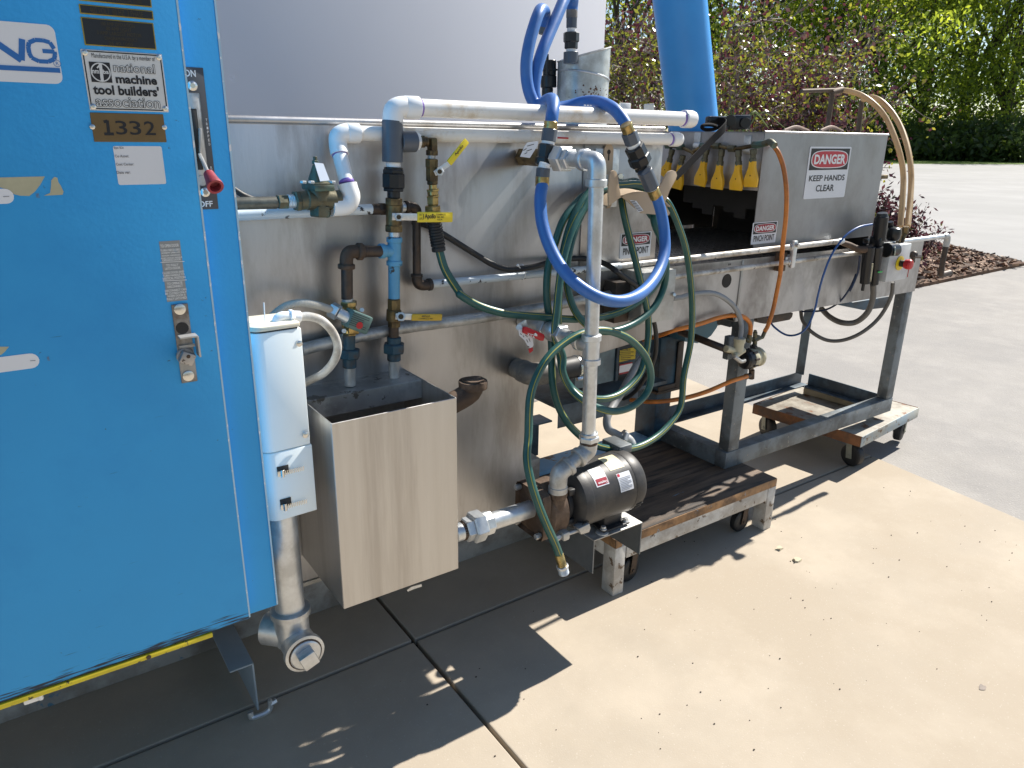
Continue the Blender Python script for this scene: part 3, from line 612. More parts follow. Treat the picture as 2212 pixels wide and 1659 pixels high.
# latch
tl, br = q('q2',1108,316), q('q2',1280,808)
lt = rectpart('latch_plate', cab, mat('worn_latch_steel', (.33,.335,.335), .45, .7, .2, 24, dirt=(.16,.13,.11), dirt_scale=14, dirt_amt=.42), tl, br, DOORY, .0025)
for x, y in ((1165,345),(1220,776)): part('rivet', lt, CHROME, lambda m: m.lathe(q('q2',x,y,DOORY-.0025), -Y_, [(0,.0098),(.002,.0095),(.003,.007)], 18))
part('screw_hole', lt, DARKIN, lambda m: m.lathe(q('q2',1182,468,DOORY-.0025), -Y_, [(0,.0105),(.0015,.010)], 18))
def hasp(m):
    a, b = q('q2',1148,505,DOORY-.0025), q('q2',1268,505,DOORY-.0025); z = a.z-.002; zb = q('q2',1200,585).z
    m.box((a.x,DOORY-.026,z-.0025),(b.x-.001,DOORY-.0025,z)); m.box((b.x-.0028,DOORY-.0258,zb-.016),(b.x+.0002,DOORY-.003,z-.0022))
    m.box((a.x,DOORY-.007,zb-.001),(b.x-.004,DOORY-.0025,zb+.0035))
part('hasp', lt, GALV_OLD, hasp)
def knob(m):
    c = q('q2',1200,645,DOORY-.0025); m.lathe(c,-Y_,[(0,.015),(.006,.015),(.008,.013)],20)
    M = Matrix.Translation(c+V((0,-.014,-.001))) @ Matrix.Rotation(rad(28),4,'Y'); m.box((-.0115,-.008,-.0105),(.0115,.008,.0105),.0025,0,M)
kb = part('square_knob', lt, mat('worn_latch_knob', (.42,.40,.38), .5, .6, .2, 30, chips=(.07,.055,.05), chip_scale=90, chip_amt=.38), knob)
part('pin', kb, BLACKIRON, lambda m: m.lathe(q('q2',1222,652,DOORY-.0246), -Y_, [(0,.0034),(.001,.003)], 12))
# disconnect switch on the cabinet frame beside the door
sw = part('switch_plate', cab, PLATE_GY, lambda m: m.box((.262, CABY-.002, q('q1',1370,1355,CABY).z), (q('q1',1365,900,CABY).x, CABY, q('q1',1280,438,CABY).z), .0006))
a, b = q('q1',1225,600,CABY), q('q1',1325,1150,CABY)
part('slot_liner', sw, GALV_OLD, lambda m: m.box((.296,CABY-.004,b.z),(q('q1',1310,800,CABY).x,CABY-.002,a.z),.002))
part('slot', sw, DARKIN, lambda m: m.box((.298,CABY-.0052,q('q1',1290,1100,CABY).z),(q('q1',1285,850,CABY).x,CABY-.004,q('q1',1255,705,CABY).z),.001))
for x, y in ((1245,556),(1328,1245)): part('screw', sw, CHROME, lambda m: m.lathe(q('q1',x,y,CABY-.002), -Y_, [(0,.0085),(.0028,.0078),(.0048,.004)], 16))
part('screw', sw, GALV_OLD, lambda m: m.lathe(q('q1',1308,1172,CABY-.004), -Y_, [(0,.0085),(.003,.008)], 16))
def swtxt(m):
    y = CABY-.002
    for s_, x0, x1, y0, y1 in (('ON',1193,1268,455,500),('OFF',1285,1378,1300,1338)): line(m, s_, q('q1',x0,y1,CABY).x, q('q1',x1,y1,CABY).x, q('q1',x1,y1,CABY).z, q('q1',x1,y0,CABY).z, y, .02)
    for i, ch in enumerate('TRIPPED'): c = q('q1',1335+i*3.2,778+i*26,CABY); m.text(ch,(c.x-.0012,y,c.z-.002),(.0026,0,0),(0,0,.0042),.01,nrm=(0,-1,0))
    for i, ch in enumerate('RESET'): c = q('q1',1366+i*2.6,1086+i*22,CABY); m.text(ch,(c.x-.0012,y,c.z-.002),(.0026,0,0),(0,0,.0042),.01,nrm=(0,-1,0))
part('lettering', sw, WHITEPL, swtxt)
lv = part('switch_lever', sw, GALV_OLD, lambda m: (m.bar(q('q1',1295,830,CABY-.012), q('q1',1300,1010,CABY-.012), .008, .004, (1,0,0), .001), m.bar(q('q1',1295,1005,CABY-.012), q('q1',1350,1125,CABY-.045), .010, .005, (1,0,.3), .001)))
def grip(m):
    p0, p1 = q('q1',1348,1118,CABY-.045), q('q1',1397,1212,CABY-.078); ax = (p1-p0)
    L = ax.length; m.lathe(p0, ax, [(0,.0055),(.004,.0085),(L*.55,.0105),(L-.004,.0132),(L,.0132),(L,.0092),(L-.012,.0084)], 22)
gr = part('grip', lv, REDGRIP, grip)

# ================================================================== STAINLESS WASHING TANK
tank = thing('washing_tank', 'long stainless steel washing tank with straight bright top edge', 'tank', (.4, 2.0, 0))
XR = 1.765
def tankbody(m):
    m.prism([(-1.3,T,.335),(1.265,T,.335),(1.275,T,.812),(XR-.25,T,.832),(XR,T,.854),(XR,T,1.527),(-1.3,T,1.527)], (0,.60,0), bev=.003)
part('shell', tank, STEEL, tankbody)
part('top_lip', tank, STEEL, lambda m: m.cyl((-1.3,T+.001,1.5265),(XR+.002,T+.001,1.5265),.0085,20))
part('skid_base', tank, DIRTY_BASE, lambda m: m.box((-1.3,2.05,0),(1.573,2.30,.3345),.004))
# guard panel and slotted strip at its right end
sx0 = PY(1258,400,T).x
gp_ = part('guard_panel', tank, STEEL_H, lambda m: m.box((sx0,T-.003,1.118),(XR+.0005,T-.0003,1.497),.001))
a, b = A('a2',255,120,T), A('a2',570,330,T)
ms = part('mounting_strip', tank, GALV, lambda m: m.box((A('a2',335,130,T).x,T-.009,1.30),(A('a2',572,130,T).x,T-.0033,A('a2',450,124,T).z),.001))
c0 = A('a2',452,205,T)
part('slotted_tab', ms, TAN, lambda m: m.prism([(c0.x+(.018*math.cos(t_)),T-.009,c0.z+.018+.018*math.sin(t_)) for t_ in np.linspace(0,math.pi,9)]+[(c0.x-.018,T-.009,c0.z-.05),(c0.x+.018,T-.009,c0.z-.05)],(0,-.004,0)))
part('keyhole', ms, DARKIN, lambda m: (m.lathe(V((c0.x,T-.013,c0.z+.014)),-Y_,[(0,.007),(.0012,.006)],14), m.bar((c0.x,T-.0136,c0.z-.01),(c0.x,T-.0136,c0.z+.012),.004,.0012)))
part('bolt', tank, CHROME, lambda m: C(m,'a2',600,400,605,400,52,T-.003,T-.022))
part('edge_flap', tank, mat('yellowed_edge_strip',(.55,.42,.12),.6,0,.15,10), lambda m: m.box((XR+.003,T+.02,1.118),(XR+.010,T+.075,1.32),.002))
# sloping undercut seam line
part('weld_seam', tank, mat('seam_caulk',(.33,.31,.28),.7,0,.2,30), lambda m: m.bar((-.3,T-.0025,.345),(1.255,T-.0025,.345),.012,.004,(0,1,0),.001))
lg = AZ('a4',262,1415,.2235)
part('support_leg', tank, FRAMEB, lambda m: (m.box((lg.x-.012,lg.y,.2235),(lg.x+.028,lg.y+.006,A('a4',270,1000,lg.y).z)), m.box((lg.x-.012,lg.y+.0062,.2235),(lg.x-.006,lg.y+.04,A('a4',270,1000,lg.y).z)), m.box((lg.x-.06,lg.y-.03,A('a4',270,1000,lg.y).z+.0003),(lg.x+.075,lg.y+.06,A('a4',270,1000,lg.y).z+.008),.002)))
# top fittings of the tank
part('channel_bracket', tank, GALV, lambda m: C(m,'z6',1252,770,1252,870,105,1.95,seg=4))
part('channel_bracket', tank, WHITEPL, lambda m: m.box(A('z6',1040,850,1.92),A('z6',1105,765,1.93),.002))
part('channel_bracket', tank, BLACKPL, lambda m: m.bar(A('z6',1085,838,1.86),A('z6',1195,836,1.86),.012,.03))

# ---- long conduit along the tank and its elbow
t = thing('steel_pipe', 'long dull steel pipe running low along the tank wall behind the valves', 'pipe', A('a6',800,1200,T-.03))
pts = [A('z5',400,400,T-.03), A('z5',600,350,T-.03), A('a6',10,1295,T-.03), A('a6',800,1190,T-.03), A('a6',1650,1055,T-.03), A('a1',800,790,T-.03), A('a1',1160,745,T-.03)]
r_ = RR('a6',128,pts[3]); part('pipe', t, GALV_OLD, lambda m: m.tube(pts, r_, 18, smooth=4), 60)
part('end_cap', t, GALV_OLD, lambda m: m.cyl(pts[-1]-V((.012,0,0)), pts[-1]+V((.02,0,.003)), r_*1.15, 18))

# ================================================================== CATCH TRAY
TX0, TX1, TY, TZ0, TZ1 = .531, .8465, 1.440, .430, .903
tray = thing('catch_tray', 'open topped stainless catch box hanging on the tank front', 'tray', ((TX0+TX1)/2, 1.58, TZ0))
def traybody(m):
    w_ = .0032
    m.box((TX0,TY,TZ0),(TX1,TY+w_,TZ1),.0008,seg=1); m.box((TX0,TY+w_,TZ0),(TX0+w_,T-.001,TZ1),.0006,seg=1); m.box((TX1-w_,TY+w_,TZ0),(TX1,T-.001,TZ1),.0006,seg=1)
    m.box((TX0+w_,TY+w_,TZ0),(TX1-w_,T-.001,TZ0+w_)); m.box((TX0+w_,T-.005,TZ0+w_),(TX1-w_,T-.001,TZ1))
part('box', tray, STEEL_V, traybody, 25)
part('top_flange', tray, mat('stained_flange_steel',(.36,.35,.34),.5,.8,.2,9,dirt=(.55,.54,.52),dirt_scale=10,dirt_amt=.38,chips=(.16,.14,.12),chip_scale=16,chip_amt=.36),
     lambda m: (m.box((TX0+.0035,1.612,TZ1-.004),(TX1-.0035,T-.006,TZ1-.001),.0005,seg=1), m.box((TX0+.0035,1.609,TZ1-.05),(TX1-.0035,1.612,TZ1-.001),.0005,seg=1)))
part('drip_tab', tray, GALV, lambda m: m.prism([A('r4',x,y,1.52) for x,y in ((1145,388),(1170,370),(1225,355),(1228,368),(1190,380),(1150,396))],(0,.004,0)))

# rusty elbow on the tray's right side
t = thing('pipe_elbow', 'rusty iron elbow opening upwards at the right side of the catch box', 'elbow', (TX1+.02,1.55,.72))
e0 = A('z5',1375,765,1.555); e0 = V((TX1+.002,1.555,e0.z)); e1 = A('z5',1510,600,1.555); rE = RR('z5',165,e1)
part('body', t, RUST, lambda m: (m.tube([e0, e0+V((.02,0,.001)), V((e0.x+.045,1.555,e0.z+.006)), V((e1.x-.008,1.555,e0.z+.028)), V((e1.x,1.555,e0.z+.06)), V((e1.x,1.555,e1.z-.012))], rE*.86, 22, smooth=4),
     m.lathe(V((e1.x,1.555,e1.z-.022)), Z_, [(0,rE*.9),(.002,rE*1.13),(.02,rE*1.15),(.022,rE*1.12),(.022,rE*.88),(-.004,rE*.84)],26), m.lathe(e0+V((.012,0,0)), X_, [(0,rE*.9),(.002,rE*1.08),(.018,rE*1.08),(.02,rE*.9)],26)), 50)
part('threaded_nipple', t, BLACKIRON, lambda m: m.tube([e0+V((k*.0016-.0,0,0)) for k in range(10)], rE*.8, 20, rib=.03), 20)

# ================================================================== PIPEWORK ON THE TANK FRONT
YA = 1.665
def ring_elbow(m, p, r, seg=18, k=6): m.tube(p, r, seg, smooth=k)
# upper pvc pipe
t = thing('pvc_pipe', 'upper white plastic pipe running above the tank edge to a domed end cap', 'pipe', A('z4',1250,90,YA))
pe0, pe1, pe2 = A('z4',1252,185,YA), A('z4',1250,85,YA), A('z4',1390,85,YA)
zU = A('z4',1500,90,YA).z; xe = A('z6',1500,920,YA).x
r1 = .0208
part('elbow', t, PVC_CLEAN, lambda m: (m.tube([pe0, V((pe0.x,YA,zU-.03)), V((pe0.x+.004,YA,zU-.008)), V((pe0.x+.022,YA,zU)), V((pe0.x+.04,YA,zU))], r1*1.18, 22, smooth=5), m.lathe(V((pe0.x+.03,YA,zU)), X_, [(0,r1*1.15),(.003,r1*1.26),(.036,r1*1.26),(.038,r1*1.1)], 24)), 50)
xs0 = pe0.x+.066
part('primer_ring', t, PRIMER, lambda m: m.cyl(V((xs0,YA,zU)), V((xs0+.009,YA,zU)), r1*1.012, 22))
part('pipe', t, PVC, lambda m: m.cyl(V((xs0+.002,YA,zU)), V((xe,YA,zU-.004)), r1, 26))
part('primer_ring', t, PRIMER, lambda m: m.cyl(V((xe-.010,YA,zU-.004)), V((xe+.001,YA,zU-.004)), r1*1.012, 22))
part('end_cap', t, PVC_CLEAN, lambda m: m.lathe(V((xe,YA,zU-.004)), X_, [(0,r1*1.1),(.002,r1*1.25),(.034,r1*1.25),(.044,r1*1.12),(.050,r1*.7),(.052,r1*.2)], 24))
# lower pvc pipe with its leaning drop
t = thing('pvc_pipe', 'lower white plastic pipe along the tank edge with a leaning drop to the regulator', 'pipe', A('z4',830,280,1.69))
YL = 1.69; zl = A('z4',1100,278,YL).z; xl = A('z4',838,280,YL).x; xe = A('z6',1412,1030,YL).x; r2 = .0172
d1 = A('z4',912,650,1.635); d2 = A('z4',930,725,1.63)
part('elbow', t, PVC_CLEAN, lambda m: (m.tube([V((xl+.042,YL,zl)), V((xl+.018,YL,zl)), V((xl+.003,YL,zl-.008)), V((xl,YL-.002,zl-.026)), V((xl,YL,zl-.03)).lerp(d1,.22)], r2*1.22, 22, smooth=5), m.lathe(V((xl+.022,YL,zl)), X_, [(0,r2*1.2),(.002,r2*1.3),(.03,r2*1.3),(.032,r2*1.1)],24)), 50)
part('primer_ring', t, PRIMER, lambda m: m.cyl(V((xl,YL,zl-.03)).lerp(d1,.215), V((xl,YL,zl-.03)).lerp(d1,.27), r2*1.03, 20))
part('drop_pipe', t, PVC_CLEAN, lambda m: m.cyl(V((xl,YL,zl-.03)).lerp(d1,.2), d1, r2, 22))
part('primer_ring', t, PRIMER, lambda m: m.cyl(V((xl,YL,zl-.03)).lerp(d1,.93), V((xl,YL,zl-.03)).lerp(d1,1.0), r2*1.03, 20))
part('bottom_elbow', t, PVC_CLEAN, lambda m: m.tube([d1, d1.lerp(d2,.5), d2+V((.002,0,-.006)), d2+V((-.006,0,-.022)), d2+V((-.022,0,-.026)), d2+V((-.045,0,-.026))], r2*1.28, 22, smooth=5), 50)
part('pipe', t, PVC, lambda m: m.cyl(V((xl+.04,YL,zl)), V((xe,YL,zl-.004)), r2, 24))
part('primer_ring', t, PRIMER, lambda m: m.cyl(V((xe-.009,YL,zl-.004)), V((xe+.001,YL,zl-.004)), r2*1.012, 22))
part('end_cap', t, PVC_CLEAN, lambda m: m.lathe(V((xe,YL,zl-.004)), X_, [(0,r2*1.1),(.002,r2*1.26),(.03,r2*1.26),(.040,r2*1.1),(.045,r2*.7),(.047,r2*.2)], 24))
part('paint_mark', t, LEVER_R, lambda m: m.bar(A('z6',575,1020,YL-r2-.001), A('z6',655,1024,YL-r2-.001), .004, .001))

# pressure regulator with its supply pipe
YR = 1.632
t = thing('pressure_regulator', 'greenish bronze pressure regulator with bell cap and bolted flange', 'regulator', A('z4',710,890,YR))
part('supply_pipe', t, mat('dull_grey_pipe',(.16,.155,.125),.45,.5,.2,16,dirt=(.09,.085,.07),dirt_scale=12,dirt_amt=.45), lambda m: (C(m,'z4',-60,800,390,790,92,YR), C(m,'z4',385,788,400,788,78,YR)))
part('hex_bushing', t, BRONZE, lambda m: (C(m,'z4',395,785,470,783,104,YR,hexa=True),))
part('threaded_nipple', t, GALV, lambda m: m.tube([A('z4',470+k*6,780,YR) for k in range(11)], RR('z4',98,A('z4',500,780,YR)), 18, rib=.03), 20)
part('union_nut', t, BRONZE, lambda m: (C(m,'z4',520,778,560,776,150,YR,hexa=True), C(m,'z4',555,776,618,770,138,YR)))
def regbody(m):
    c = A('z4',710,780,YR); r0 = RR('z4',165,c)
    m.lathe(A('z4',714,890,YR), Z_, [(0,r0*.55),(.006,r0*.8),(.030,r0*.86),(.034,r0*.98),(.055,r0*1.0),(.074,r0*.92),(.08,r0*.8)], 20)
    C(m,'z4',610,770,820,768,150,YR); C(m,'z4',810,765,860,765,130,YR)
part('body', t, BRONZE, regbody)
part('hex_plug', t, BRONZE, lambda m: C(m,'z4',715,895,715,808,150,YR,hexa=True))
part('flange', t, BRONZE, lambda m: (m.box(A('z4',572,692,YR+.042), A('z4',822,655,YR-.042), .004), m.box(A('z4',580,655,YR+.04), A('z4',815,642,YR-.04), .003)))
for x, yy in ((588,YR-.034),(648,YR-.036),(805,YR-.034),(790,YR+.03),(640,YR+.03)):
    part('bolt', t, GALV, lambda m: m.hexn(A('z4',x,648,yy), A('z4',x,628,yy), .0065))
def bell(m):
    p0 = A('z4',700,648,YR); r0 = RR('z4',150,p0); h = A('z4',676,500,YR).z-p0.z
    m.lathe(p0, Z_, [(0,r0*.98),(h*.25,r0*.95),(h*.7,r0*.62),(h*.92,r0*.45),(h,r0*.25)], 20)
part('bell_cap', t, BRONZE, bell)
part('paper_label', t, STICKER, lambda m: m.prism([A('z4',x,y,YR-.034+(640-y)*.00011) for x,y in ((668,492),(735,500),(782,625),(712,632))], (0,-.0008,0)))
part('adjusting_screw', t, BRONZE, lambda m: (C(m,'z4',676,505,676,478,48,YR,hexa=True), C(m,'z4',676,485,674,448,30,YR)))

# standpipe: grey tee, black union, brass valve, blue tee, second valve, blue union
t = thing('standpipe', 'vertical pipe stack of grey tee, black union, brass valves and blue tee', 'pipe', A('z5',1000,575,YA))
def greytee(m):
    C(m,'z4',1248,490,1248,180,155,YA,seg=26,ch=.05); C(m,'z4',1300,338,1414,338,152,YA,seg=26,ch=.05)
part('tee', t, GREYPVC, greytee)
part('branch_bushing', t, PVC_CLEAN, lambda m: (C(m,'z4',1414,336,1436,336,128,YA,hexa=True), C(m,'z4',1430,336,1455,336,100,YA)))
part('nipple', t, PVC_CLEAN, lambda m: C(m,'z4',1254,530,1254,488,108,YA))
def blkunion(m):
    C(m,'z4',1255,548,1255,528,140,YA); C(m,'z4',1255,576,1255,542,160,YA,hexa=True); C(m,'z4',1255,682,1255,572,172,YA,seg=8); C(m,'z4',1257,706,1257,680,155,YA,hexa=True); C(m,'z4',1257,755,1257,702,96,YA)
part('union', t, BLACKPL, blkunion, 30)
bv = part('ball_valve', t, BRASS, lambda m: (C(m,'z4',1258,810,1258,755,130,YA,seg=8), C(m,'z4',1258,960,1258,806,116,YA), C(m,'z4',1258,1006,1258,955,132,YA,seg=8)), 30)
YV = YA-.034
def lever(par, reg, n, hub, m0, m1, w0, y0, y1, w1, col, Yp, word=None, th=.0035, extra=None):
    l = part('lever', par, GALV, lambda m: (m.bar(A(reg,*m0,Yp), A(reg,*m1,Yp), RR(reg,w0,A(reg,*m0,Yp))*2, .0025, (0,1,0), .0006), m.hexn(A(reg,*hub,Yp+.014), A(reg,*hub,Yp-.008), RR(reg,62,A(reg,*hub,Yp)))))
    part('stem_nut', l, BRASS, lambda m: m.cyl(A(reg,*hub,Yp-.008), A(reg,*hub,Yp-.0115), RR(reg,34,A(reg,*hub,Yp)), 12))
    g_ = part('grip', l, col, lambda m: m.bar(A(reg,*y0,Yp), A(reg,*y1,Yp), RR(reg,w1,A(reg,*y0,Yp))*2, th*2, (0,1,0), .0028))
    if word:
        def f(m):
            for s_, x0, x1, za, zb, b_ in word:
                p0, p1 = A(reg,*y0,Yp-th-.0002), A(reg,*y1,Yp-th-.0002); u = (p1-p0); wv = RR(reg,w1,p0)*2; v = V((-u.z,0,u.x)).normalized()*wv
                m.text(s_, p0+u*x0+v*(za-.5), u*(x1-x0), v*(zb-za), b_, nrm=(0,-1,0), lift=.0003)
        part('lettering', g_, INK_BK, f)
    return l
WORD = [('ON', .06, .12, .62, .82, 0), ('OFF', .06, .14, .24, .44, 0), (')', .15, .19, .22, .84, .02), ('Apollo', .21, .52, .22, .82, .03), ('CONBRACO', .53, .80, .66, .84, .02), ('IND. INC.', .56, .76, .42, .58, .02), ('U.S.A.', .57, .72, .18, .34, .02)]
lever(bv, 'z4', 1, (1295,897), (1245,893), (1440,897), 52, (1430,897), (1692,897), 76, LEVER_Y, YV, WORD)
part('nipple', t, GALV, lambda m: C(m,'z4',1260,1045,1260,1000,84,YA))
def bluetee(m):
    C(m,'z4',1262,1250,1262,1050,100,YA); C(m,'z4',1262,1085,1262,1046,118,YA); C(m,'z4',1262,1256,1262,1218,118,YA); C(m,'z4',1185,1148,1262,1148,92,YA); C(m,'z4',1150,1148,1188,1148,112,YA)
part('blue_tee', t, BLUEPIPE, bluetee)
part('riser_nipple', t, BLUEPIPE, lambda m: C(m,'z4',1260,1500,1259,1255,86,YA))
part('nipple', t, RUST, lambda m: C(m,'z4',1260,1520,1260,1495,80,YA))
bv2 = part('ball_valve', t, BRASS, lambda m: (C(m,'z5',998,165,998,72,86,YA,seg=8), C(m,'z5',995,215,998,140,96,YA), C(m,'z5',998,252,998,205,84,YA,seg=8)), 30)
lever(bv2, 'z5', 1, (1043,186), (1008,184), (1120,188), 42, (1110,190), (1308,190), 46, LEVER_O, YA-.032, [('APOLLO', .33, .60, .50, .78, .02), ('CONBRACO IND.', .24, .72, .20, .40, .01)])
part('nipple', t, BLACKIRON, lambda m: C(m,'z5',996,325,996,245,66,YA))
part('union', t, BLUEFIT, lambda m: (C(m,'z5',998,362,998,318,92,YA), C(m,'z5',998,420,998,358,138,YA,hexa=True), C(m,'z5',998,470,998,415,88,YA)), 30)
part('pipe_stub', t, GALV_OLD, lambda m: C(m,'z5',998,590,998,465,70,YA))

# side line to the solenoid valve
YS = 1.66
t = thing('solenoid_line', 'black iron side line with a green label solenoid valve and blue union', 'valve', A('z5',715,620,YS))
part('nipple', t, BLACKIRON, lambda m: (C(m,'z4',1030,1152,1165,1150,84,YS), C(m,'z4',1025,1152,1050,1152,92,YS)))
eb = A('z4',910,1150,YS); rb = RR('z4',88,eb)
def bigelbow(m):
    m.tube([A('z4',1020,1152,YS), A('z4',965,1152,YS), A('z4',925,1162,YS), A('z4',908,1200,YS), A('z4',907,1265,YS)], rb*1.14, 22, smooth=5)
    C(m,'z4',985,1152,1025,1152,128,YS,seg=24); C(m,'z4',907,1280,907,1245,128,YS,seg=24)
part('elbow', t, RUST, bigelbow, 50)
part('drop_pipe', t, BLACKIRON, lambda m: C(m,'z4',912,1505,910,1275,86,YS))
part('nipple', t, GALV_OLD, lambda m: C(m,'z4',914,1530,914,1495,84,YS))
vb = part('valve_body', t, BRASS_B, lambda m: (C(m,'z5',706,120,704,85,104,YS,hexa=True), C(m,'z5',708,290,706,110,88,YS), m.box(A('z5',655,285,YS+.03), A('z5',770,135,YS-.02), .006), C(m,'z5',712,305,712,280,84,YS,hexa=True)))
for x, y in ((790,142),(674,278)): part('bolt', vb, GALV, lambda m: m.hexn(A('z5',x,y,YS-.015), A('z5',x,y,YS-.035), .0058))
def coil(m):
    c = A('z5',770,220,YS-.05); M = Matrix.Translation(c) @ Matrix.Rotation(rad(27),4,'Y'); m.box((-.027,-.012,-.022),(.027,.035,.022),.004,0,M)
cl = part('coil_housing', t, mat('grey_green_coil',(.10,.17,.155),.45,0,.1,20), coil)
cc = A('z5',770,220,YS-.0625); uu = V((math.cos(rad(27)),0,-math.sin(rad(27)))); vv = V((math.sin(rad(27)),0,math.cos(rad(27))))
part('label', cl, INK_BK, lambda m: [m.bar(cc-uu*.022+vv*(.016-k*.0048), cc+uu*(.012 if k in (2,3,4) else .024)+vv*(.016-k*.0048), .0013, .0006) for k in range(7)])
part('red_mark', cl, LEVER_R, lambda m: m.lathe(A('z5',775,243,YS-.0625), -Y_, [(0,.0085),(.0009,.0082)], 18))
part('conduit_nut', t, GALV, lambda m: (m.hexn(A('z5',585,135,YS-.015), A('z5',640,165,YS-.03), RR('z5',98,A('z5',610,150,YS))), m.cyl(A('z5',635,160,YS-.03), A('z5',715,205,YS-.04), RR('z5',74,A('z5',680,180,YS)))))
part('union', t, BLUEFIT, lambda m: (C(m,'z5',708,400,708,300,78,YS), C(m,'z5',712,455,712,395,128,YS,hexa=True), C(m,'z5',710,515,710,448,90,YS)), 30)
part('pipe_stub', t, GALV_OLD, lambda m: C(m,'z5',714,632,714,508,74,YS))

# brass drop with the angled yellow lever that feeds the green hose
YH = 1.66
t = thing('hose_valve', 'brass drop off the grey tee with an upward slanting yellow lever', 'valve', A('z4',1555,860,YH))
part('nipple', t, BRASS, lambda m: (C(m,'z4',1452,338,1478,338,92,YH,hexa=True), C(m,'z4',1476,338,1505,338,72,YH)))
part('elbow', t, BRASS, lambda m: (m.box(A('z4',1500,425,YH+.014), A('z4',1586,308,YH-.014), .005), C(m,'z4',1540,440,1540,400,92,YH,seg=8)))
part('nipple', t, GALV_OLD, lambda m: C(m,'z4',1536,468,1538,432,60,YH))
b3 = part('ball_valve', t, BRASS, lambda m: (C(m,'z4',1538,530,1538,466,96,YH,seg=8), C(m,'z4',1540,630,1540,520,92,YH,seg=8), C(m,'z4',1545,655,1543,625,84,YH,hexa=True)), 28)
lever(b3, 'z4', 1, (1598,560), (1560,575), (1680,490), 40, (1665,500), (1800,330), 50, LEVER_Y, YH-.03, [('Apollo', .35, .78, .25, .75, .02)])
def stack(m):
    for y0, y1, w_, hx in ((655,690,60,0),(688,705,96,1),(703,735,82,0),(735,748,98,1),(748,805,88,1),(803,815,74,0),(812,866,122,1)): C(m,'z4',1548,y1,1546,y0,w_,YH,hexa=bool(hx))
part('hose_adapter', t, BRASS_B, stack, 30)

# chipped white air pipe with black iron drop
YW = 1.688
t = thing('air_pipe', 'chipped white painted pipe stepping down through black iron elbows to the right', 'pipe', A('z4',1430,1400,YW))
part('pipe', t, PAINTPIPE, lambda m: C(m,'z4',-40,888,1110,838,82,YW))
part('coupling', t, BLACKIRON, lambda m: (C(m,'z4',1090,840,1150,838,82,YW), C(m,'z4',1150,838,1192,836,90,YW,hexa=True)))
part('nipple', t, GALV, lambda m: C(m,'z4',1310,825,1352,824,72,YW))
part('elbow', t, BLACKIRON, lambda m: (m.tube([A('z4',1345,822,YW), A('z4',1390,822,YW), A('z4',1418,835,YW), A('z4',1428,870,YW), A('z4',1428,920,YW)], RR('z4',76,A('z4',1390,822,YW)), 18, smooth=5), C(m,'z4',1338,822,1368,822,92,YW)), 50)
part('drop_pipe', t, BLACKIRON, lambda m: C(m,'z4',1428,1325,1426,900,62,YW))
part('elbow', t, BLACKIRON, lambda m: (m.tube([A('z4',1428,1320,YW), A('z4',1430,1362,YW), A('z4',1445,1393,YW), A('z4',1478,1402,YW), A('z4',1525,1396,YW)], RR('z4',78,A('z4',1430,1380,YW)), 18, smooth=5), C(m,'z4',1428,1342,1428,1318,90,YW), C(m,'z4',1508,1398,1535,1394,92,YW)), 50)
ap0, ap1 = A('z4',1525,1394,YW), A('a1',930,388,YW)
part('pipe', t, PAINTPIPE, lambda m: m.cyl(ap0, V((ap1.x+.12,YW,ap1.z)), RR('z4',62,ap0), 20))

# ---- white probe housing beside the cabinet
hx0, hx1 = A('z5',70,260,1.50).x-.012, A('z5',398,300,1.475).x; hz1 = A('z5',230,285,1.47).z; hzb = A('z5',300,1052,1.47).z; hz0 = A('z5',330,1488,1.47).z
t = thing('probe_housing', 'tall white plastic probe housing clamped to a steel pipe beside the cabinet', 'housing', ((hx0+hx1)/2, 1.52, hz0-.2))
def oval(x0, x1, y0, y1, z, n=9):
    r_ = .026; out = [(x1, y0+.004, z), (x1, y1-.004, z)]
    out += [(x0+r_-r_*math.sin(a_), y1-r_+r_*math.cos(a_), z) for a_ in np.linspace(0, math.pi/2, n)]
    out += [(x0+r_-r_*math.cos(a_), y0+r_-r_*math.sin(a_), z) for a_ in np.linspace(0, math.pi/2, n)]
    return out
part('cover', t, WHITEBOX, lambda m: m.prism(oval(hx0,hx1,1.47,1.575,hzb+.0012), (0,0,hz1-hzb-.0012), bev=.0015), 50)
part('lower_cover', t, WHITEBOX, lambda m: m.prism(oval(hx0,hx1+.003,1.469,1.576,hz0), (0,0,hzb-hz0-.0008), bev=.0015), 50)
part('gasket', t, RUBBER, lambda m: m.prism(oval(hx0+.003,hx1-.006,1.473,1.572,hz1), (0,0,.0035)), 50)
part('lid', t, mat('cream_lid',(.72,.66,.52),.4,0,.05,8), lambda m: m.prism(oval(hx0-.001,hx1-.002,1.468,1.577,hz1+.0035), (0,0,.011), bev=.003), 50)
part('probe_wire', t, WHITEPL, lambda m: C(m,'z5',165,255,155,95,7,1.51,seg=8))
for x, y in ((384,360),(425,952)): part('screw', t, CHROME, lambda m: m.lathe(A('z5',x,y,1.4695), -Y_, [(0,.0072),(.0018,.0066),(.0034,.003)], 16))
for y, x1 in ((1195,305),(1412,322)):
    def clamp(m):
        c = A('z5',x1-20,y,1.469); z = c.z
        m.box((hx0+.028,1.4662,z-.0065),(c.x,1.4675,z+.0065),.0004)
        for k in range(14): m.box((hx0+.032+k*.0040,1.4656,z-.005),(hx0+.0338+k*.0040,1.4661,z+.005))
        m.cyl(V((c.x-.004,1.4655,z-.0085)), V((c.x-.004,1.4655,z+.0085)), .0042, 12)
    cpz = part('hose_clamp', t, CHROME, clamp)
    part('slot', cpz, DARKIN, lambda m: m.box((hx0+.028,1.4676,A('z5',200,y,1.469).z-.009),(A('z5',x1,y,1.469).x+.004,1.4692,A('z5',200,y,1.469).z+.009),.0003))
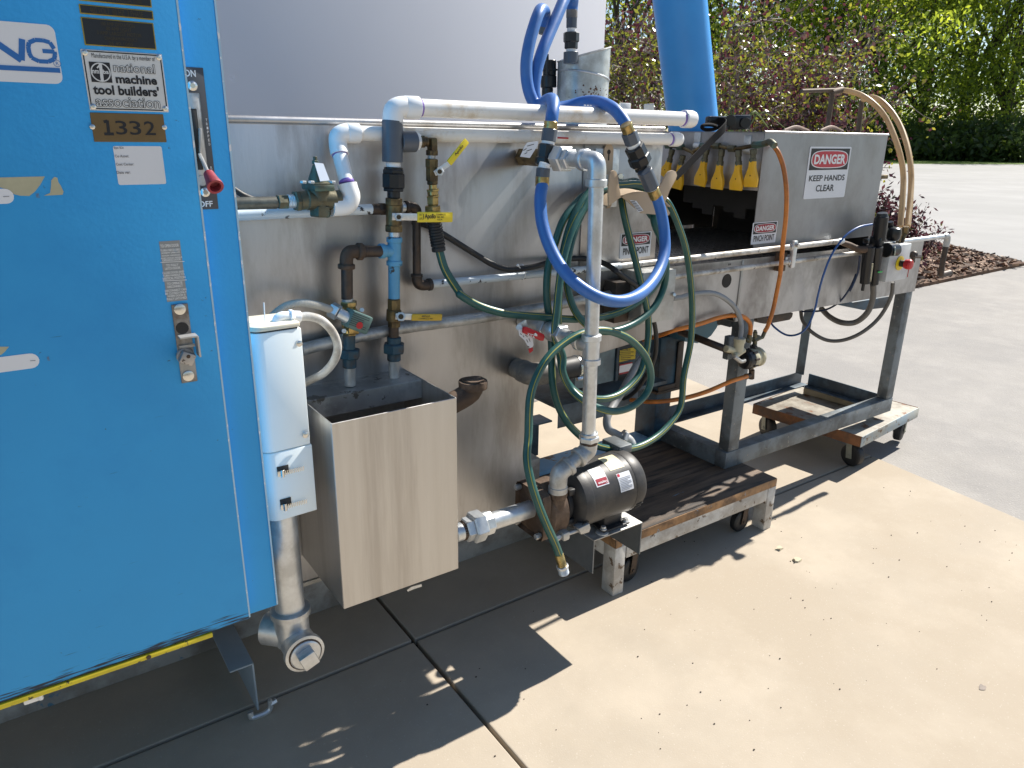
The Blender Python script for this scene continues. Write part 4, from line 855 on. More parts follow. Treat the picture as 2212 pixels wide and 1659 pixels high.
PXc = A('r4',490,400,1.52); rP = .0345
part('pipe', t, GALV, lambda m: m.cyl(V((PXc.x,1.52,A('r4',490,520,1.52).z)), V((PXc.x,1.52,hz0+.02)), rP, 28))
tz = A('r4',520,560,1.52).z; tx = PXc.x
def teebody(m):
    m.cyl(V((tx,1.52,tz-.055)), V((tx,1.52,tz+.035)), rP*1.18, 28); m.lathe(V((tx,1.52,tz+.022)), Z_, [(0,rP*1.2),(.003,rP*1.36),(.018,rP*1.36),(.021,rP*1.18)], 28)
    m.lathe(V((tx+.004,1.52,tz-.045)), -Y_, [(0,rP*1.15),(.055,rP*1.2),(.058,rP*1.36),(.073,rP*1.36),(.075,rP*1.2)], 28); m.cyl(V((tx-.005,1.53,tz-.03)), V((tx-.048,1.575,tz-.03)), rP*1.15, 24)
part('tee_fitting', t, GALV, teebody)
def plug(m):
    m.lathe(V((tx+.004,1.445,tz-.045)), -Y_, [(-.004,rP*1.08),(.004,rP*1.06),(.006,rP*.98)], 28)
    M = Matrix.Translation(V((tx+.004,1.430,tz-.045))) @ Matrix.Rotation(rad(-20),4,'Y'); m.box((-.019,-.016,-.019),(.019,.012,.019),.003,0,M)
part('square_plug', t, GALV, plug)
part('thread_tape', t, RUST, lambda m: m.lathe(V((tx+.004,1.446,tz-.045)), -Y_, [(0,rP*1.17),(.0022,rP*1.15)], 28))
# flexible conduits from the housing
t = thing('flexible_conduit', 'pale ribbed conduit looping from the white housing behind the catch box', 'conduit', A('z5',640,400,1.56))
pts = [A('z5',375,188,1.505), A('z5',450,185,1.51), A('z5',530,212,1.52), A('z5',600,285,1.53), A('z5',633,380,1.54), A('z5',610,470,1.555), A('z5',545,550,1.58), A('z5',470,590,1.60), A('z5',415,618,1.62)]
part('tube', t, FLEX_W, lambda m: m.tube(pts, RR('z5',54,pts[3]), 14, smooth=22, rib=.035), 25)
part('connector', t, WHITEPL, lambda m: (m.tube([A('z5',235,252,1.505), A('z5',245,205,1.505), A('z5',275,185,1.505), A('z5',320,185,1.505)], RR('z5',66,pts[0]), 16, smooth=5), m.hexn(A('z5',318,185,1.505), A('z5',345,186,1.505), RR('z5',92,pts[0])), m.cyl(A('z5',340,186,1.505), A('z5',390,188,1.505), RR('z5',80,pts[0]), 16)), 40)
t = thing('flexible_conduit', 'grey ribbed conduit arching from behind the white housing to the solenoid valve', 'conduit', A('z5',400,110,1.60))
pts = [A('z5',150,260,1.63), A('z5',215,180,1.63), A('z5',300,118,1.625), A('z5',400,98,1.62), A('z5',500,112,1.62), A('z5',600,145,1.635)]
part('tube', t, mat('tan_flex_conduit',(.42,.39,.34),.5,0,.1,14), lambda m: m.tube(pts, RR('z5',52,pts[3]), 14, smooth=22, rib=.035), 25)

# foot bracket with its levelling clamp
zt = A('q3',1655,1005,1.682).z
b0, b1, b2, b3_ = AZ('q3',1512,1022,zt), AZ('q3',1648,985,zt), AZ('q3',1560,760,zt), AZ('q3',1405,800,zt)
t = thing('foot_bracket', 'bent grey steel bracket standing on the ground below the cabinet corner', 'bracket', (b1.x, b1.y, 0))
bx0, bx1, by0 = (b0.x+b3_.x)/2-.01, b1.x, (b0.y+b1.y)/2
FOOTP = mat('foot_bracket_paint', (.30,.36,.41), .45, .1, .1, 10)
part('top_plate', t, FOOTP, lambda m: m.box((bx0,by0,zt-.005),(bx1,2.046,zt),.002))
part('side_plate', t, FOOTP, lambda m: m.box((bx1-.005,by0+.001,.018),(bx1,2.046,zt-.0052),.001))
def cl_(m):
    c = V((bx1-.002,by0+.004,.0))
    m.tube([c+V((-.022,-.004,.024)), c+V((-.020,-.008,.008)), c+V((0,-.012,.0075)), c+V((.022,-.012,.010)), c+V((.030,-.012,.022)), c+V((.030,-.012,.045))], [.008,.0085,.0075,.0085,.007,.006], 8, smooth=4)
    m.hexn(c+V((.030,-.012,.030)), c+V((.048,-.012,.034)), .007)
part('clamp', t, GALV, cl_)

# ================================================================== GALVANISED RISER, SUCTION PIPE, PUMP
RX, RY = 1.228, 1.405
zt_ = A('z6',870,1180,RY).z
top = A('z6',870,1190,RY); bot = A('z8',750,510,RY); mid = A('z7',845,1400,RY)
t = thing('riser_pipe', 'galvanised riser pipe with elbow, tee and angled fittings above the pump', 'pipe', (bot.x, RY, bot.z-.1))
rR = RR('z7',110,A('z7',880,600,RY)); zE = A('z6',870,1190,RY).z; xW = top.x
def axisY(m, Y0, Y1, r, z, hexa=False, seg=22, x=None):
    x = xW if x is None else x
    (m.hexn if hexa else m.cyl)(V((x,Y0,z)), V((x,Y1,z)), r)
def elb(m):
    m.tube([V((xW,RY+.055,zE)), V((xW,RY+.022,zE)), V((xW,RY+.005,zE-.006)), V((xW,RY,zE-.024)), V((xW,RY,zE-.055))], rR*1.22, 24, smooth=6)
    axisY(m, RY+.038, RY+.058, rR*1.42, zE); m.lathe(V((xW,RY,zE-.062)), Z_, [(0,rR*1.1),(.002,rR*1.42),(.018,rR*1.42),(.02,rR*1.2)], 26)
part('elbow', t, GALV, elb, 50)
part('nipple', t, GALV, lambda m: axisY(m, RY+.10, RY+.05, rR*.98, zE))
part('union', t, GALV, lambda m: (axisY(m, RY+.118, RY+.098, rR*1.35, zE, True), axisY(m, RY+.155, RY+.118, rR*1.75, zE, True), axisY(m, RY+.170, RY+.150, rR*1.3, zE)), 30)
wv = part('wall_valve', t, BRASS, lambda m: (axisY(m, T-.001, T-.04, rR*1.25, zE, True), axisY(m, T-.035, RY+.165, rR*1.2, zE)))
part('valve_tag', wv, STICKER, lambda m: m.prism([A('z6',x,y,RY+.155) for x,y in ((330,1085),(352,1055),(435,1045),(425,1080),(370,1170),(298,1160))], (0,.0008,0)))
part('lettering', wv, INK_BK, lambda m: [m.bar(A('z6',x0,y0,RY+.1545), A('z6',x1,y1,RY+.1545), .0016, .0003) for x0,y0,x1,y1 in ((322,1115,345,1100),(350,1082,400,1068),(345,1120,385,1105),(330,1140,350,1130))])
pipe_ax = lambda k: V((xW,RY,zE-.05)).lerp(V((bot.x,RY,bot.z)), k)
part('pipe', t, GALV, lambda m: m.cyl(pipe_ax(0), pipe_ax(1), rR, 26))
kz = lambda zz: pipe_ax((zE-.05-zz)/(zE-.05-bot.z))
zA, zB = A('z7',845,1285,RY).z, A('z7',840,1510,RY).z; zM = A('z7',790,1375,RY).z
def tee(m):
    m.cyl(kz(zB), kz(zA), rR*1.2, 26); m.lathe(kz(zB), Z_, [(0,rR*1.1),(.002,rR*1.42),(.016,rR*1.42),(.018,rR*1.2)], 26); m.lathe(kz(zA)-V((0,0,.018)), Z_, [(0,rR*1.2),(.002,rR*1.42),(.016,rR*1.42),(.018,rR*1.1)], 26)
    x = kz(zM).x; axisY(m, RY, RY+.045, rR*1.25, zM, x=x); axisY(m, RY+.035, RY+.052, rR*1.45, zM, x=x)
part('tee', t, GALV, tee)
xm = kz(zM).x
part('branch_nipple', t, GALV_OLD, lambda m: axisY(m, RY+.05, RY+.13, rR*.95, zM, x=xm))
bv = part('ball_valve', t, GALV, lambda m: (axisY(m, RY+.115, RY+.14, rR*1.4, zM, True, x=xm), m.ball(V((xm,RY+.165,zM)), rR*1.55, sc=(1,1.2,1)), axisY(m, RY+.19, RY+.215, rR*1.35, zM, True, x=xm), axisY(m, RY+.21, T-.001, rR*1.05, zM, x=xm)), 40)
lv = part('lever', bv, GALV, lambda m: (m.bar(A('z7',285,1240,RY+.165), A('z7',345,1205,RY+.165), .02, .004, (0,1,0), .001), m.hexn(A('z7',290,1240,RY+.17), A('z7',290,1240,RY+.155), .009)))
gr = part('grip', lv, LEVER_R, lambda m: m.prism([A('z7',x,y,RY+.14) for x,y in ((325,1240),(345,1235),(475,1290),(482,1310),(472,1342),(450,1340),(322,1282))], (0,.008,0), bev=.002))
part('lettering', gr, WHITEPL, lambda m: (m.text('KITZ', A('z7',352,1302,RY+.1395), A('z7',405,1318,RY+.1395)-A('z7',352,1302,RY+.1395), V((.001,0,.008)), .02, nrm=(0,-1,0), lift=.0005), m.prism([A('z7',x,y,RY+.1395) for x,y in ((400,1288),(412,1280),(424,1292),(424,1306),(404,1302))],(0,-.0005,0))))
tg = part('hang_tag', bv, STICKER, lambda m: m.prism([A('z7',x,y,RY+.148) for x,y in ((285,1258),(312,1252),(390,1322),(397,1370),(385,1395),(362,1390),(330,1335),(292,1300))], (0,.0008,0)))
part('red_tip', tg, LEVER_R, lambda m: m.prism([A('z7',x,y,RY+.1472) for x,y in ((358,1400),(390,1388),(394,1412),(368,1432))], (0,.0008,0)))
part('lettering', tg, INK_BK, lambda m: [m.bar(A('z7',x0,y0,RY+.1475), A('z7',x1,y1,RY+.1475), .0016, .0003) for x0,y0,x1,y1 in ((300,1285,308,1296),(318,1300,326,1312),(345,1330,356,1352),(336,1296,352,1310),(362,1322,372,1345),(352,1378,366,1386))])
# lower fittings
pa, pb, pc, pd, pe = A('z8',752,520,RY), A('z8',745,625,RY), A('z8',650,690,RY), A('z8',545,785,RY), A('z8',538,905,RY)
part('collar', t, GALV, lambda m: (C(m,'z8',755,525,755,498,122,RY,seg=26), C(m,'z8',754,560,754,520,140,RY,hexa=True)))
part('thread_tape', t, RUST, lambda m: C(m,'z8',752,580,752,555,125,RY,seg=24))
def e45(m, a, b, c, r_): m.tube([a, a.lerp(b,.75), b.lerp(a,.15).lerp(b.lerp(c,.15),.5), b.lerp(c,.25), c], r_, 24, smooth=5)
part('angled_elbow', t, GALV_OLD, lambda m: (e45(m, A('z8',752,572,RY), pb, A('z8',690,668,RY), rR*1.32), m.cyl(A('z8',700,660,RY), A('z8',672,680,RY), rR*1.5, 26)), 50)
part('nipple', t, GALV_OLD, lambda m: m.cyl(A('z8',680,672,RY), A('z8',600,735,RY), rR*1.02, 24))
part('angled_elbow', t, GALV_OLD, lambda m: (e45(m, A('z8',610,728,RY), pd, pe, rR*1.32), m.cyl(A('z8',622,722,RY), A('z8',596,744,RY), rR*1.5, 26), m.lathe(pe-V((0,0,.004)), Z_, [(0,rR*1.2),(.002,rR*1.42),(.018,rR*1.42),(.02,rR*1.25)], 26)), 50)

# suction pipe from the catch box to the pump
PYY = 1.46
s0, s1 = A('b5',175,1000,PYY), A('b5',1050,745,PYY); zs = (s0.z+s1.z)/2
t = thing('suction_pipe', 'short galvanised pipe with a big hexagon union between catch box and pump', 'pipe', (s0.x+.1, PYY, zs))
rS = RR('b5',200,A('b5',600,870,PYY))
part('pipe', t, GALV, lambda m: m.cyl(V((A('b5',520,880,PYY).x,PYY,zs)), V((s1.x+.01,PYY,zs)), rS, 28))
part('nipple', t, GALV, lambda m: m.cyl(V((TX1,PYY,zs)), V((A('b5',280,960,PYY).x,PYY,zs)), rS*.98, 24))
part('thread_tape', t, RUST, lambda m: m.tube([V((A('b5',232,960,PYY).x+k*.0015,PYY,zs)) for k in range(9)], rS*1.01, 22, rib=.03), 20)
part('hex_union', t, GALV, lambda m: (m.hexn(V((A('b5',262,960,PYY).x,PYY,zs)), V((A('b5',345,940,PYY).x,PYY,zs)), rS*1.25), m.hexn(V((A('b5',335,940,PYY).x,PYY,zs)), V((A('b5',465,900,PYY).x,PYY,zs)), rS*1.62), m.cyl(V((A('b5',460,900,PYY).x,PYY,zs)), V((A('b5',555,880,PYY).x,PYY,zs)), rS*1.32, 8)), 30)

# pump and motor
cm = A('z8',880,860,PYY); zm = cm.z; rM = .093
mx0, mx1 = A('z8',655,950,PYY-.06).x, A('z8',1105,800,PYY-.05).x
t = thing('pump_motor', 'black electric motor coupled to a rusty iron pump on its bracket', 'motor', ((mx0+mx1)/2, PYY, zm-rM))
part('motor_shell', t, MOTOR, lambda m: m.lathe(V((mx0+.045,PYY,zm)), X_, [(0,rM*.93),(.004,rM*.985),(mx1-mx0-.09,rM*.985),(mx1-mx0-.088,rM*.985)], 48))
part('front_bell', t, MOTOR, lambda m: m.lathe(V((mx0,PYY,zm)), X_, [(0,rM*.45),(.003,rM*.62),(.012,rM*.86),(.022,rM*.96),(.047,rM*1.0),(.05,rM*.99)], 40))
part('rear_bell', t, MOTOR, lambda m: m.lathe(V((mx1-.048,PYY,zm)), X_, [(0,rM*.99),(.003,rM*1.0),(.034,rM*.985),(.043,rM*.93),(.048,rM*.80),(.050,rM*.3)], 40))
def vents(m):
    for k in range(5):
        a_ = rad(-28-k*9); 
        for x in (mx0+.012, mx1-.038): m.bar(V((x,PYY-math.cos(a_)*rM*1.004,zm+math.sin(a_)*rM*1.004)), V((x+.024,PYY-math.cos(a_)*rM*1.004,zm+math.sin(a_)*rM*1.004)), .0042, .0022, (0,-math.cos(a_),math.sin(a_)))
part('vent_slot', t, DARKIN, vents)
part('junction_cover', t, FRAME, lambda m: m.box((mx1-.028,PYY+.012,zm+rM*.78),(mx1+.024,PYY+.095,zm+rM*1.10),.005))
def cpatch(name, par, ma, x0, x1, a0, a1, lift=.0008):
    mb = MB(); n = 10; R_ = [[V((x, PYY-math.cos(a_)*(rM*.986+lift), zm+math.sin(a_)*(rM*.986+lift))) for x in (x0,x1)] for a_ in [rad(a0+(a1-a0)*k/n) for k in range(n+1)]]
    vv_ = [[mb.bm.verts.new(p) for p in r] for r in R_]
    for i in range(n): mb.bm.faces.new((vv_[i][0],vv_[i][1],vv_[i+1][1],vv_[i+1][0]))
    return obj(name, mb, ma, par, 60)
lb = cpatch('brand_label', t, STICKER, mx0+.066, mx0+.112, 34, 70)
r_ = cpatch('red_band', lb, INK_RD2, mx0+.070, mx0+.110, 36, 48, .0014)
a_ = rad(40); pn = V((0,-math.cos(a_),math.sin(a_))); pt = V((0,math.sin(a_),math.cos(a_))); c_ = V((mx0+.107,PYY,zm))+pn*(rM*.986+.0024)+pt*.005
part('lettering', lb, WHITEPL, lambda m: m.text('Dayton', c_, V((-.033,0,0)), -pt*.0095, .02, nrm=pn, lift=.0004))
cpatch('paper_label', t, PAPER_Y, mx0+.135, mx0+.190, 55, 92)
lb = cpatch('rating_label', t, STICKER, mx1-.112, mx1-.062, 12, 46)
cpatch('red_corner', lb, INK_RD, mx1-.110, mx1-.101, 40, 45, .0014)
def lines(m):
    for k in range(9):
        a_ = rad(15+k*2.7); m.bar(V((mx1-.109,PYY-math.cos(a_)*(rM*.986+.0014),zm+math.sin(a_)*(rM*.986+.0014))), V((mx1-(.066 if k % 3 else .078),PYY-math.cos(a_)*(rM*.986+.0014),zm+math.sin(a_)*(rM*.986+.0014))), .0011, .0004, (0,-math.cos(a_),math.sin(a_)))
part('lettering', lb, INK_GY, lines)
# pump end
xv = A('z8',535,1010,RY).x; vol = thing('iron_pump', 'rust brown cast iron pump head under the angled fittings', 'pump', (xv, PYY, zm-.1))
zp = (A('z8',538,905,RY).z); rp = .082
def volute(m):
    m.lathe(V((xv-.035,PYY,zm-.005)), X_, [(0,rp*.55),(.004,rp*.8),(.012,rp*.96),(.05,rp*1.0),(.058,rp*1.0),(.066,rp*.85),(.07,rp*.5)], 36)
    m.cyl(V((xv,RY,zm-.03)), V((xv,RY,zp+.004)), rR*1.25, 26); m.lathe(V((xv,RY,zp-.018)), Z_, [(0,rR*1.3),(.004,rR*1.4),(.018,rR*1.4),(.02,rR*1.1)], 26)
    m.cyl(V((s1.x-.01,PYY,zs)), V((xv-.02,PYY,zs)), rS*1.3, 26)
part('casing', vol, RUST, volute, 40)
part('flange_plate', vol, RUST, lambda m: m.box((xv-.05,PYY-.066,zm-.075),(xv-.036,PYY+.066,zm+.068),.02))
for y, z in ((-.048,-.058),(-.048,.05),(.05,.05),(.05,-.058)):
    part('bolt', vol, GALV_OLD, lambda m: m.hexn(V((xv-.068,PYY+y,zm+z)), V((xv-.05,PYY+y,zm+z)), .008))
def adapter(m):
    m.lathe(V((xv+.034,PYY,zm)), X_, [(0,.055),(.003,.066),(mx0-xv-.036,.06),(mx0-xv-.03,.05)], 28)
    for a_ in (45,135,225,315): m.bar(V((xv+.04,PYY+math.cos(rad(a_))*.066,zm+math.sin(rad(a_))*.066)), V((mx0+.006,PYY+math.cos(rad(a_))*.066,zm+math.sin(rad(a_))*.066)), .02, .02, (0,1,0), .004)
part('adapter', t, MOTOR, adapter)
def lug(m):
    z_ = zm-.062; y_ = PYY-.078
    m.box((xv-.002,y_-.012,z_-.013),(xv+.022,y_+.03,z_+.013),.006); m.cyl(V((xv-.02,y_,z_)), V((mx0+.02,y_,z_)), .0055, 12); m.hexn(V((xv-.022,y_,z_)), V((xv-.008,y_,z_)), .0085)
part('clamp_lug', vol, GALV_OLD, lug)
part('clamp_lug', t, GALV_OLD, lambda m: m.prism([V((x,PYY-.09,zm-.062+z)) for x, z in ((mx0-.006,.012),(mx0+.034,.017),(mx0+.04,.0),(mx0+.034,-.012),(mx0+.004,-.010))], (0,.028,0), bev=.003))
# motor foot and bracket
zb = .388; bxa, bxb, bya = 1.283, 1.478, 1.405
part('foot', t, MOTOR, lambda m: (m.box((bxa+.045,PYY-.048,zb+.0045),(bxb-.045,PYY+.06,zb+.012),.004), m.box((bxa+.060,PYY-.03,zb+.011),(bxb-.062,PYY+.05,zm-rM*.8),.006)))
for x, y in ((bxa+.052,PYY-.036),(bxb-.054,PYY-.036)):
    part('bolt', t, GALV, lambda m: (m.cyl(V((x,y,zb+.011)),V((x,y,zb+.014)),.0105,18), m.hexn(V((x,y,zb+.013)),V((x,y,zb+.022)),.0072)))
t = thing('motor_bracket', 'folded sheet steel bracket carrying the black motor beside the white legged dolly', 'bracket', ((bxa+bxb)/2, 1.56, zb-.11))
BRK = mat('dark_bracket_steel',(.20,.215,.225),.42,.55,.15,10,dirt=(.11,.14,.17),dirt_scale=7,dirt_amt=.44)
part('top_plate', t, GALV_OLD, lambda m: m.box((bxa,bya,zb-.004),(bxb,T-.001,zb),.001))
part('flange', t, BRK, lambda m: m.prism([(bxa,bya,zb-.0042),(bxa,T-.001,zb-.0042),(bxa,T-.001,zb-.112),(bxa,bya+.0,zb-.112)], (.004,0,0)))
part('flange', t, BRK, lambda m: m.prism([(bxb-.004,bya,zb-.0042),(bxb-.004,T-.001,zb-.0042),(bxb-.004,T-.001,zb-.112),(bxb-.004,bya+.0,zb-.112)], (.004,0,0)))
part('hanger_plate', t, BRK, lambda m: m.box((bxa,T+.001,zb-.112),(bxb,T+.006,zb)))
part('rubber_washer', t, mat('white_washer',(.6,.58,.54),.5,0,.1,10), lambda m: m.cyl(V((bxa+.048,PYY-.036,zb)), V((bxa+.048,PYY-.036,zb+.0044)), .019, 20))

# drain elbow with black rubber coupling
t = thing('drain_elbow', 'grey plastic drain elbow with a black rubber coupling and hose clamp', 'elbow', A('a4',200,330,1.60))
w0 = A('a4',50,300,T); zz = w0.z; dx = w0.x
part('stub', t, GREYPVC2, lambda m: (m.cyl(V((dx,T-.001,zz)), V((dx,T-.045,zz)), .030, 24), m.cyl(V((dx,T-.03,zz)), V((dx,T-.048,zz)), .034, 24)))
yB = T-.085
part('elbow', t, GREYPVC2, lambda m: (m.tube([V((dx,T-.045,zz)), V((dx,T-.066,zz)), V((dx+.010,T-.080,zz)), V((dx+.036,yB,zz)), V((dx+.085,yB,zz))], .0335, 24, smooth=6), m.cyl(V((dx+.062,yB,zz)), V((dx+.088,yB,zz)), .0375, 26)), 50)
part('rubber_coupling', t, RUBBER, lambda m: m.cyl(V((dx+.092,yB,zz)), V((dx+.178,yB,zz)), .0335, 26))
part('hose_clamp', t, CHROME, lambda m: (m.cyl(V((dx+.156,yB,zz)), V((dx+.170,yB,zz)), .0350, 28), m.hexn(V((dx+.150,yB-.022,zz-.032)), V((dx+.176,yB-.022,zz-.032)), .0065)))

# ================================================================== CONVEYOR SECTION
KY = 1.735; CX0, CX1 = 1.30, 3.53; CB = 2.56
conv = thing('conveyor', 'stainless conveyor trough with mesh belt between tank and hood', 'conveyor', (2.4, 2.0, .83))
zr = .838
def trough(m):
    m.prism([(XR+.002,KY,.857),(2.215,KY,.889),(2.232,KY,.850),(CX1,KY,zr-.006),(CX1,KY,1.068),(XR+.002,KY,1.09)], (0,.004,0))
    m.prism([(XR+.002,CB,.857),(2.215,CB,.889),(2.232,CB,.850),(CX1,CB,zr-.006),(CX1,CB,1.068),(XR+.002,CB,1.09)], (0,.004,0))
    m.prism([(XR+.002,KY+.004,.857),(2.215,KY+.004,.889),(2.215,CB,.889),(XR+.002,CB,.857)], (0,0,.003))
    m.prism([(2.232,KY+.004,.850),(CX1,KY+.004,zr-.006),(CX1,CB,zr-.006),(2.232,CB,.850)], (0,0,.003))
    m.box((CX1-.004,KY+.004,zr-.002),(CX1,CB,1.036))
part('trough', conv, STEEL_H, trough, 25)
part('seam_strip', conv, BOXGREY, lambda m: m.bar((2.236,KY-.002,.852),(2.24,KY-.002,1.08),.010,.0035,(0,1,0),.001))
hc = A('a3',1020,322,KY)
part('drain_hole', conv, DARKIN, lambda m: m.lathe(hc-V((0,.0006,0)), -Y_, [(0,.0255),(.0012,.0245)], 26))
part('vent_mark', conv, DARKIN, lambda m: (m.box(A('a3',1044,122,KY-.001),A('a3',1052,98,KY-.0001)), m.box(A('a3',1062,120,KY-.001),A('a3',1070,97,KY-.0001))))
# belt of woven wire
def belt(m):
    nx, ny = 74, 44
    for i in range(nx):
        x = XR+.02 + (CX1-XR-.06)*i/nx; pts = [V((x+.010*(j % 2), KY+.012+(CB-KY-.024)*j/ny, 1.058+.004*((i+j) % 2))) for j in range(ny+1)]
        m.tube(pts, .0040, 5)
part('mesh_belt', conv, BELT, belt, 60)
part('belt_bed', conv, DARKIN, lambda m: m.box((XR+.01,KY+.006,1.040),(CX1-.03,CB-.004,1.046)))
# rails along the front
def rail(name, lab, mt, reg, p0, p1, r, Y=1.70):
    t = thing(name, lab, 'rail', (p0.x, Y, p0.z)); part('pipe', t, mt, lambda m: m.cyl(p0, p1, r, 20)); return t
zu = (A('z1',600,1282,1.70).z + A('a2',900,1232,1.70).z)/2; r_ = RR('a2',62,A('a2',1300,1200,1.70))
ru = rail('guide_rail', 'upper worn white pipe rail along the conveyor front', PAINTPIPE2, '', V((A('a2',480,1280,1.70).x,1.70,zu)), V((A('z1',1225,1215,1.70).x,1.70,zu)), r_)
zl_ = A('z1',500,1395,1.70).z
rl = rail('guide_rail', 'lower pale pipe rail along the conveyor front', PAINTPIPE2, '', V((A('z1',-40,1440,1.70).x,1.70,zl_)), V((A('z1',1395,1315,1.70).x,1.70,zl_)), r_*.85)
part('end_collar', ru, GALV, lambda m: m.cyl(V((A('z1',1225,1215,1.70).x,1.70,zu)), V((A('z1',1258,1215,1.70).x,1.70,zu)), r_*1.2, 18))
part('end_elbow', ru, RUST, lambda m: m.tube([A('z1',1255,1205,1.70), A('z1',1310,1222,1.69), A('z1',1370,1250,1.675), A('z1',1430,1255,1.66), A('z1',1475,1238,1.655)], [r_*1.0,r_*1.15,r_*1.3,r_*1.35,r_*1.2], 16, smooth=4))
xb = A('z1',885,1280,1.70).x
cl = thing('pipe_clamp', 'galvanised clamp bracket joining the two conveyor rails by the orange hose', 'clamp', (xb,1.70,zl_))
part('strap', cl, GALV, lambda m: (m.box((xb-.012,1.684,zl_-.022),(xb+.012,1.70,zu+.024),.004), m.cyl(V((xb-.018,1.70,zu)),V((xb+.018,1.70,zu)),r_*1.35,18), m.cyl(V((xb-.018,1.70,zl_)),V((xb+.018,1.70,zl_)),r_*1.2,18), m.box((xb-.03,1.70,zl_-.012),(xb+.02,KY,zl_+.02),.002)))
part('bolt', cl, CHROME, lambda m: m.hexn(V((xb,1.684,zu+.008)), V((xb,1.672,zu+.008)), .008))
part('standoff', cl, RUST, lambda m: m.box((xb-.05,1.702,zl_-.035),(xb-.02,KY,zu-.02),.003))
# crank shaped pipe at the far end
t = thing('drain_pipe', 'silver and black pipe cranked downwards beyond the conveyor end', 'pipe', A('e6',1180,1210,1.70))
c0, c1, c2, c3 = A('e6',850,815,1.70), A('e6',1262,790,1.70), A('e6',1165,1190,1.70), A('e6',1300,1190,1.70); r_ = RR('e6',46,c1)
part('silver_pipe', t, GALV, lambda m: m.cyl(V((c0.x-.10,1.70,c1.z)), c1, r_, 18))
part('elbow', t, GALV_OLD, lambda m: m.tube([c1-V((.02,0,0)), c1+V((.008,0,0)), c1+V((.022,0,-.014)), c1+V((.022,0,-.05))], r_*1.35, 16, smooth=5))
part('drop_pipe', t, BLACKIRON, lambda m: m.cyl(c1+V((.022,0,-.045)), V((c1.x+.022,1.70,c2.z+.02)), r_*1.15, 16))
part('bottom_elbow', t, BLACKIRON, lambda m: (m.tube([V((c1.x+.022,1.70,c2.z+.03)), V((c1.x+.022,1.70,c2.z+.008)), V((c1.x+.034,1.70,c2.z-.004)), V((c1.x+.07,1.70,c2.z-.004)), V((c1.x+.11,1.70,c2.z-.002))], r_*1.4, 16, smooth=5),))

# hood over the far half of the belt
HX0, HX1, HZ0, HZ1, HB = 2.283, 3.075, 1.118, 1.527, 2.60
hood = thing('hood', 'grey stainless hood over the conveyor with warning signs on its front', 'hood', ((HX0+HX1)/2, 2.0, HZ0))
HOODM = mat('hood_stainless', (.34,.345,.36), .42, .82, .08, 5, (1,1,.7), .04, 90, dirt=(.28,.28,.285), dirt_scale=4, dirt_amt=.42)
part('front_panel', hood, HOODM, lambda m: m.prism([(HX0+.012,KY,HZ0),(HX1,KY,HZ0),(HX1,KY,HZ1),(HX0,KY,HZ1),(HX0,KY,HZ0+.03)], (0,.003,0)))
part('top_panel', hood, HOODM, lambda m: m.box((HX0,KY+.0035,HZ1-.003),(HX1,HB,HZ1)))
part('back_panel', hood, HOODM, lambda m: (m.box((HX0,HB-.003,1.088),(HX1,HB,HZ1-.0035)), m.box((HX0,HB-.003,1.0),(2.80,HB,1.0875)), m.box((2.93,HB-.003,1.0),(HX1,HB,1.0875))))
part('shade_lining', hood, DARKIN, lambda m: (m.box((HX0+.006,HB-.008,1.088),(HX1-.006,HB-.004,1.50)), m.box((HX0+.006,HB-.008,1.05),(2.798,HB-.004,1.0875)), m.box((2.932,HB-.008,1.05),(HX1-.006,HB-.004,1.0875)), m.box((HX1-.008,KY+.01,1.05),(HX1-.004,HB-.01,1.50)), m.box((HX0+.006,KY+.005,HZ0+.01),(HX1-.01,KY+.008,1.50)), m.box((HX0+.006,KY+.01,1.505),(HX1-.01,HB-.01,1.51))))  # dark sheets put in where the hood's inside lies in shade
part('unseen_end_panel', hood, HOODM, lambda m: m.box((HX1-.003,KY+.0035,HZ0+.05),(HX1,HB-.0035,HZ1-.0035)))  # unseen end, closed off to keep the sun out of the hood
part('end_panel', hood, STEEL_H, lambda m: m.box((HX0,KY+.0035,1.326),(HX0+.003,HB-.0035,HZ1-.0035)))
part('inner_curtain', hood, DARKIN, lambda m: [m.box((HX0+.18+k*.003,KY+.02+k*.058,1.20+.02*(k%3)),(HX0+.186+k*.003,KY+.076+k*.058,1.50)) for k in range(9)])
part('top_edge', hood, STEEL, lambda m: m.cyl((HX0-.001,KY+.002,HZ1-.0005),(HX1+.004,KY+.002,HZ1-.0005),.0045,16))
part('latch', hood, BRASS, lambda m: m.box(A('z1',1520,735,1.76),A('z1',1556,700,1.79),.003))
for (x, y) in ((185,405),(555,430)):
    p = AX('z1', x, y+40, HX0-.004)
    part('hanger_clip', hood, GALV, lambda m: (m.box((HX0-.004,p.y-.016,p.z-.02),(HX0-.0005,p.y+.016,p.z+.028),.0015), m.cyl(V((HX0-.012,p.y,p.z-.022)),V((HX0-.012,p.y-.03,p.z-.022)),.014,14)))
# top clutter on the hood
part('scrap', hood, mat('rusty_scrap',(.30,.20,.15),.7,0,.3,30), lambda m: [m.tube([A('z1',x0,378,1.95), A('z1',(x0+x1)/2,350,1.95), A('z1',x1,380,1.95)], .008, 8, smooth=4) for x0, x1 in ((830,1010),(1100,1260))])

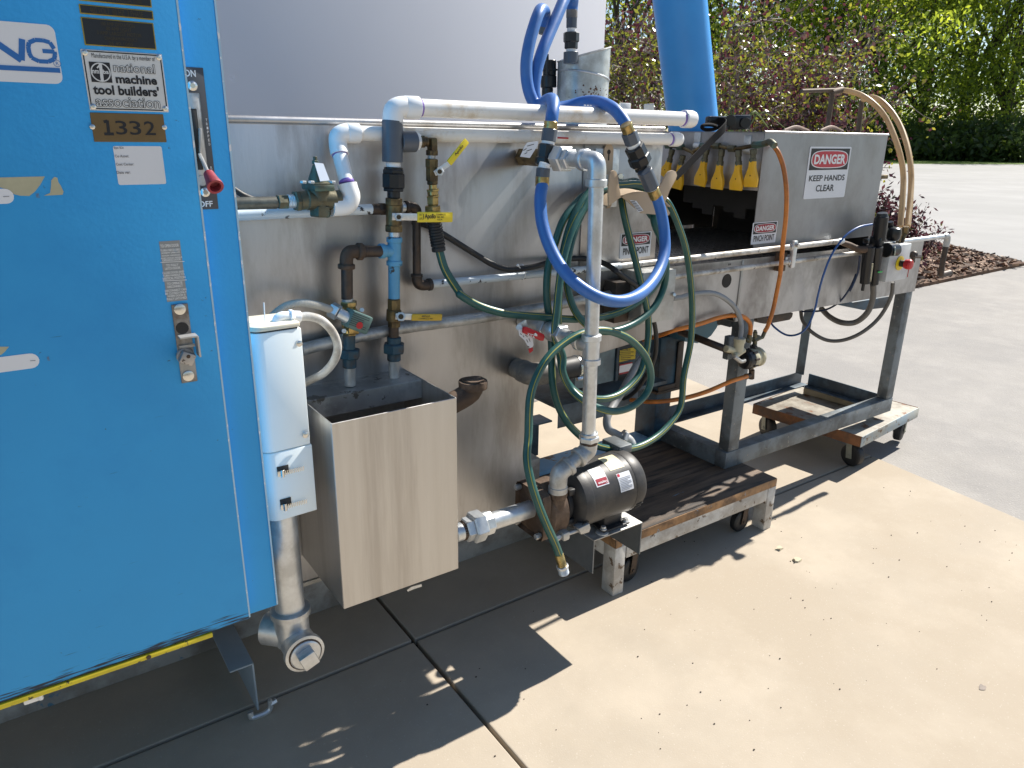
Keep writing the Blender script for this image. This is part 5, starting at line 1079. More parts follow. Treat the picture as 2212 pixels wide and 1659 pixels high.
# yellow air nozzles on their manifold
XN = HX0-.030
man = thing('air_manifold', 'greenish brass air manifold row fixed under the hood end edge', 'manifold', AX('a2',1600,120,XN))
mp = [AX('a2',1075,95,XN), AX('a2',1190,110,XN), AX('a2',1290,170,XN-.02), AX('a2',1310,160,XN), AX('a2',1420,100,XN), AX('a2',1550,98,XN), AX('a2',1700,125,XN), AX('a2',1800,115,XN), AX('a2',1940,88,XN)]
zz = sum(p.z for p in mp[3:8])/5
mline = [V((XN, p.y, p.z)) for p in mp]
part('header', man, BRASS, lambda m: m.tube(mline, .0068, 12, smooth=3))
part('fitting', man, BRONZE, lambda m: [m.hexn(p+V((0,.014,0)), p-V((0,.014,0)), .0125) for p in (mline[0],mline[1],mline[4],mline[5],mline[6],mline[8])])
e_ = [AX('a2',1945,85,XN), AX('a2',2030,72,XN-.005), AX('a2',2075,58,XN-.012), AX('a2',2120,95,XN-.02)]
part('end_elbow', man, BRONZE, lambda m: m.tube([e_[0], e_[1], e_[2], e_[3]], .0115, 14, smooth=4))
NOZ = [((1110,130),(1080,250),(1025,400),'yellow air nozzle half hidden behind the tan hanger ear at the tank edge'), ((1215,190),(1195,285),(1150,520),'yellow air nozzle crossed by the black strap end'),
  ((1450,130),(1425,250),(1378,490),'yellow air nozzle just right of the black strap'), ((1600,130),(1580,285),(1548,525),'yellow air nozzle midway along the open row under the hood'),
  ((1762,140),(1765,285),(1735,535),'lowest hanging yellow air nozzle second from the orange hose'), ((1912,130),(1905,250),(1882,505),'yellow air nozzle nearest the orange hose beside the hood front')]
for a, b, c, lab in NOZ:
    pa, pb, pc = AX('a2',*a,XN), AX('a2',*b,XN), AX('a2',*c,XN)
    t = thing('air_nozzle', lab, 'nozzle', pc, 'yellow air nozzles on the manifold')
    part('stem', t, BRONZE, lambda m: (m.hexn(pa, pa.lerp(pb,.45), .0115), m.cyl(pa.lerp(pb,.4), pb, .010, 12), m.hexn(pa.lerp(pb,.75), pb+V((0,0,-.004)), .012)))
    def flare(m):
        d = (pc-pb).normalized(); sd = V((0,1,0)); sd = (sd-d*sd.dot(d)).normalized(); nn = d.cross(sd); L = (pc-pb).length
        R_ = []
        for k, wd_, th_ in ((0,.011,.011),(.25,.0125,.0115),(.62,.026,.010),(.72,.0285,.009),(1,.0265,.0055)):
            R_.append([pb+d*(L*k)+sd*(wd_*sx)+nn*(th_*sy) for sx, sy in ((-1,-.6),(-.7,-1),(.7,-1),(1,-.6),(1,.6),(.7,1),(-.7,1),(-1,.6))])
        m.rings(R_)
    part('tip', t, NOZZLE, flare, 30)
    pm = pb.lerp(pc,.55); part('hole', t, DARKIN, lambda m: m.cyl(pm-V((.0095,.002,0)), pm-V((.0118,.002,0)), .0022, 8))

# danger signs
def danger(name, lab, Yp, tl, br, dark, words, rows):
    x0, x1, z0, z1 = tl.x, br.x, br.z, tl.z; W_, H_ = x1-x0, z1-z0
    t = thing(name, lab, 'sign', ((x0+x1)/2, Yp, z0)); ys = Yp-.0012
    rectpart('plate', t, STICKER, tl, br, Yp, .0012, rnd=W_*.025)
    hd = 1-rows[0]
    part('header', t, INK_BK, lambda m: m.box((x0+W_*.035,ys-.0006,z1-H_*rows[0]),(x1-W_*.035,ys,z1-H_*.035)))
    def ov(m, k, y_, col=0):
        cx_, cz_ = (x0+x1)/2, z1-H_*(rows[0]+.035)/2; a_, b_ = W_*.44*k[0], H_*(rows[0]-.035)*.42*k[1]; P_ = []
        for j in range(40):
            th_ = 2*math.pi*j/40; c, s_ = math.cos(th_), math.sin(th_); e = .55
            P_.append((cx_+a_*math.copysign(abs(c)**e,c), y_, cz_+b_*math.copysign(abs(s_)**(e*1.25),s_)))
        m.prism(P_, (0,-.0004,0))
    o1 = part('oval_rim', t, WHITEPL, lambda m: ov(m,(1,1),ys-.0007)); part('oval', t, INK_RD2 if dark else INK_RD, lambda m: ov(m,(.955,.90),ys-.0013))
    def wd(m):
        zc = z1-H_*(rows[0]+.035)/2; hh = H_*(rows[0]-.035)*.46
        m.text('DANGER', (x0+W_*.125,ys-.0019,zc-hh/2), (W_*.75,0,0), (0,0,hh), .035, nrm=(0,-1,0), lift=.0002)
    part('danger_lettering', t, WHITEPL, wd)
    def w2(m):
        for s_, fx0, fx1, f0, f1 in words: m.text(s_, (x0+W_*fx0,ys-.0003,z1-H_*f1), (W_*(fx1-fx0),0,0), (0,0,H_*(f1-f0)), .018, nrm=(0,-1,0), lift=.0004)
    part('lettering', t, INK_BK, w2)
    return t
ySf = KY-.0003
tl = A('z1',1012,490,ySf); br = A('z1',1285,870,ySf); tr = A('z1',1320,498,ySf); bl = A('z1',980,878,ySf)
danger('danger_sign', 'large red and black danger sign warning to keep hands clear on the hood', ySf, V(((tl.x+bl.x)/2+.001,0,(tl.z+tr.z)/2)), V(((tr.x+br.x)/2-.001,0,(bl.z+br.z)/2)), False, [('KEEP HANDS',.07,.93,.545,.66),('CLEAR',.26,.70,.735,.865)], (.445,))
tl = A('z1',605,1055,ySf); tr = A('z1',783,1046,ySf); br = A('z1',762,1205,ySf); bl = A('z1',578,1217,ySf)
danger('danger_sign', 'small danger pinch point sign at the lower left corner of the hood', ySf, V(((tl.x+bl.x)/2,0,(tl.z+tr.z)/2)), V(((tr.x+br.x)/2,0,(bl.z+br.z)/2)), True, [('PINCH POINT',.08,.92,.60,.88)], (.53,))
yT = T-.0033
tl = A('a2',598,965,yT); tr = A('a2',904,940,yT); br = A('a2',885,1185,yT); bl = A('a2',586,1215,yT)
danger('danger_sign', 'small danger pinch point sign on the tank panel behind the green hose', yT, V(((tl.x+bl.x)/2,0,(tl.z+tr.z)/2)), V(((tr.x+br.x)/2,0,(bl.z+br.z)/2)), True, [('PINCH POINT',.10,.93,.58,.86)], (.50,))

# black ratchet strap
t = thing('ratchet_strap', 'black ratchet buckle and webbing strap thrown over the hood corner', 'strap', AX('z1',420,340,2.3))
b0 = A('z1',255,310,1.90); b1 = A('z1',575,320,1.86)
part('buckle', t, BLACKPL, lambda m: (m.bar(A('z1',260,300,1.88), A('z1',430,303,1.86), .030, .032, (0,1,0), .008), m.bar(A('z1',415,315,1.86), A('z1',570,312,1.84), .050, .028, (0,1,0), .006), m.cyl(A('z1',435,300,1.83), A('z1',435,300,1.90), .020, 16), m.cyl(A('z1',545,318,1.82), A('z1',545,318,1.90), .019, 16)))
part('release_loop', t, STRAP, lambda m: m.tube([A('z1',x,y,1.83) for x,y in ((330,345),(285,332),(235,335),(222,352),(250,368),(310,365),(345,350))], .006, 8, smooth=5))
sa, sb = A('z1',400,338,1.80), A('a2',1150,400,1.71); sm = sa.lerp(sb,.5)+V((0,-.02,-.01))
def webbing(m):
    P_ = catmull([sa+V((.03,.06,.012)), sa, sa.lerp(sb,.33), sa.lerp(sb,.66), sb], 5); R_ = []
    for i, p in enumerate(P_):
        k = i/(len(P_)-1); tw = rad(15+60*k); vw = (CAM-p).normalized()+V((0,0,-.5)); dd_ = (sb-sa).normalized(); u_ = dd_.cross(vw).normalized()*(.019-.005*k)
        n_ = u_.cross(dd_).normalized()*.0014; R_.append([p-u_-n_, p+u_-n_, p+u_+n_, p-u_+n_])
    m.rings(R_)
part('webbing', t, STRAP, webbing, 60)

# ================================================================== PNEUMATICS AT THE CONVEYOR END
YF = 1.655
t = thing('filter_regulator', 'black air filter regulator with long bowls at the rail end', 'regulator', A('e6',470,1290,YF))
part('bonnet', t, BLACKPL, lambda m: (C(m,'e6',572,830,603,585,128,YF,seg=24), C(m,'e6',602,600,605,548,124,YF,seg=24,w2=100)))
part('body', t, BLACKPL, lambda m: (m.box(A('e6',455,905,YF+.03),A('e6',640,800,YF-.02),.006), m.box(A('e6',400,870,YF+.02),A('e6',470,820,YF-.005),.006)))
part('filter_bowl', t, BLACKPL, lambda m: C(m,'e6',425,1280,470,900,105,YF,seg=24,w2=118))
part('lubricator_bowl', t, BLACKPL, lambda m: C(m,'e6',520,1290,555,900,88,YF-.012,seg=24,w2=110))
part('drain_spout', t, BLACKPL, lambda m: C(m,'e6',400,1355,412,1275,34,YF))
part('sight_strip', t, CREAM, lambda m: C(m,'e6',482,1260,505,1075,16,YF-.045))
part('green_mark', t, mat('green_mark',(.05,.55,.12),.5), lambda m: m.box(A('e6',562,1172,YF-.036),A('e6',604,1150,YF-.034),.0005))
part('gauge_cap', t, BLACKPL, lambda m: (m.lathe(A('e6',712,835,YF), Z_, [(0,.022),(.01,.027),(.035,.029),(.05,.026),(.055,.018)],22), m.cyl(A('e6',690,640,YF+.02), A('e6',690,760,YF+.02), .012, 12)))
part('port_cap', t, BLACKPL, lambda m: (C(m,'e6',640,935,735,930,150,YF-.02,seg=22)))
pc_ = part('gauge_face', t, mat('pale_gauge_face',(.42,.46,.40),.4,0,.1,20), lambda m: m.lathe(A('e6',728,945,YF-.045), V((.55,-.8,.1)), [(0,.0185),(.004,.0185),(.0045,.016)], 22))
part('outlet_fitting', t, BRASS, lambda m: (C(m,'e6',845,770,850,690,60,YF,hexa=True), C(m,'e6',800,850,835,770,52,YF), C(m,'e6',770,860,785,700,50,YF)))
t = thing('emergency_stop_box', 'grey metal emergency stop box with yellow ring and red mushroom button', 'control box', A('e6',785,1265,1.62))
p0, p1 = A('e6',682,1262,1.615), A('e6',908,866,1.615); p0.x = A('e6',675,1050,1.615).x; p1.x = A('e6',880,1050,1.615).x
part('housing', t, mat('pale_grey_box',(.60,.62,.63),.42,.2,.06,12,dirt=(.50,.51,.52),dirt_scale=9,dirt_amt=.4), lambda m: m.box((p0.x,1.615,p0.z),(p1.x,1.695,p1.z),.003))
kc = A('e6',785,1070,1.613)
part('yellow_ring', t, ESTOP_Y, lambda m: m.lathe(kc, -Y_, [(0,.030),(.0025,.030),(.003,.028)], 30))
part('stem', t, RUBBER, lambda m: m.cyl(kc+V((0,-.003,0)), kc+V((0,-.024,0)), .014, 20))
part('button', t, ESTOP_R, lambda m: m.lathe(kc+V((0,-.022,0)), -Y_, [(0,.013),(.003,.019),(.014,.0215),(.022,.0215),(.028,.018),(.030,.008)], 26))
part('red_tag', t, LEVER_R, lambda m: m.box(A('e6',868,1215,1.607),A('e6',880,1110,1.610),.0005))
part('side_knob', t, BLACKIRON, lambda m: (m.ball(A('e6',930,985,1.66),.018), m.hexn(A('e6',930,1000,1.65), A('e6',1000,1003,1.65), .008), m.cyl(A('e6',925,1060,1.66), A('e6',925,1000,1.66), .008, 10)))

def hose(name, lab, cat, mt, reg_pts, r, smooth=8, seg=12, **k):
    pts = [A(*p) for p in reg_pts]; mb = MB(); mb.tube(pts, r, seg, smooth=smooth, **k)
    o = obj(name, mb, mt, None, 60); return tag(o, lab, cat)
hose('air_tube', 'thin bright blue air tube curving across the hood and rails', 'tube', TUBE_B, [('z1',1482,1068,1.66),('z1',1380,1092,1.66),('z1',1280,1160,1.665),('z1',1185,1290,1.672),('z1',1120,1450,1.68),('z1',1080,1600,1.70),('r2',1135,340,1.70),('r2',1090,450,1.71),('r2',1030,505,1.74),('r2',950,512,1.80),('r2',870,460,1.85),('r2',830,400,1.9)], .0042)
hose('air_tube', 'dark thin air tube drooping below the black filter regulator', 'tube', TUBE_D, [('z1',1392,1305,1.67),('z1',1375,1430,1.68),('z1',1320,1560,1.69),('r2',1400,120,1.70),('r2',1360,210,1.71),('r2',1290,300,1.74),('r2',1190,352,1.8),('r2',1050,360,1.9)], .0042)
hose('power_cable', 'thick grey cable looping down from the black filter regulator', 'cable', CABLE_G, [('r2',1512,185,1.67),('r2',1510,270,1.68),('r2',1475,365,1.70),('r2',1400,428,1.75),('r2',1310,432,1.8),('r2',1230,395,1.88),('r2',1175,340,1.95)], .0125)
hose('power_cable', 'grey cable hanging in the lowest loop under the emergency stop box', 'cable', CABLE_G, [('r2',1640,170,1.66),('r2',1625,270,1.67),('r2',1550,400,1.70),('r2',1440,495,1.74),('r2',1320,545,1.8),('r2',1210,545,1.86),('r2',1110,490,1.92),('r2',1055,420,1.97),('r2',1042,350,2.0)], .0085)
# orange hoses
hose('orange_air_hose', 'long orange hose hanging from the nozzle manifold past both rails', 'hose', ORANGE, [('z1',748,482,1.725),('z1',790,545,1.70),('z1',828,660,1.685),('z1',848,830,1.672),('z1',843,1020,1.668),('z1',822,1210,1.665),('z1',806,1400,1.665),('a3',1712,250,1.668),('a3',1675,440,1.67),('a3',1620,700,1.675),('a3',1555,900,1.68),('a3',1515,975,1.68)], .0082)
hose('orange_air_hose', 'orange hose arched under the trough to the small pump', 'hose', ORANGE, [('a3',-60,1085,1.95),('a3',150,1030,1.80),('a3',330,965,1.74),('a3',520,920,1.715),('a3',700,872,1.71),('a3',900,805,1.705),('a3',1080,772,1.70),('a3',1230,785,1.69),('a3',1315,860,1.685),('a3',1330,950,1.685),('a3',1322,1020,1.685)], .0082)
hose('orange_air_hose', 'lowest orange hose running from the small pump down to the left', 'hose', ORANGE, [('a3',1285,1558,1.685),('a3',1100,1615,1.685),('r2',560,825,1.69),('r2',430,880,1.71),('r2',300,918,1.75),('r2',170,940,1.80),('r2',60,945,1.85),('e7',1000,1195,1.92),('e7',925,1178,1.95)], .0082)
# diaphragm pump on the post
YP = 1.69
t = thing('diaphragm_pump', 'small black and cream diaphragm pump fixed to the frame post', 'pump', A('a3',1300,1480,YP))
pc0 = A('a3',1262,1342,YP); rp_ = RR('a3',262,pc0)
part('black_cap', t, BLACKPL, lambda m: m.lathe(pc0-V((.018,0,0)), X_, [(0,rp_*.45),(.004,rp_*.8),(.012,rp_*.96),(.034,rp_*1.0),(.036,rp_*.9)], 32))
part('cream_body', t, CREAM, lambda m: m.lathe(pc0+V((.0185,0,0)), X_, [(0,rp_*1.02),(.01,rp_*1.04),(.022,rp_*1.0),(.03,rp_*.86),(.045,rp_*.84),(.048,rp_*.98),(.058,rp_*.98),(.066,rp_*.85),(.070,rp_*.5)], 32))
for k in range(5):
    a_ = rad(200+k*40); part('bolt', t, BLACKIRON, lambda m: m.hexn(pc0+V((.012,math.sin(a_)*rp_*1.0,math.cos(a_)*rp_*1.0)), pc0+V((.034,math.sin(a_)*rp_*1.0,math.cos(a_)*rp_*1.0)), .0045))
part('inlet_spout', t, GALV_OLD, lambda m: m.tube([A('a3',1250,1355,YP-.03),A('a3',1200,1365,YP-.034),A('a3',1160,1335,YP-.036),A('a3',1115,1305,YP-.036)], .008, 10, smooth=4))
part('valve_cluster', t, BRONZE, lambda m: (C(m,'a3',1385,1150,1390,985,58,YP,seg=12), C(m,'a3',1365,1090,1440,1055,72,YP,hexa=True), C(m,'a3',1390,1000,1390,962,40,YP,hexa=True), C(m,'a3',1440,1070,1490,1050,46,YP), C(m,'a3',1480,1060,1515,980,50,YP,seg=12), C(m,'a3',1310,1120,1318,1020,64,YP,seg=12), C(m,'a3',1270,1090,1345,1070,50,YP,hexa=True)), 35)
part('top_neck', t, BLACKPL, lambda m: (C(m,'a3',1370,1210,1372,1145,60,YP), C(m,'a3',1371,1190,1372,1160,88,YP,hexa=True)))
part('bottom_elbow', t, BLACKIRON, lambda m: (C(m,'a3',1340,1590,1345,1475,76,YP,seg=14), C(m,'a3',1268,1562,1345,1540,66,YP,seg=14), C(m,'a3',1262,1565,1285,1558,74,YP,hexa=True)), 35)
part('mounting_band', t, FRAME, lambda m: (m.box(A('a3',1025,1315,1.74),A('a3',1060,1050,1.715),.003), m.box(A('a3',1030,1120,1.73),A('a3',1120,1055,1.725),.002)))
t = thing('hose_wye', 'weathered pale plastic wye fitting beside the small black and cream pump', 'fitting', A('a3',1180,1300,1.67))
part('body', t, CREAM, lambda m: (C(m,'a3',1165,1260,1190,1070,130,1.668,seg=20), C(m,'a3',1185,1125,1192,1065,150,1.668,seg=20), C(m,'a3',1120,1300,1240,1215,80,1.662,seg=16), C(m,'a3',1010,1200,1120,1230,90,1.675,seg=16)), 40)
hose('black_pipe', 'black pipe slanting left from the pale wye fitting under the trough', 'pipe', BLACKIRON, [('a3',1080,1235,1.675),('a3',860,1150,1.72),('a3',640,1065,1.80),('a3',420,985,1.9)], .0135, smooth=3)
t = thing('flexible_conduit', 'blue grey ribbed conduit arching from the control box to the pump post', 'conduit', A('a3',700,490,1.70))
pts = [A('a3',330,548,1.69),A('a3',430,535,1.69),A('a3',520,510,1.69),A('a3',650,485,1.69),A('a3',790,478,1.69),A('a3',900,500,1.69),A('a3',1010,560,1.688),A('a3',1110,650,1.685),A('a3',1180,770,1.682),A('a3',1210,890,1.68),A('a3',1208,980,1.675),A('a3',1192,1075,1.67)]
part('tube', t, FLEX, lambda m: m.tube(pts, RR('a3',66,pts[4]), 14, smooth=22, rib=.04), 25)

# beige hoses arching over the hood on rusty posts
t = thing('hose_post', 'rusty upright pipe posts with a cross bar standing on the hood', 'post', A('z1',1200,380,2.1))
part('cross_bar', t, RUSTPOST, lambda m: (C(m,'z1',960,82,1265,72,28,2.12), C(m,'z1',1180,95,1262,72,48,2.12)))
part('upright', t, RUSTPOST, lambda m: C(m,'z1',1146,392,1190,90,36,2.12,seg=12))
part('upright', t, RUSTPOST, lambda m: C(m,'z1',1378,396,1406,150,36,2.2,seg=12))
part('foot_plate', t, STEEL_H, lambda m: m.box((A('z1',1130,385,2.12).x-.05,2.06,HZ1+.0005),(A('z1',1390,385,2.2).x+.03,2.27,HZ1+.006)))
hose('beige_hose', 'nearer beige hose arching from the rusty post down to the filter regulator', 'hose', BEIGE, [('z1',1255,74,2.12),('z1',1330,86,2.08),('z1',1420,122,2.02),('z1',1510,190,1.96),('z1',1590,290,1.90),('z1',1655,440,1.83),('z1',1698,590,1.78),('z1',1714,720,1.75),('z1',1708,880,1.71),('z1',1692,1085,1.665)], .0118)
hose('beige_hose', 'farther beige hose arching beside its twin down to the brass fitting', 'hose', BEIGE, [('z1',1408,150,2.2),('z1',1480,128,2.14),('z1',1550,158,2.08),('z1',1630,240,2.01),('z1',1695,350,1.94),('z1',1740,480,1.87),('z1',1766,620,1.81),('z1',1772,760,1.77),('z1',1762,920,1.72),('z1',1745,1085,1.665)], .0125)

# ================================================================== HOSES AT THE TANK
def ferr(m, a, b, r): m.cyl(a, b, r, 20, ch=.05)
def bh(par, reg, chain, Yq):
    for nm, mt, x0, y0, x1, y1, w_, hx in chain:
        mb = MB()
        if hx == 'g': mb.cyl(A(reg,x0,y0,Yq), A(reg,x1,y1,Yq), RR(reg,w_,A(reg,x0,y0,Yq)), 20, ch=.04)
        elif hx: mb.cyl(A(reg,x0,y0,Yq), A(reg,x1,y1,Yq), RR(reg,w_,A(reg,x0,y0,Yq)), 8, ch=.12)
        else: mb.cyl(A(reg,x0,y0,Yq), A(reg,x1,y1,Yq), RR(reg,w_,A(reg,x0,y0,Yq)), 12, ch=.08)
        obj(nm, mb, mt, par, 30)
rH = .0158
t = thing('blue_hose', 'blue rubber hose hanging in a deep loop in front of the riser pipe', 'hose', A('z7',950,1100,1.36))
part('hose', t, HOSE_B, lambda m: m.tube([A('z7',x,y,Y) for x,y,Y in ((462,185,1.545),(450,260,1.535),(448,340,1.525),(462,470,1.505),(508,620,1.475),(588,775,1.435),(700,905,1.39),(850,1005,1.352),(990,1045,1.345),(1110,1030,1.352),(1225,960,1.385),(1315,840,1.425),(1366,690,1.46),(1366,540,1.485),(1342,390,1.50),(1310,275,1.51))], rH, 20, smooth=8), 60)
bh(t, 'z6', [('ferrule',BRASS_B,463,1308,460,1378,104,'g'),('collar',GREYPVC,470,1245,463,1315,104,0),('thread',PVC_CLEAN,482,1210,470,1252,86,'g')], 1.548)
bh(t, 'z6', [('ferrule',BRASS_B,1278,1400,1305,1462,92,'g'),('thread',PVC_CLEAN,1268,1375,1285,1410,84,'g'),('collar',GREYPVC,1218,1262,1275,1392,116,0)], 1.512)
# rear length going up over the upper pvc pipe
def rear(lab, nm, path, r, chain, Yc, chain2=None, Yc2=None):
    t = thing('blue_hose', lab, 'hose', A(*path[0]))
    part('hose', t, HOSE_B, lambda m: m.tube([A(*p) for p in path], r, 20, smooth=8), 60)
    bh(t, 'z6', chain, Yc)
    if chain2: bh(t, 'z6', chain2, Yc2)
    return t
ta = rear('blue hose over the white pipe ending in the left black union, folded behind', 'a', [('z6',527,915,1.60),('z6',535,850,1.605),('z6',545,775,1.625),('z6',535,738,1.655),('z6',500,742,1.70),('z6',450,775,1.74),('z6',405,765,1.76),('z6',368,690,1.77),('z6',346,580,1.78),('z6',345,450,1.79),('z6',368,310,1.80),('z6',402,190,1.81),('z6',430,110,1.82),('z6',452,72,1.84),('z6',478,88,1.87),('z6',478,150,1.88),('z6',470,195,1.885)], .0168,
   [('ferrule',BRASS_B,526,900,520,962,102,'g'),('collar',GREYPVC,520,955,506,1048,112,0),('thread',PVC_CLEAN,508,1036,500,1075,98,'g'),('union',BLACKPL,502,1068,488,1175,140,1),('union',BLACKPL,490,1165,482,1228,158,1)], 1.59, [('collar',GREYPVC2,470,180,462,255,56,'g')], 1.885)
tb = rear('blue hose over the white pipe from the right black union to the duct', 'b', [('z6',1088,935,1.56),('z6',1055,880,1.575),('z6',1000,815,1.60),('z6',930,772,1.645),('z6',850,752,1.70),('z6',760,758,1.74),('z6',650,788,1.765),('z6',540,802,1.775),('z6',455,778,1.77),('z6',410,725,1.775),('z6',402,640,1.78),('z6',425,500,1.79),('z6',465,370,1.80),('z6',520,235,1.82),('z6',575,110,1.84),('z6',618,10,1.86),('z6',655,-48,1.88),('z6',688,-20,1.90),('z6',685,40,1.91),('z6',681,82,1.91)], .0168,
   [('ferrule',BRASS_B,1080,920,1105,985,94,'g'),('collar',GREYPVC,1102,978,1132,1060,118,0),('thread',PVC_CLEAN,1125,1045,1145,1085,104,'g'),('union',BLACKPL,1138,1080,1180,1165,150,1),('union',BLACKPL,1170,1150,1195,1215,168,1),('union',BLACKPL,1190,1205,1205,1260,110,0)], 1.535,
   [('collar',GREYPVC2,681,72,680,132,84,'g'),('collar',GREYPVC,680,128,678,208,80,0),('thread',PVC_CLEAN,678,200,677,242,66,'g'),('union',BLACKPL,677,238,676,315,118,1),('union',BLACKPL,676,310,675,362,100,0),('thread',PVC_CLEAN,675,360,674,390,74,'g'),('collar',GREYPVC,674,385,672,470,110,'g')], 1.91)
part('print', tb, STICKER, lambda m: [m.bar(A('z6',770+k*22,778+(k*1.3 if k<6 else (k-3)*(k-3)*.9),1.70-rH-.006-k*.006), A('z6',784+k*22,779+((k+.6)*1.3 if k<6 else (k-2.4)*(k-2.4)*.9),1.70-rH-.0065-k*.006), .003, .0004) for k in range(3)])
# galvanised duct stub, black drum behind the hoses, blue duct
t = thing('duct_stub', 'galvanised sheet metal duct stub with slanted mouth and rust spots', 'duct', A('z6',755,760,1.95))
dc = A('z6',755,800,1.95); rD = RR('z6',384,A('z6',755,560,1.95))
def stub(m):
    zl, zh = A('z6',565,455,1.95).z, A('z6',945,352,1.95).z; z0 = T*0+1.5335; n = 40; R_ = []
    def mouth(j, r_): c, s_ = math.cos(2*math.pi*j/n), math.sin(2*math.pi*j/n); k = (c*.82-s_*.25+1)/2; return V((dc.x+r_*c, 1.95+r_*s_, zl+(zh-zl)*k))
    bot_ = [V((dc.x+rD*math.cos(2*math.pi*j/n), 1.95+rD*math.sin(2*math.pi*j/n), z0)) for j in range(n)]
    mo = [mouth(j,rD) for j in range(n)]; mi_ = [mouth(j,rD-.004) for j in range(n)]; bi = [V((dc.x+(rD-.004)*math.cos(2*math.pi*j/n), 1.95+(rD-.004)*math.sin(2*math.pi*j/n), z0)) for j in range(n)]
    m.rings([bot_, mo, mi_, bi], cap=False)
part('shell', t, mat('dull_sheet_zinc',(.62,.64,.63),.36,.45,.12,9,dirt=(.40,.40,.38),dirt_scale=9,dirt_amt=.4), stub, 50)
part('spiral_seam', t, GALV, lambda m: m.tube([V((dc.x+rD*1.004*math.cos(a_), 1.95+rD*1.004*math.sin(a_), A('z6',945,618,1.95).z+.030*(1+math.cos(a_+math.pi))/2)) for a_ in np.linspace(-3.3,.4,30)], .0032, 8))
part('rolled_rim', t, GALV_OLD, lambda m: m.tube([V((dc.x+rD*math.cos(a_), 1.95+rD*math.sin(a_), A('z6',565,455,1.95).z+(A('z6',945,352,1.95).z-A('z6',565,455,1.95).z)*(math.cos(a_)*.82-math.sin(a_)*.25+1)/2)) for a_ in np.linspace(0,2*math.pi,40,endpoint=False)], .0025, 8, closed=True))
def spots(m):
    for k in range(46):
        a_ = rad(random.gauss(-105,22)); zz = A('z6',660,690,1.95).z + random.gauss(0,.010); s_ = random.uniform(.0008,.0035)
        p = V((dc.x+rD*math.cos(a_),1.95+rD*math.sin(a_),zz)); nn = V((math.cos(a_),math.sin(a_),0)); m.lathe(p, nn, [(0,s_),(.0006,s_*.8)], 8)
o_ = part('rust_spot', t, RUSTEDGE, spots); o_['kind'] = 'stuff'
t = thing('black_fan_housing', 'black plastic fan housing half hidden between blue hoses and duct stub', 'fan', A('z6',510,740,2.02))
part('cap', t, BLACKPL, lambda m: (C(m,'z6',515,560,515,445,100,2.02,seg=26), C(m,'z6',516,525,516,512,120,2.02,seg=26)))
part('body', t, BLACKPL, lambda m: (C(m,'z6',508,650,508,560,118,2.02,seg=20), C(m,'z6',495,800,500,650,84,2.02,seg=16), C(m,'z6',480,440,478,250,22,2.02), C(m,'z6',500,560,500,400,20,2.0)))
t = thing('blue_duct', 'large sky blue painted duct pipe rising at a slant behind the hood', 'duct', PY(1499,262,2.16))
p0, p1 = PY(1497,268,2.16), PY(1462,-60,2.16)
rB = (106/2)*((p0-CAM).dot(FW))/F; dv = (p1-p0)
part('pipe', t, DUCTB, lambda m: m.lathe(p0-dv*.25, dv, [(0,rB),(dv.length*2.2,rB)], 48), 60)

# tan hanger for the green hose
YG = 1.57
t = thing('hose_hanger', 'tan painted steel hose hanger with rounded ears on the tank panel', 'hanger', A('a2',760,700,1.63))
def arc(x0, x1, yl, yt, Yq): return [A('a2', x0+(x1-x0)*k/10, yl-(yl-yt)*math.sin(math.pi*k/10)**.8, Yq) for k in range(11)]
def saddle(m):
    f_ = arc(470,1090,690,548,YG); b_ = [p+V((0,T-.008-YG,.012)) for p in f_]; th_ = V((0,0,-.004)); fv = [m.bm.verts.new(p) for p in f_]; bv_ = [m.bm.verts.new(p) for p in b_]; fl = [m.bm.verts.new(p+th_) for p in f_]; bl_ = [m.bm.verts.new(p+th_) for p in b_]
    for i in range(10): m.bm.faces.new((fv[i],fv[i+1],bv_[i+1],bv_[i])); m.bm.faces.new((fl[i+1],fl[i],bl_[i],bl_[i+1])); m.bm.faces.new((fv[i+1],fv[i],fl[i],fl[i+1]))
    drop = [A('a2',x,y,YG) for x,y in ((590,590),(700,560),(800,556),(880,575),(960,620),(1040,680),(1088,760),(1075,785),(1040,770),(945,776),(810,765),(720,690),(640,620))]
    m.prism(drop, (0,.005,0))
part('saddle', t, TAN, saddle, 50)
def ear(m, P_): m.prism([A('a2',x,y,YG-.002) for x,y in P_], (0,-.006,0), bev=.0012)
part('ear', t, TAN, lambda m: ear(m, [(470,690),(466,560),(478,380),(492,348),(520,336),(545,352),(556,390),(572,500),(588,590),(540,640)]))
part('ear', t, TAN, lambda m: ear(m, [(985,640),(960,590),(975,500),(1035,380),(1062,348),(1100,336),(1132,352),(1144,390),(1130,430),(1070,540),(1045,610),(1020,660)]))
part('ear', t, TAN, lambda m: m.prism([A('a2',x,y,T-.012) for x,y in ((468,640),(500,655),(512,680),(490,712),(466,715))], (0,.006,0)))
part('barcode_label', t, STICKER, lambda m: m.prism([A('a2',x,y,YG-.001) for x,y in ((688,632),(752,640),(822,735),(775,752))], (0,-.0012,0)))
bl_ = [A('a2',700+k*9,650+k*11,YG-.0026) for k in range(9)]
part('barcode', t, INK_GY, lambda m: [m.bar(p, p+V((.016,0,.001)), .0012 if k % 2 else .0024, .0004) for k, p in enumerate(bl_)])
part('rivet', t, CHROME, lambda m: m.hexn(A('a2',602,398,T-.02), A('a2',602,398,T-.035), .009))

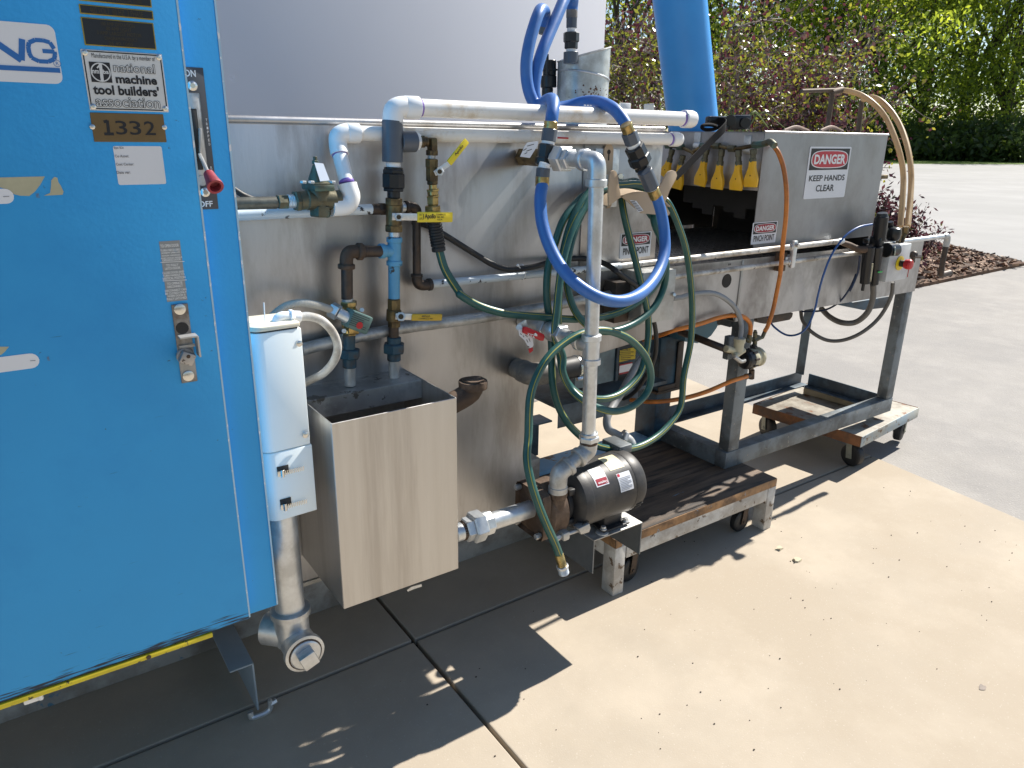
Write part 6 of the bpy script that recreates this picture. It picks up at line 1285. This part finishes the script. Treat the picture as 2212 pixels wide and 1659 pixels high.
# green garden hose: one run, looped five times over the hanger, loose end hanging
G = [('z4',1590,1130,1.650),('z4',1640,1290,1.640),('z4',1740,1450,1.630),('a6',700,910,1.62),('a6',900,1030,1.61),('a6',1150,1110,1.60),('a6',1400,1145,1.59),('a6',1660,1165,1.585),('z7',640,1178,1.585),('z7',800,1175,1.59),('z7',940,1155,1.60),('z7',1080,1105,1.592),('z7',1210,1020,1.588),('z7',1320,900,1.588),('z7',1370,760,1.588),('z7',1360,600,1.60),('z7',1310,460,1.62),('z7',1250,380,1.63)]
G += [('a2',780,470,1.665),('a2',640,462,1.672),('a2',520,475,1.66),('z7',840,225,1.655),('z7',730,300,1.64),('z7',620,440,1.625),('z7',555,620,1.615),('z7',505,800,1.61),('z7',495,1000,1.605),('z7',515,1200,1.60),('z7',530,1360,1.59),('a4',500,300,1.575),('a4',520,560,1.56),('a4',590,800,1.545),('a4',700,990,1.53),('a4',830,1130,1.52),('a4',960,1230,1.515),('a4',1120,1295,1.515),('a4',1320,1325,1.52),('a4',1560,1300,1.535),('a4',1790,1185,1.55),('a4',1980,1010,1.565),('a4',2120,780,1.58),('z7',1510,1600,1.59),('z7',1560,1350,1.60),('z7',1572,1100,1.605),('z7',1555,850,1.61),('z7',1520,640,1.61),('z7',1460,460,1.61),('z7',1400,330,1.615),('a2',1010,610,1.63)]
G += [('a2',880,500,1.65),('a2',740,472,1.655),('a2',600,482,1.65),('z7',860,200,1.64),('z7',770,290,1.625),('z7',690,430,1.61),('z7',635,600,1.60),('z7',600,800,1.59),('z7',585,1000,1.585),('z7',580,1200,1.575),('z7',590,1400,1.56),('a4',640,370,1.545),('a4',720,520,1.53),('a4',830,620,1.52),('a4',990,680,1.52),('a4',1160,690,1.525),('a4',1330,640,1.535),('a4',1490,520,1.55),('a4',1620,340,1.565),('z7',1238,1380,1.575),('z7',1248,1200,1.585),('z7',1225,1040,1.584),('z7',1180,860,1.592),('z7',1125,640,1.615),('z7',1075,440,1.625),('z7',1050,300,1.64),('z7',1042,215,1.66)]
G += [('a2',560,505,1.672),('z7',890,225,1.66),('z7',800,320,1.645),('z7',730,450,1.63),('z7',680,600,1.615),('z7',645,780,1.60),('z7',650,950,1.59),('z7',700,1110,1.575),('z7',790,1220,1.56),('z7',900,1268,1.555),('z7',1030,1258,1.56),('z7',1170,1195,1.57),('z7',1290,1090,1.58),('z7',1362,940,1.59),('z7',1378,780,1.588),('z7',1345,600,1.60),('z7',1290,460,1.61)]
G += [('a2',900,560,1.64),('a2',760,500,1.655),('a2',620,505,1.65),('z7',850,240,1.63),('z7',760,370,1.61),('z7',680,520,1.59),('z7',625,700,1.575),('z7',590,900,1.56),('z7',570,1100,1.55),('z7',555,1300,1.54),('e7',420,830,1.53),('e7',420,960,1.52),('e7',480,1090,1.51),('e7',580,1190,1.475),('e7',720,1262,1.455),('e7',860,1288,1.45),('e7',1010,1240,1.455),('e7',1120,1130,1.46),('e7',1152,990,1.46),('e7',1110,840,1.452),('e7',1000,710,1.445),('e7',870,640,1.441),('e7',720,615,1.440),('e7',560,650,1.438),('e7',420,730,1.435),('e7',300,840,1.425),('e7',210,990,1.41),('e7',150,1180,1.39),('z8',335,520,1.37),('z8',325,680,1.345),('z8',350,830,1.325),('z8',400,990,1.305),('z8',460,1140,1.29),('z8',515,1260,1.285),('z8',548,1345,1.282)]
t = thing('garden_hose', 'long green garden hose with yellow stripe coiled over the tan hanger', 'hose', A('a4',1100,1300,1.52))
gp = catmull([A(*p) for p in G], 7)
part('hose', t, [HOSE_G, STRIPE_Y], lambda m: m.tube(gp, .0107, 32, stripe=(19,)), 60)
def relief(m):
    a_, b_ = A('z4',1558,930,1.655), A('z4',1592,1150,1.650); m.cyl(a_, b_, .0165, 18, .0155)
    for k in range(8):
        p = a_.lerp(b_,.12+k*.095); d = (b_-a_).normalized()*.0032; m.cyl(p-d, p+d, .0185, 18)
    m.cyl(a_.lerp(b_,.86), b_, .0178, 18); m.cyl(A('z4',1552,880,1.658), a_+(b_-a_)*.05, .0185, 18)
part('strain_relief', t, RUBBER, relief, 35)
e0, e1, e2 = A('z8',545,1340,1.282), A('z8',568,1420,1.280), A('z8',580,1475,1.279)
part('ferrule', t, BRASS_B, lambda m: m.tube([e0.lerp(e1,k/14) for k in range(15)], .0118, 18, rib=.05), 20)
part('end_coupling', t, GALV, lambda m: (m.cyl(e1, e1.lerp(e2,.3), .0158, 20), m.tube([e1.lerp(e2,.28+k*.06) for k in range(13)], .0138, 18, rib=.035)), 25)

# black cable along the tank
hose('black_cable', 'black cable sagging along the tank wall and tied to the white pipe', 'cable', RUBBER, [('a6',150,70,1.705),('a6',330,115,1.703),('a6',490,205,1.70),('a6',700,335,1.698),('a6',900,460,1.695),('a6',1080,565,1.685),('a6',1240,615,1.672),('a6',1400,608,1.668),('a6',1560,580,1.675),('a6',1700,540,1.688),('a1',560,262,1.70),('a1',700,245,1.703),('a1',900,250,1.70),('a1',1080,300,1.66),('a1',1180,345,1.63),('a1',1280,420,1.60),('a1',1390,500,1.595),('a1',1490,570,1.59),('a1',1560,640,1.59),('a1',1620,760,1.596)], .0082)
hose('black_cable', 'short black cable dipping behind the regulator supply pipe', 'cable', RUBBER, [('z4',30,660,1.69),('z4',95,705,1.69),('z4',150,738,1.69),('z4',230,768,1.70),('z4',330,780,1.71)], .0065)
t = thing('cable_tie', 'white plastic cable tie holding the black cable to the white pipe', 'cable tie', A('a6',1405,690,1.665))
c_ = A('a6',1405,660,YW); 
part('band', t, WHITEPL, lambda m: m.tube([c_+V((0,math.cos(a_)*.017,math.sin(a_)*.021+.004)) for a_ in np.linspace(0,2*math.pi,18,endpoint=False)], .0016, 6, closed=True))
part('tail', t, WHITEPL, lambda m: (m.tube([A('a6',1405,640,YW-.018), A('a6',1385,600,YW-.026), A('a6',1360,572,YW-.03)], .0016, 6), m.ball(A('a6',1358,568,YW-.03), .0038)))

# control box beside the riser
YB = 1.612
t = thing('control_box', 'grey metal control box with a sunlit top behind the green hose', 'control box', A('a1',1800,1060,1.6))
xr, xl_, zt2, zb2 = A('a1',2060,400,YB).x, A('a1',1600,800,YB).x, A('a1',2062,382,YB).z, A('a1',2020,1040,YB).z
part('case', t, BOXGREY, lambda m: m.box((xl_+.004,YB+.004,zb2+.002),(xr-.003,T-.004,zt2-.001),.002))
part('cover', t, BOXGREY, lambda m: m.box((xl_,YB,zb2),(xr,YB+.0035,zt2),.0012))
part('screw', t, CHROME, lambda m: (m.ball(A('a1',2025,712,YB-.004), .0058), m.cyl(A('a1',2035,722,YB-.001), A('a1',2035,722,YB-.010), .005, 10)))
t = thing('wire_trough', 'dark narrow metal box fixed to the tank left of the grey control box', 'box', A('a1',1330,1000,1.66))
part('case', t, BLACKIRON, lambda m: m.box((A('a1',1260,700,1.66).x,1.66,A('a1',1300,1090,1.66).z),(xl_-.004,T-.004,A('a1',1300,560,1.66).z),.002))
# grey conduit dropping to the motor
t = thing('motor_conduit', 'grey liquid tight conduit dropping to an elbow above the motor', 'conduit', A('a4',1250,950,1.6))
part('tube', t, mat('pale_grey_conduit',(.27,.27,.27),.45,0,.1,12), lambda m: m.tube([A('a4',*p) for p in ((1700,120,1.72),(1590,230,1.70),(1480,420,1.68),(1370,620,1.66),(1270,780,1.64),(1205,900,1.62),(1190,990,1.61),(1215,1070,1.60),(1290,1120,1.59),(1380,1165,1.575))], .0125, 16, smooth=8), 60)
part('connector', t, GALV_OLD, lambda m: (m.hexn(A('a4',1375,1160,1.575), A('a4',1420,1185,1.57), .024), m.tube([A('a4',1410,1180,1.57), A('a4',1460,1215,1.565), A('a4',1490,1260,1.56), A('a4',1500,1320,1.555)], .0185, 16, smooth=4)), 40)
hose('black_cable', 'black cable dropping behind the coiled green hose beside the blower', 'cable', RUBBER, [('a1',1740,1000,1.66),('a1',1780,1150,1.67),('a1',1795,1350,1.68),('a1',1770,1560,1.70),('a4',1700,380,1.72),('a4',1580,560,1.76),('a4',1480,650,1.82),('a4',1400,690,1.88)], .0075)

# ================================================================== STEEL STAND, DOLLIES, BLOWER
DZ = .2225
st = thing('steel_stand', 'grey blue painted steel stand carrying the conveyor on two dollies', 'stand', (2.9, 2.0, DZ))
FX0, FX1, FY0, FY1, fz = 2.283, 3.533, 1.742, 2.262, DZ+.0015
part('front_rail', st, FRAME, lambda m: m.box((FX0,FY0,fz),(FX1,FY0+.055,fz+.072),.003))
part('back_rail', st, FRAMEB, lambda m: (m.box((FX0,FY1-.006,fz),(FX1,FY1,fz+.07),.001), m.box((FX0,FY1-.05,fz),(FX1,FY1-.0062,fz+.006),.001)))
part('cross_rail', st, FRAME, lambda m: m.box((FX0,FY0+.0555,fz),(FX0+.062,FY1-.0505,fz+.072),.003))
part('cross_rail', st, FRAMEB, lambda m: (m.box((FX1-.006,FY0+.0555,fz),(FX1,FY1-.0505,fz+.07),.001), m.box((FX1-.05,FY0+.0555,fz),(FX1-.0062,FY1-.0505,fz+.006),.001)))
part('post', st, FRAME, lambda m: m.box((FX0+.012,FY0+.0015,fz+.0725),(FX0+.078,FY0+.053,zr+.010),.003))
part('post', st, FRAME, lambda m: m.box((FX1-.062,FY0+.0015,fz+.0725),(FX1-.001,FY0+.053,zr-.007),.003))
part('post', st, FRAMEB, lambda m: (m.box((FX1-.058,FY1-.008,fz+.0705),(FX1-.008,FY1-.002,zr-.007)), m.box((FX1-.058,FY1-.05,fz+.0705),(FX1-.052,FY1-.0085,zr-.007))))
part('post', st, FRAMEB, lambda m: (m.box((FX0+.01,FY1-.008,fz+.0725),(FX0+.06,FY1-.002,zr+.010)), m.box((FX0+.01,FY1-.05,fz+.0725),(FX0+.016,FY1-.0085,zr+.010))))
part('post_plate', st, FRAME, lambda m: m.box((FX0+.002,FY0+.0535,zr-.03),(FX0+.075,FY0+.12,zr+.010),.003))

def caster(par, x, y, r, zt, mt, wdt=.032, ang=0):
    M = Matrix.Translation((x,y,0)) @ Matrix.Rotation(ang,4,'Z'); mb = MB()
    c = M @ V((0,0,r)); ax = (M.to_3x3() @ V((0,1,0))); mb.lathe(c-ax*wdt/2, ax, [(0,r*.55),(.001,r*.86),(.006,r*.98),(wdt/2,r*1.0),(wdt-.006,r*.98),(wdt-.001,r*.86),(wdt,r*.55)], 28)
    cs = obj('caster', mb, RUBBER, par, 40); mb = MB()
    for s_ in (-1,1): mb.bar(M @ V((.0,s_*(wdt/2+.005),r*.75)), M @ V((.012,s_*(wdt/2+.005),zt-.004)), .03, .003, ax)
    mb.box((-.03,-.032,zt-.005),(.04,.032,zt),.001,0,M); mb.cyl(M @ V((0,-wdt/2-.010,r)), M @ V((0,wdt/2+.010,r)), .006, 10)
    obj('fork', mb, mt, cs, 40)
# front wooden dolly
X0, X1, Y0, Y1 = 1.538, 2.402, 1.574, 2.235; ap = .145
do = thing('wooden_dolly', 'low wooden dolly with chipped white legs and oily plank deck', 'dolly', ((X0+X1)/2, (Y0+Y1)/2, 0))
for k in range(3):
    ya, yb = Y0+(Y1-Y0)*k/3+.0015, Y0+(Y1-Y0)*(k+1)/3-.0015
    part('deck_plank', do, DECK, lambda m: m.box((X0,ya+(.0022 if k == 0 else 0),DZ-.034),(X1,yb,DZ),.0025))
part('front_edge', do, WOODEDGE, lambda m: m.box((X0+.001,Y0+.0005,DZ-.0345),(X1-.001,Y0+.0035,DZ-.0015),.0008))
part('side_edge', do, WOODEDGE, lambda m: m.box((X0-.0015,Y0+.004,DZ-.0345),(X0-.0002,Y1-.004,DZ-.0015)))
part('painted_board', do, mat('sky_blue_chipped_board',(.24,.42,.60),.6,0,.1,10,chips=(.20,.13,.08),chip_scale=10,chip_amt=.52), lambda m: m.box((X0+.02,Y1-.13,DZ+.0005),(X1-.15,Y1-.02,DZ+.018),.002))
part('apron', do, WHITEWOOD, lambda m: m.box((X0+.056,Y0+.003,ap-.012),(X1-.049,Y0+.028,DZ-.0352),.0015))
part('apron', do, WHITEWOOD, lambda m: m.box((X0+.003,Y0+.062,ap-.012),(X0+.028,Y1-.06,DZ-.0352),.0015))
part('apron', do, WHITEWOOD, lambda m: m.box((X1-.028,Y0+.062,ap-.012),(X1-.003,Y1-.06,DZ-.0352),.0015))
part('apron', do, WHITEWOOD, lambda m: m.box((X0+.056,Y1-.028,ap-.012),(X1-.049,Y1-.003,DZ-.0352),.0015))
for x, y in ((X0,Y0),(X1-.048,Y0),(X0,Y1-.06),(X1-.048,Y1-.06)):
    part('leg', do, WHITEWOOD, lambda m: m.box((x+.001,y+.001,.0),(x+.049,y+.061,DZ-.0352),.003))
for x, y in ((X0+.115,Y0+.05),(X1-.13,Y0+.06),(X0+.115,Y1-.06),(X1-.13,Y1-.06)): caster(do, x, y, .047, ap-.012, BLACKIRON, .032, random.uniform(-.15,.25))
# rear dolly, turned slightly
rt = math.atan2(.064, .635); DR = .182
rd = thing('flat_dolly', 'low rust edged dolly with grimy pale deck under the far end of the stand', 'dolly', (3.5, 2.0, 0))
MR = Matrix.Translation((3.188,1.678,0)) @ Matrix.Rotation(rt,4,'Z'); RW, RD = .640, .58
part('deck', rd, WHITEWOOD2, lambda m: m.box((.004,.004,DR-.012),(RW-.004,RD-.004,DR),.001,0,MR))
part('front_edge', rd, mat('pale_chipped_edge',(.47,.46,.40),.6,0,.1,12,chips=(.20,.12,.06),chip_scale=26,chip_amt=.44,dirt=(.36,.45,.50),dirt_scale=5,dirt_amt=.4), lambda m: m.box((0,0,DR-.052),(RW,.0038,DR+.002),.001,0,MR))
part('side_edge', rd, RUSTEDGE, lambda m: m.box((0,.004,DR-.052),(.0038,RD-.004,DR+.002),.001,0,MR))
part('side_edge', rd, RUSTEDGE, lambda m: m.box((RW-.0038,.004,DR-.052),(RW,RD-.004,DR+.002),.001,0,MR))
part('back_edge', rd, RUSTEDGE, lambda m: m.box((0,RD-.0038,DR-.052),(RW,RD,DR+.002),.001,0,MR))
part('frame_underside', rd, RUSTEDGE, lambda m: (m.box((.005,.005,DR-.045),(RW-.005,.045,DR-.0125),0,0,MR), m.box((.005,RD-.045,DR-.045),(RW-.005,RD-.005,DR-.0125),0,0,MR)))
for lx, ly, a_ in ((.065,.058,1.35),(RW-.06,.055,.2),(.07,RD-.06,1.2),(RW-.06,RD-.06,.3)):
    p = MR @ V((lx,ly,0)); caster(rd, p.x, p.y, .056, DR-.046, mat('worn_fork_paint',(.30,.30,.24),.6,.1,.2,20), .042, a_+rt)
tb_ = thing('timber_strip', 'pale timber strip lying on the rear dolly inside the stand', 'timber', (3.5,2.1,DR))
part('strip', tb_, mat('dry_timber',(.42,.34,.22),.7,0,.2,10), lambda m: m.box((.36,.10,DR+.001),(.40,.50,DR+.036),.004,0,MR))

# blower unit below the trough
bl = thing('blower_unit', 'blue grey blower unit with a yellow warning label under the tank end', 'blower', A('e7',800,1120,1.96))
a, b = A('e7',520,1110,1.96), A('e7',862,740,1.96)
part('side_panel', bl, GREYBLUE, lambda m: m.box((a.x,1.96,a.z),(b.x,1.972,.80),.003))
c, d = A('e7',868,1110,1.95), A('e7',1190,740,1.95)
part('housing', bl, DARKBLUE, lambda m: (m.box((b.x+.004,1.975,a.z+.02),(d.x,2.25,.80),.004), m.box((b.x+.001,1.952,a.z),(b.x+.014,1.99,.80),.002)))
part('base_plate', bl, FRAMEB, lambda m: (m.box((a.x-.10,1.93,a.z-.05),(d.x+.06,2.26,a.z-.035),.002), m.box((a.x-.10,1.926,a.z-.12),(d.x-.1,1.9295,a.z-.034),.001)))
yl = part('warning_label', bl, LABEL_Y, lambda m: m.box(A('e7',888,880,1.9745),A('e7',1030,755,1.973),.0003))
wl = part('rating_label', bl, STICKER, lambda m: m.box(A('e7',886,975,1.9745),A('e7',1000,888,1.973),.0003))
part('red_frame', wl, INK_RD2, lambda m: (m.box(A('e7',890,902,1.9727),A('e7',998,890,1.972)), m.box(A('e7',890,972,1.9727),A('e7',998,962,1.972)), m.box(A('e7',886,972,1.9727),A('e7',894,890,1.972))))
part('lettering', yl, INK_BK, lambda m: [m.bar(A('e7',900,782+k*16,1.9727), A('e7',1010 if k % 2 else 985,780+k*16,1.9727), .0028, .0003) for k in range(6)])
bm2 = thing('motor_cabinet', 'dark blue motor housing standing behind the coiled hose and blower', 'motor', A('e7',1300,1120,2.1))
a2_, b2_ = A('e7',1205,1125,2.08), A('e7',1415,700,2.08)
part('housing', bm2, DARKBLUE, lambda m: m.box((a2_.x,2.08,a2_.z),(b2_.x,2.30,b2_.z+.03),.006))
part('corner_angle', bm2, BLACKIRON, lambda m: (m.box((b2_.x-.03,2.072,a2_.z+.002),(b2_.x+.004,2.079,b2_.z),.001), m.box((a2_.x-.01,2.071,a2_.z-.012),(b2_.x+.02,2.31,a2_.z-.0005),.001), m.box((a2_.x,2.073,a2_.z),(b2_.x,2.0785,a2_.z+.022),.001)))
part('foot', bm2, DARKBLUE, lambda m: m.box((a2_.x+.02,2.10,DZ+.0005),(b2_.x-.02,2.22,a2_.z-.0125),.002))
pn_ = thing('drip_pan', 'blue painted rounded pan hanging under the trough behind the orange hose', 'pan', A('a3',800,1000,2.0))
def pan(m):
    P_ = [A('a3',x,y,2.0) for x,y in ((480,860),(945,790),(930,840),(890,930),(820,1030),(740,1090),(640,1130),(480,1110))]; m.prism(P_, (0,.20,0))
part('shell', pn_, mat('blue_pan_paint',(.06,.15,.21),.5,0,.12,8), pan)
pn2 = thing('gear_housing', 'black rounded gear housing under the trough right of the post', 'housing', A('a3',1700,880,1.95))
part('shell', pn2, BLACKIRON, lambda m: m.prism([A('a3',x,y,1.95) for x,y in ((1405,800),(1885,735),(1875,790),(1840,830),(1640,868),(1520,882),(1455,870),(1420,845))], (0,.16,0), bev=.004))
pn3 = thing('drive_pan', 'dark blue pan corner under the trough beside the right post', 'pan', A('r2',1480,350,1.98))
part('shell', pn3, DARKBLUE, lambda m: m.prism([A('r2',x,y,1.98) for x,y in ((1290,315),(1615,262),(1608,292),(1590,336),(1452,352),(1320,325))], (0,.18,0), bev=.003))
# bits of debris on the concrete
CHIP = mat('broken_cement_chip', (.52,.46,.33), .85, 0, .15, 60, bump=.4, bscale=90)
for (px, py, lab, s_) in ((1683,1186,'smaller curled pale chip on the concrete nearer the dolly leg',1.0),(1722,1211,'flatter whitish chip on the concrete farther from the dolly leg',1.1)):
    p = PZ(px, py, 0); mb = MB(); n = 9; hz = [random.uniform(.004,.011) for _ in range(n)]
    ro = [random.uniform(.011,.020)*s_ for _ in range(n)]; lo = [p+V((ro[j]*math.cos(6.283*j/n)*1.15, ro[j]*math.sin(6.283*j/n)*.75, .0008)) for j in range(n)]
    up = [p+V((ro[j]*.85*math.cos(6.283*j/n)*1.15, ro[j]*.85*math.sin(6.283*j/n)*.75, hz[j])) for j in range(n)]
    mb.rings([lo, up]); tag(obj('cement_chip', mb, CHIP, None, 20), lab, 'debris')
# stains and crumbs on the apron
STAIN = mat('oil_stain', (.21,.17,.14), .7, 0, .3, 30)
def blob(name, px, py, rx, ry, mt, lab):
    p = PZ(px, py, 0); mb = MB(); n = 26; ph = random.uniform(0,6)
    mb.sheet([p+V((rx*math.cos(6.283*j/n)*(1+.22*math.sin(3*6.283*j/n+ph)+.12*random.uniform(-1,1)), ry*math.sin(6.283*j/n)*(1+.2*math.cos(2*6.283*j/n+ph)+.12*random.uniform(-1,1)), .0015)) for j in range(n)])
    o = obj(name, mb, mt); o['label'] = lab; o['category'] = 'stain'; return o
blob('ground_stain', 2122, 1485, .014, .009, STAIN, 'small dark oil spot on the sunlit concrete at lower right')
mb = MB()
for k in range(110):
    x, y = rng.uniform(.35,3.3), rng.uniform(.75,1.72)
    if x > edge_x(y)-.05: continue
    s_ = random.uniform(.0008,.0022); mb.box((x-s_,y-s_*.7,.0002),(x+s_,y+s_*.7,s_*1.2))
o = obj('grit', mb, SOIL); tag(o, 'scattered dark grit crumbs on the concrete apron', 'grit', kind='stuff')
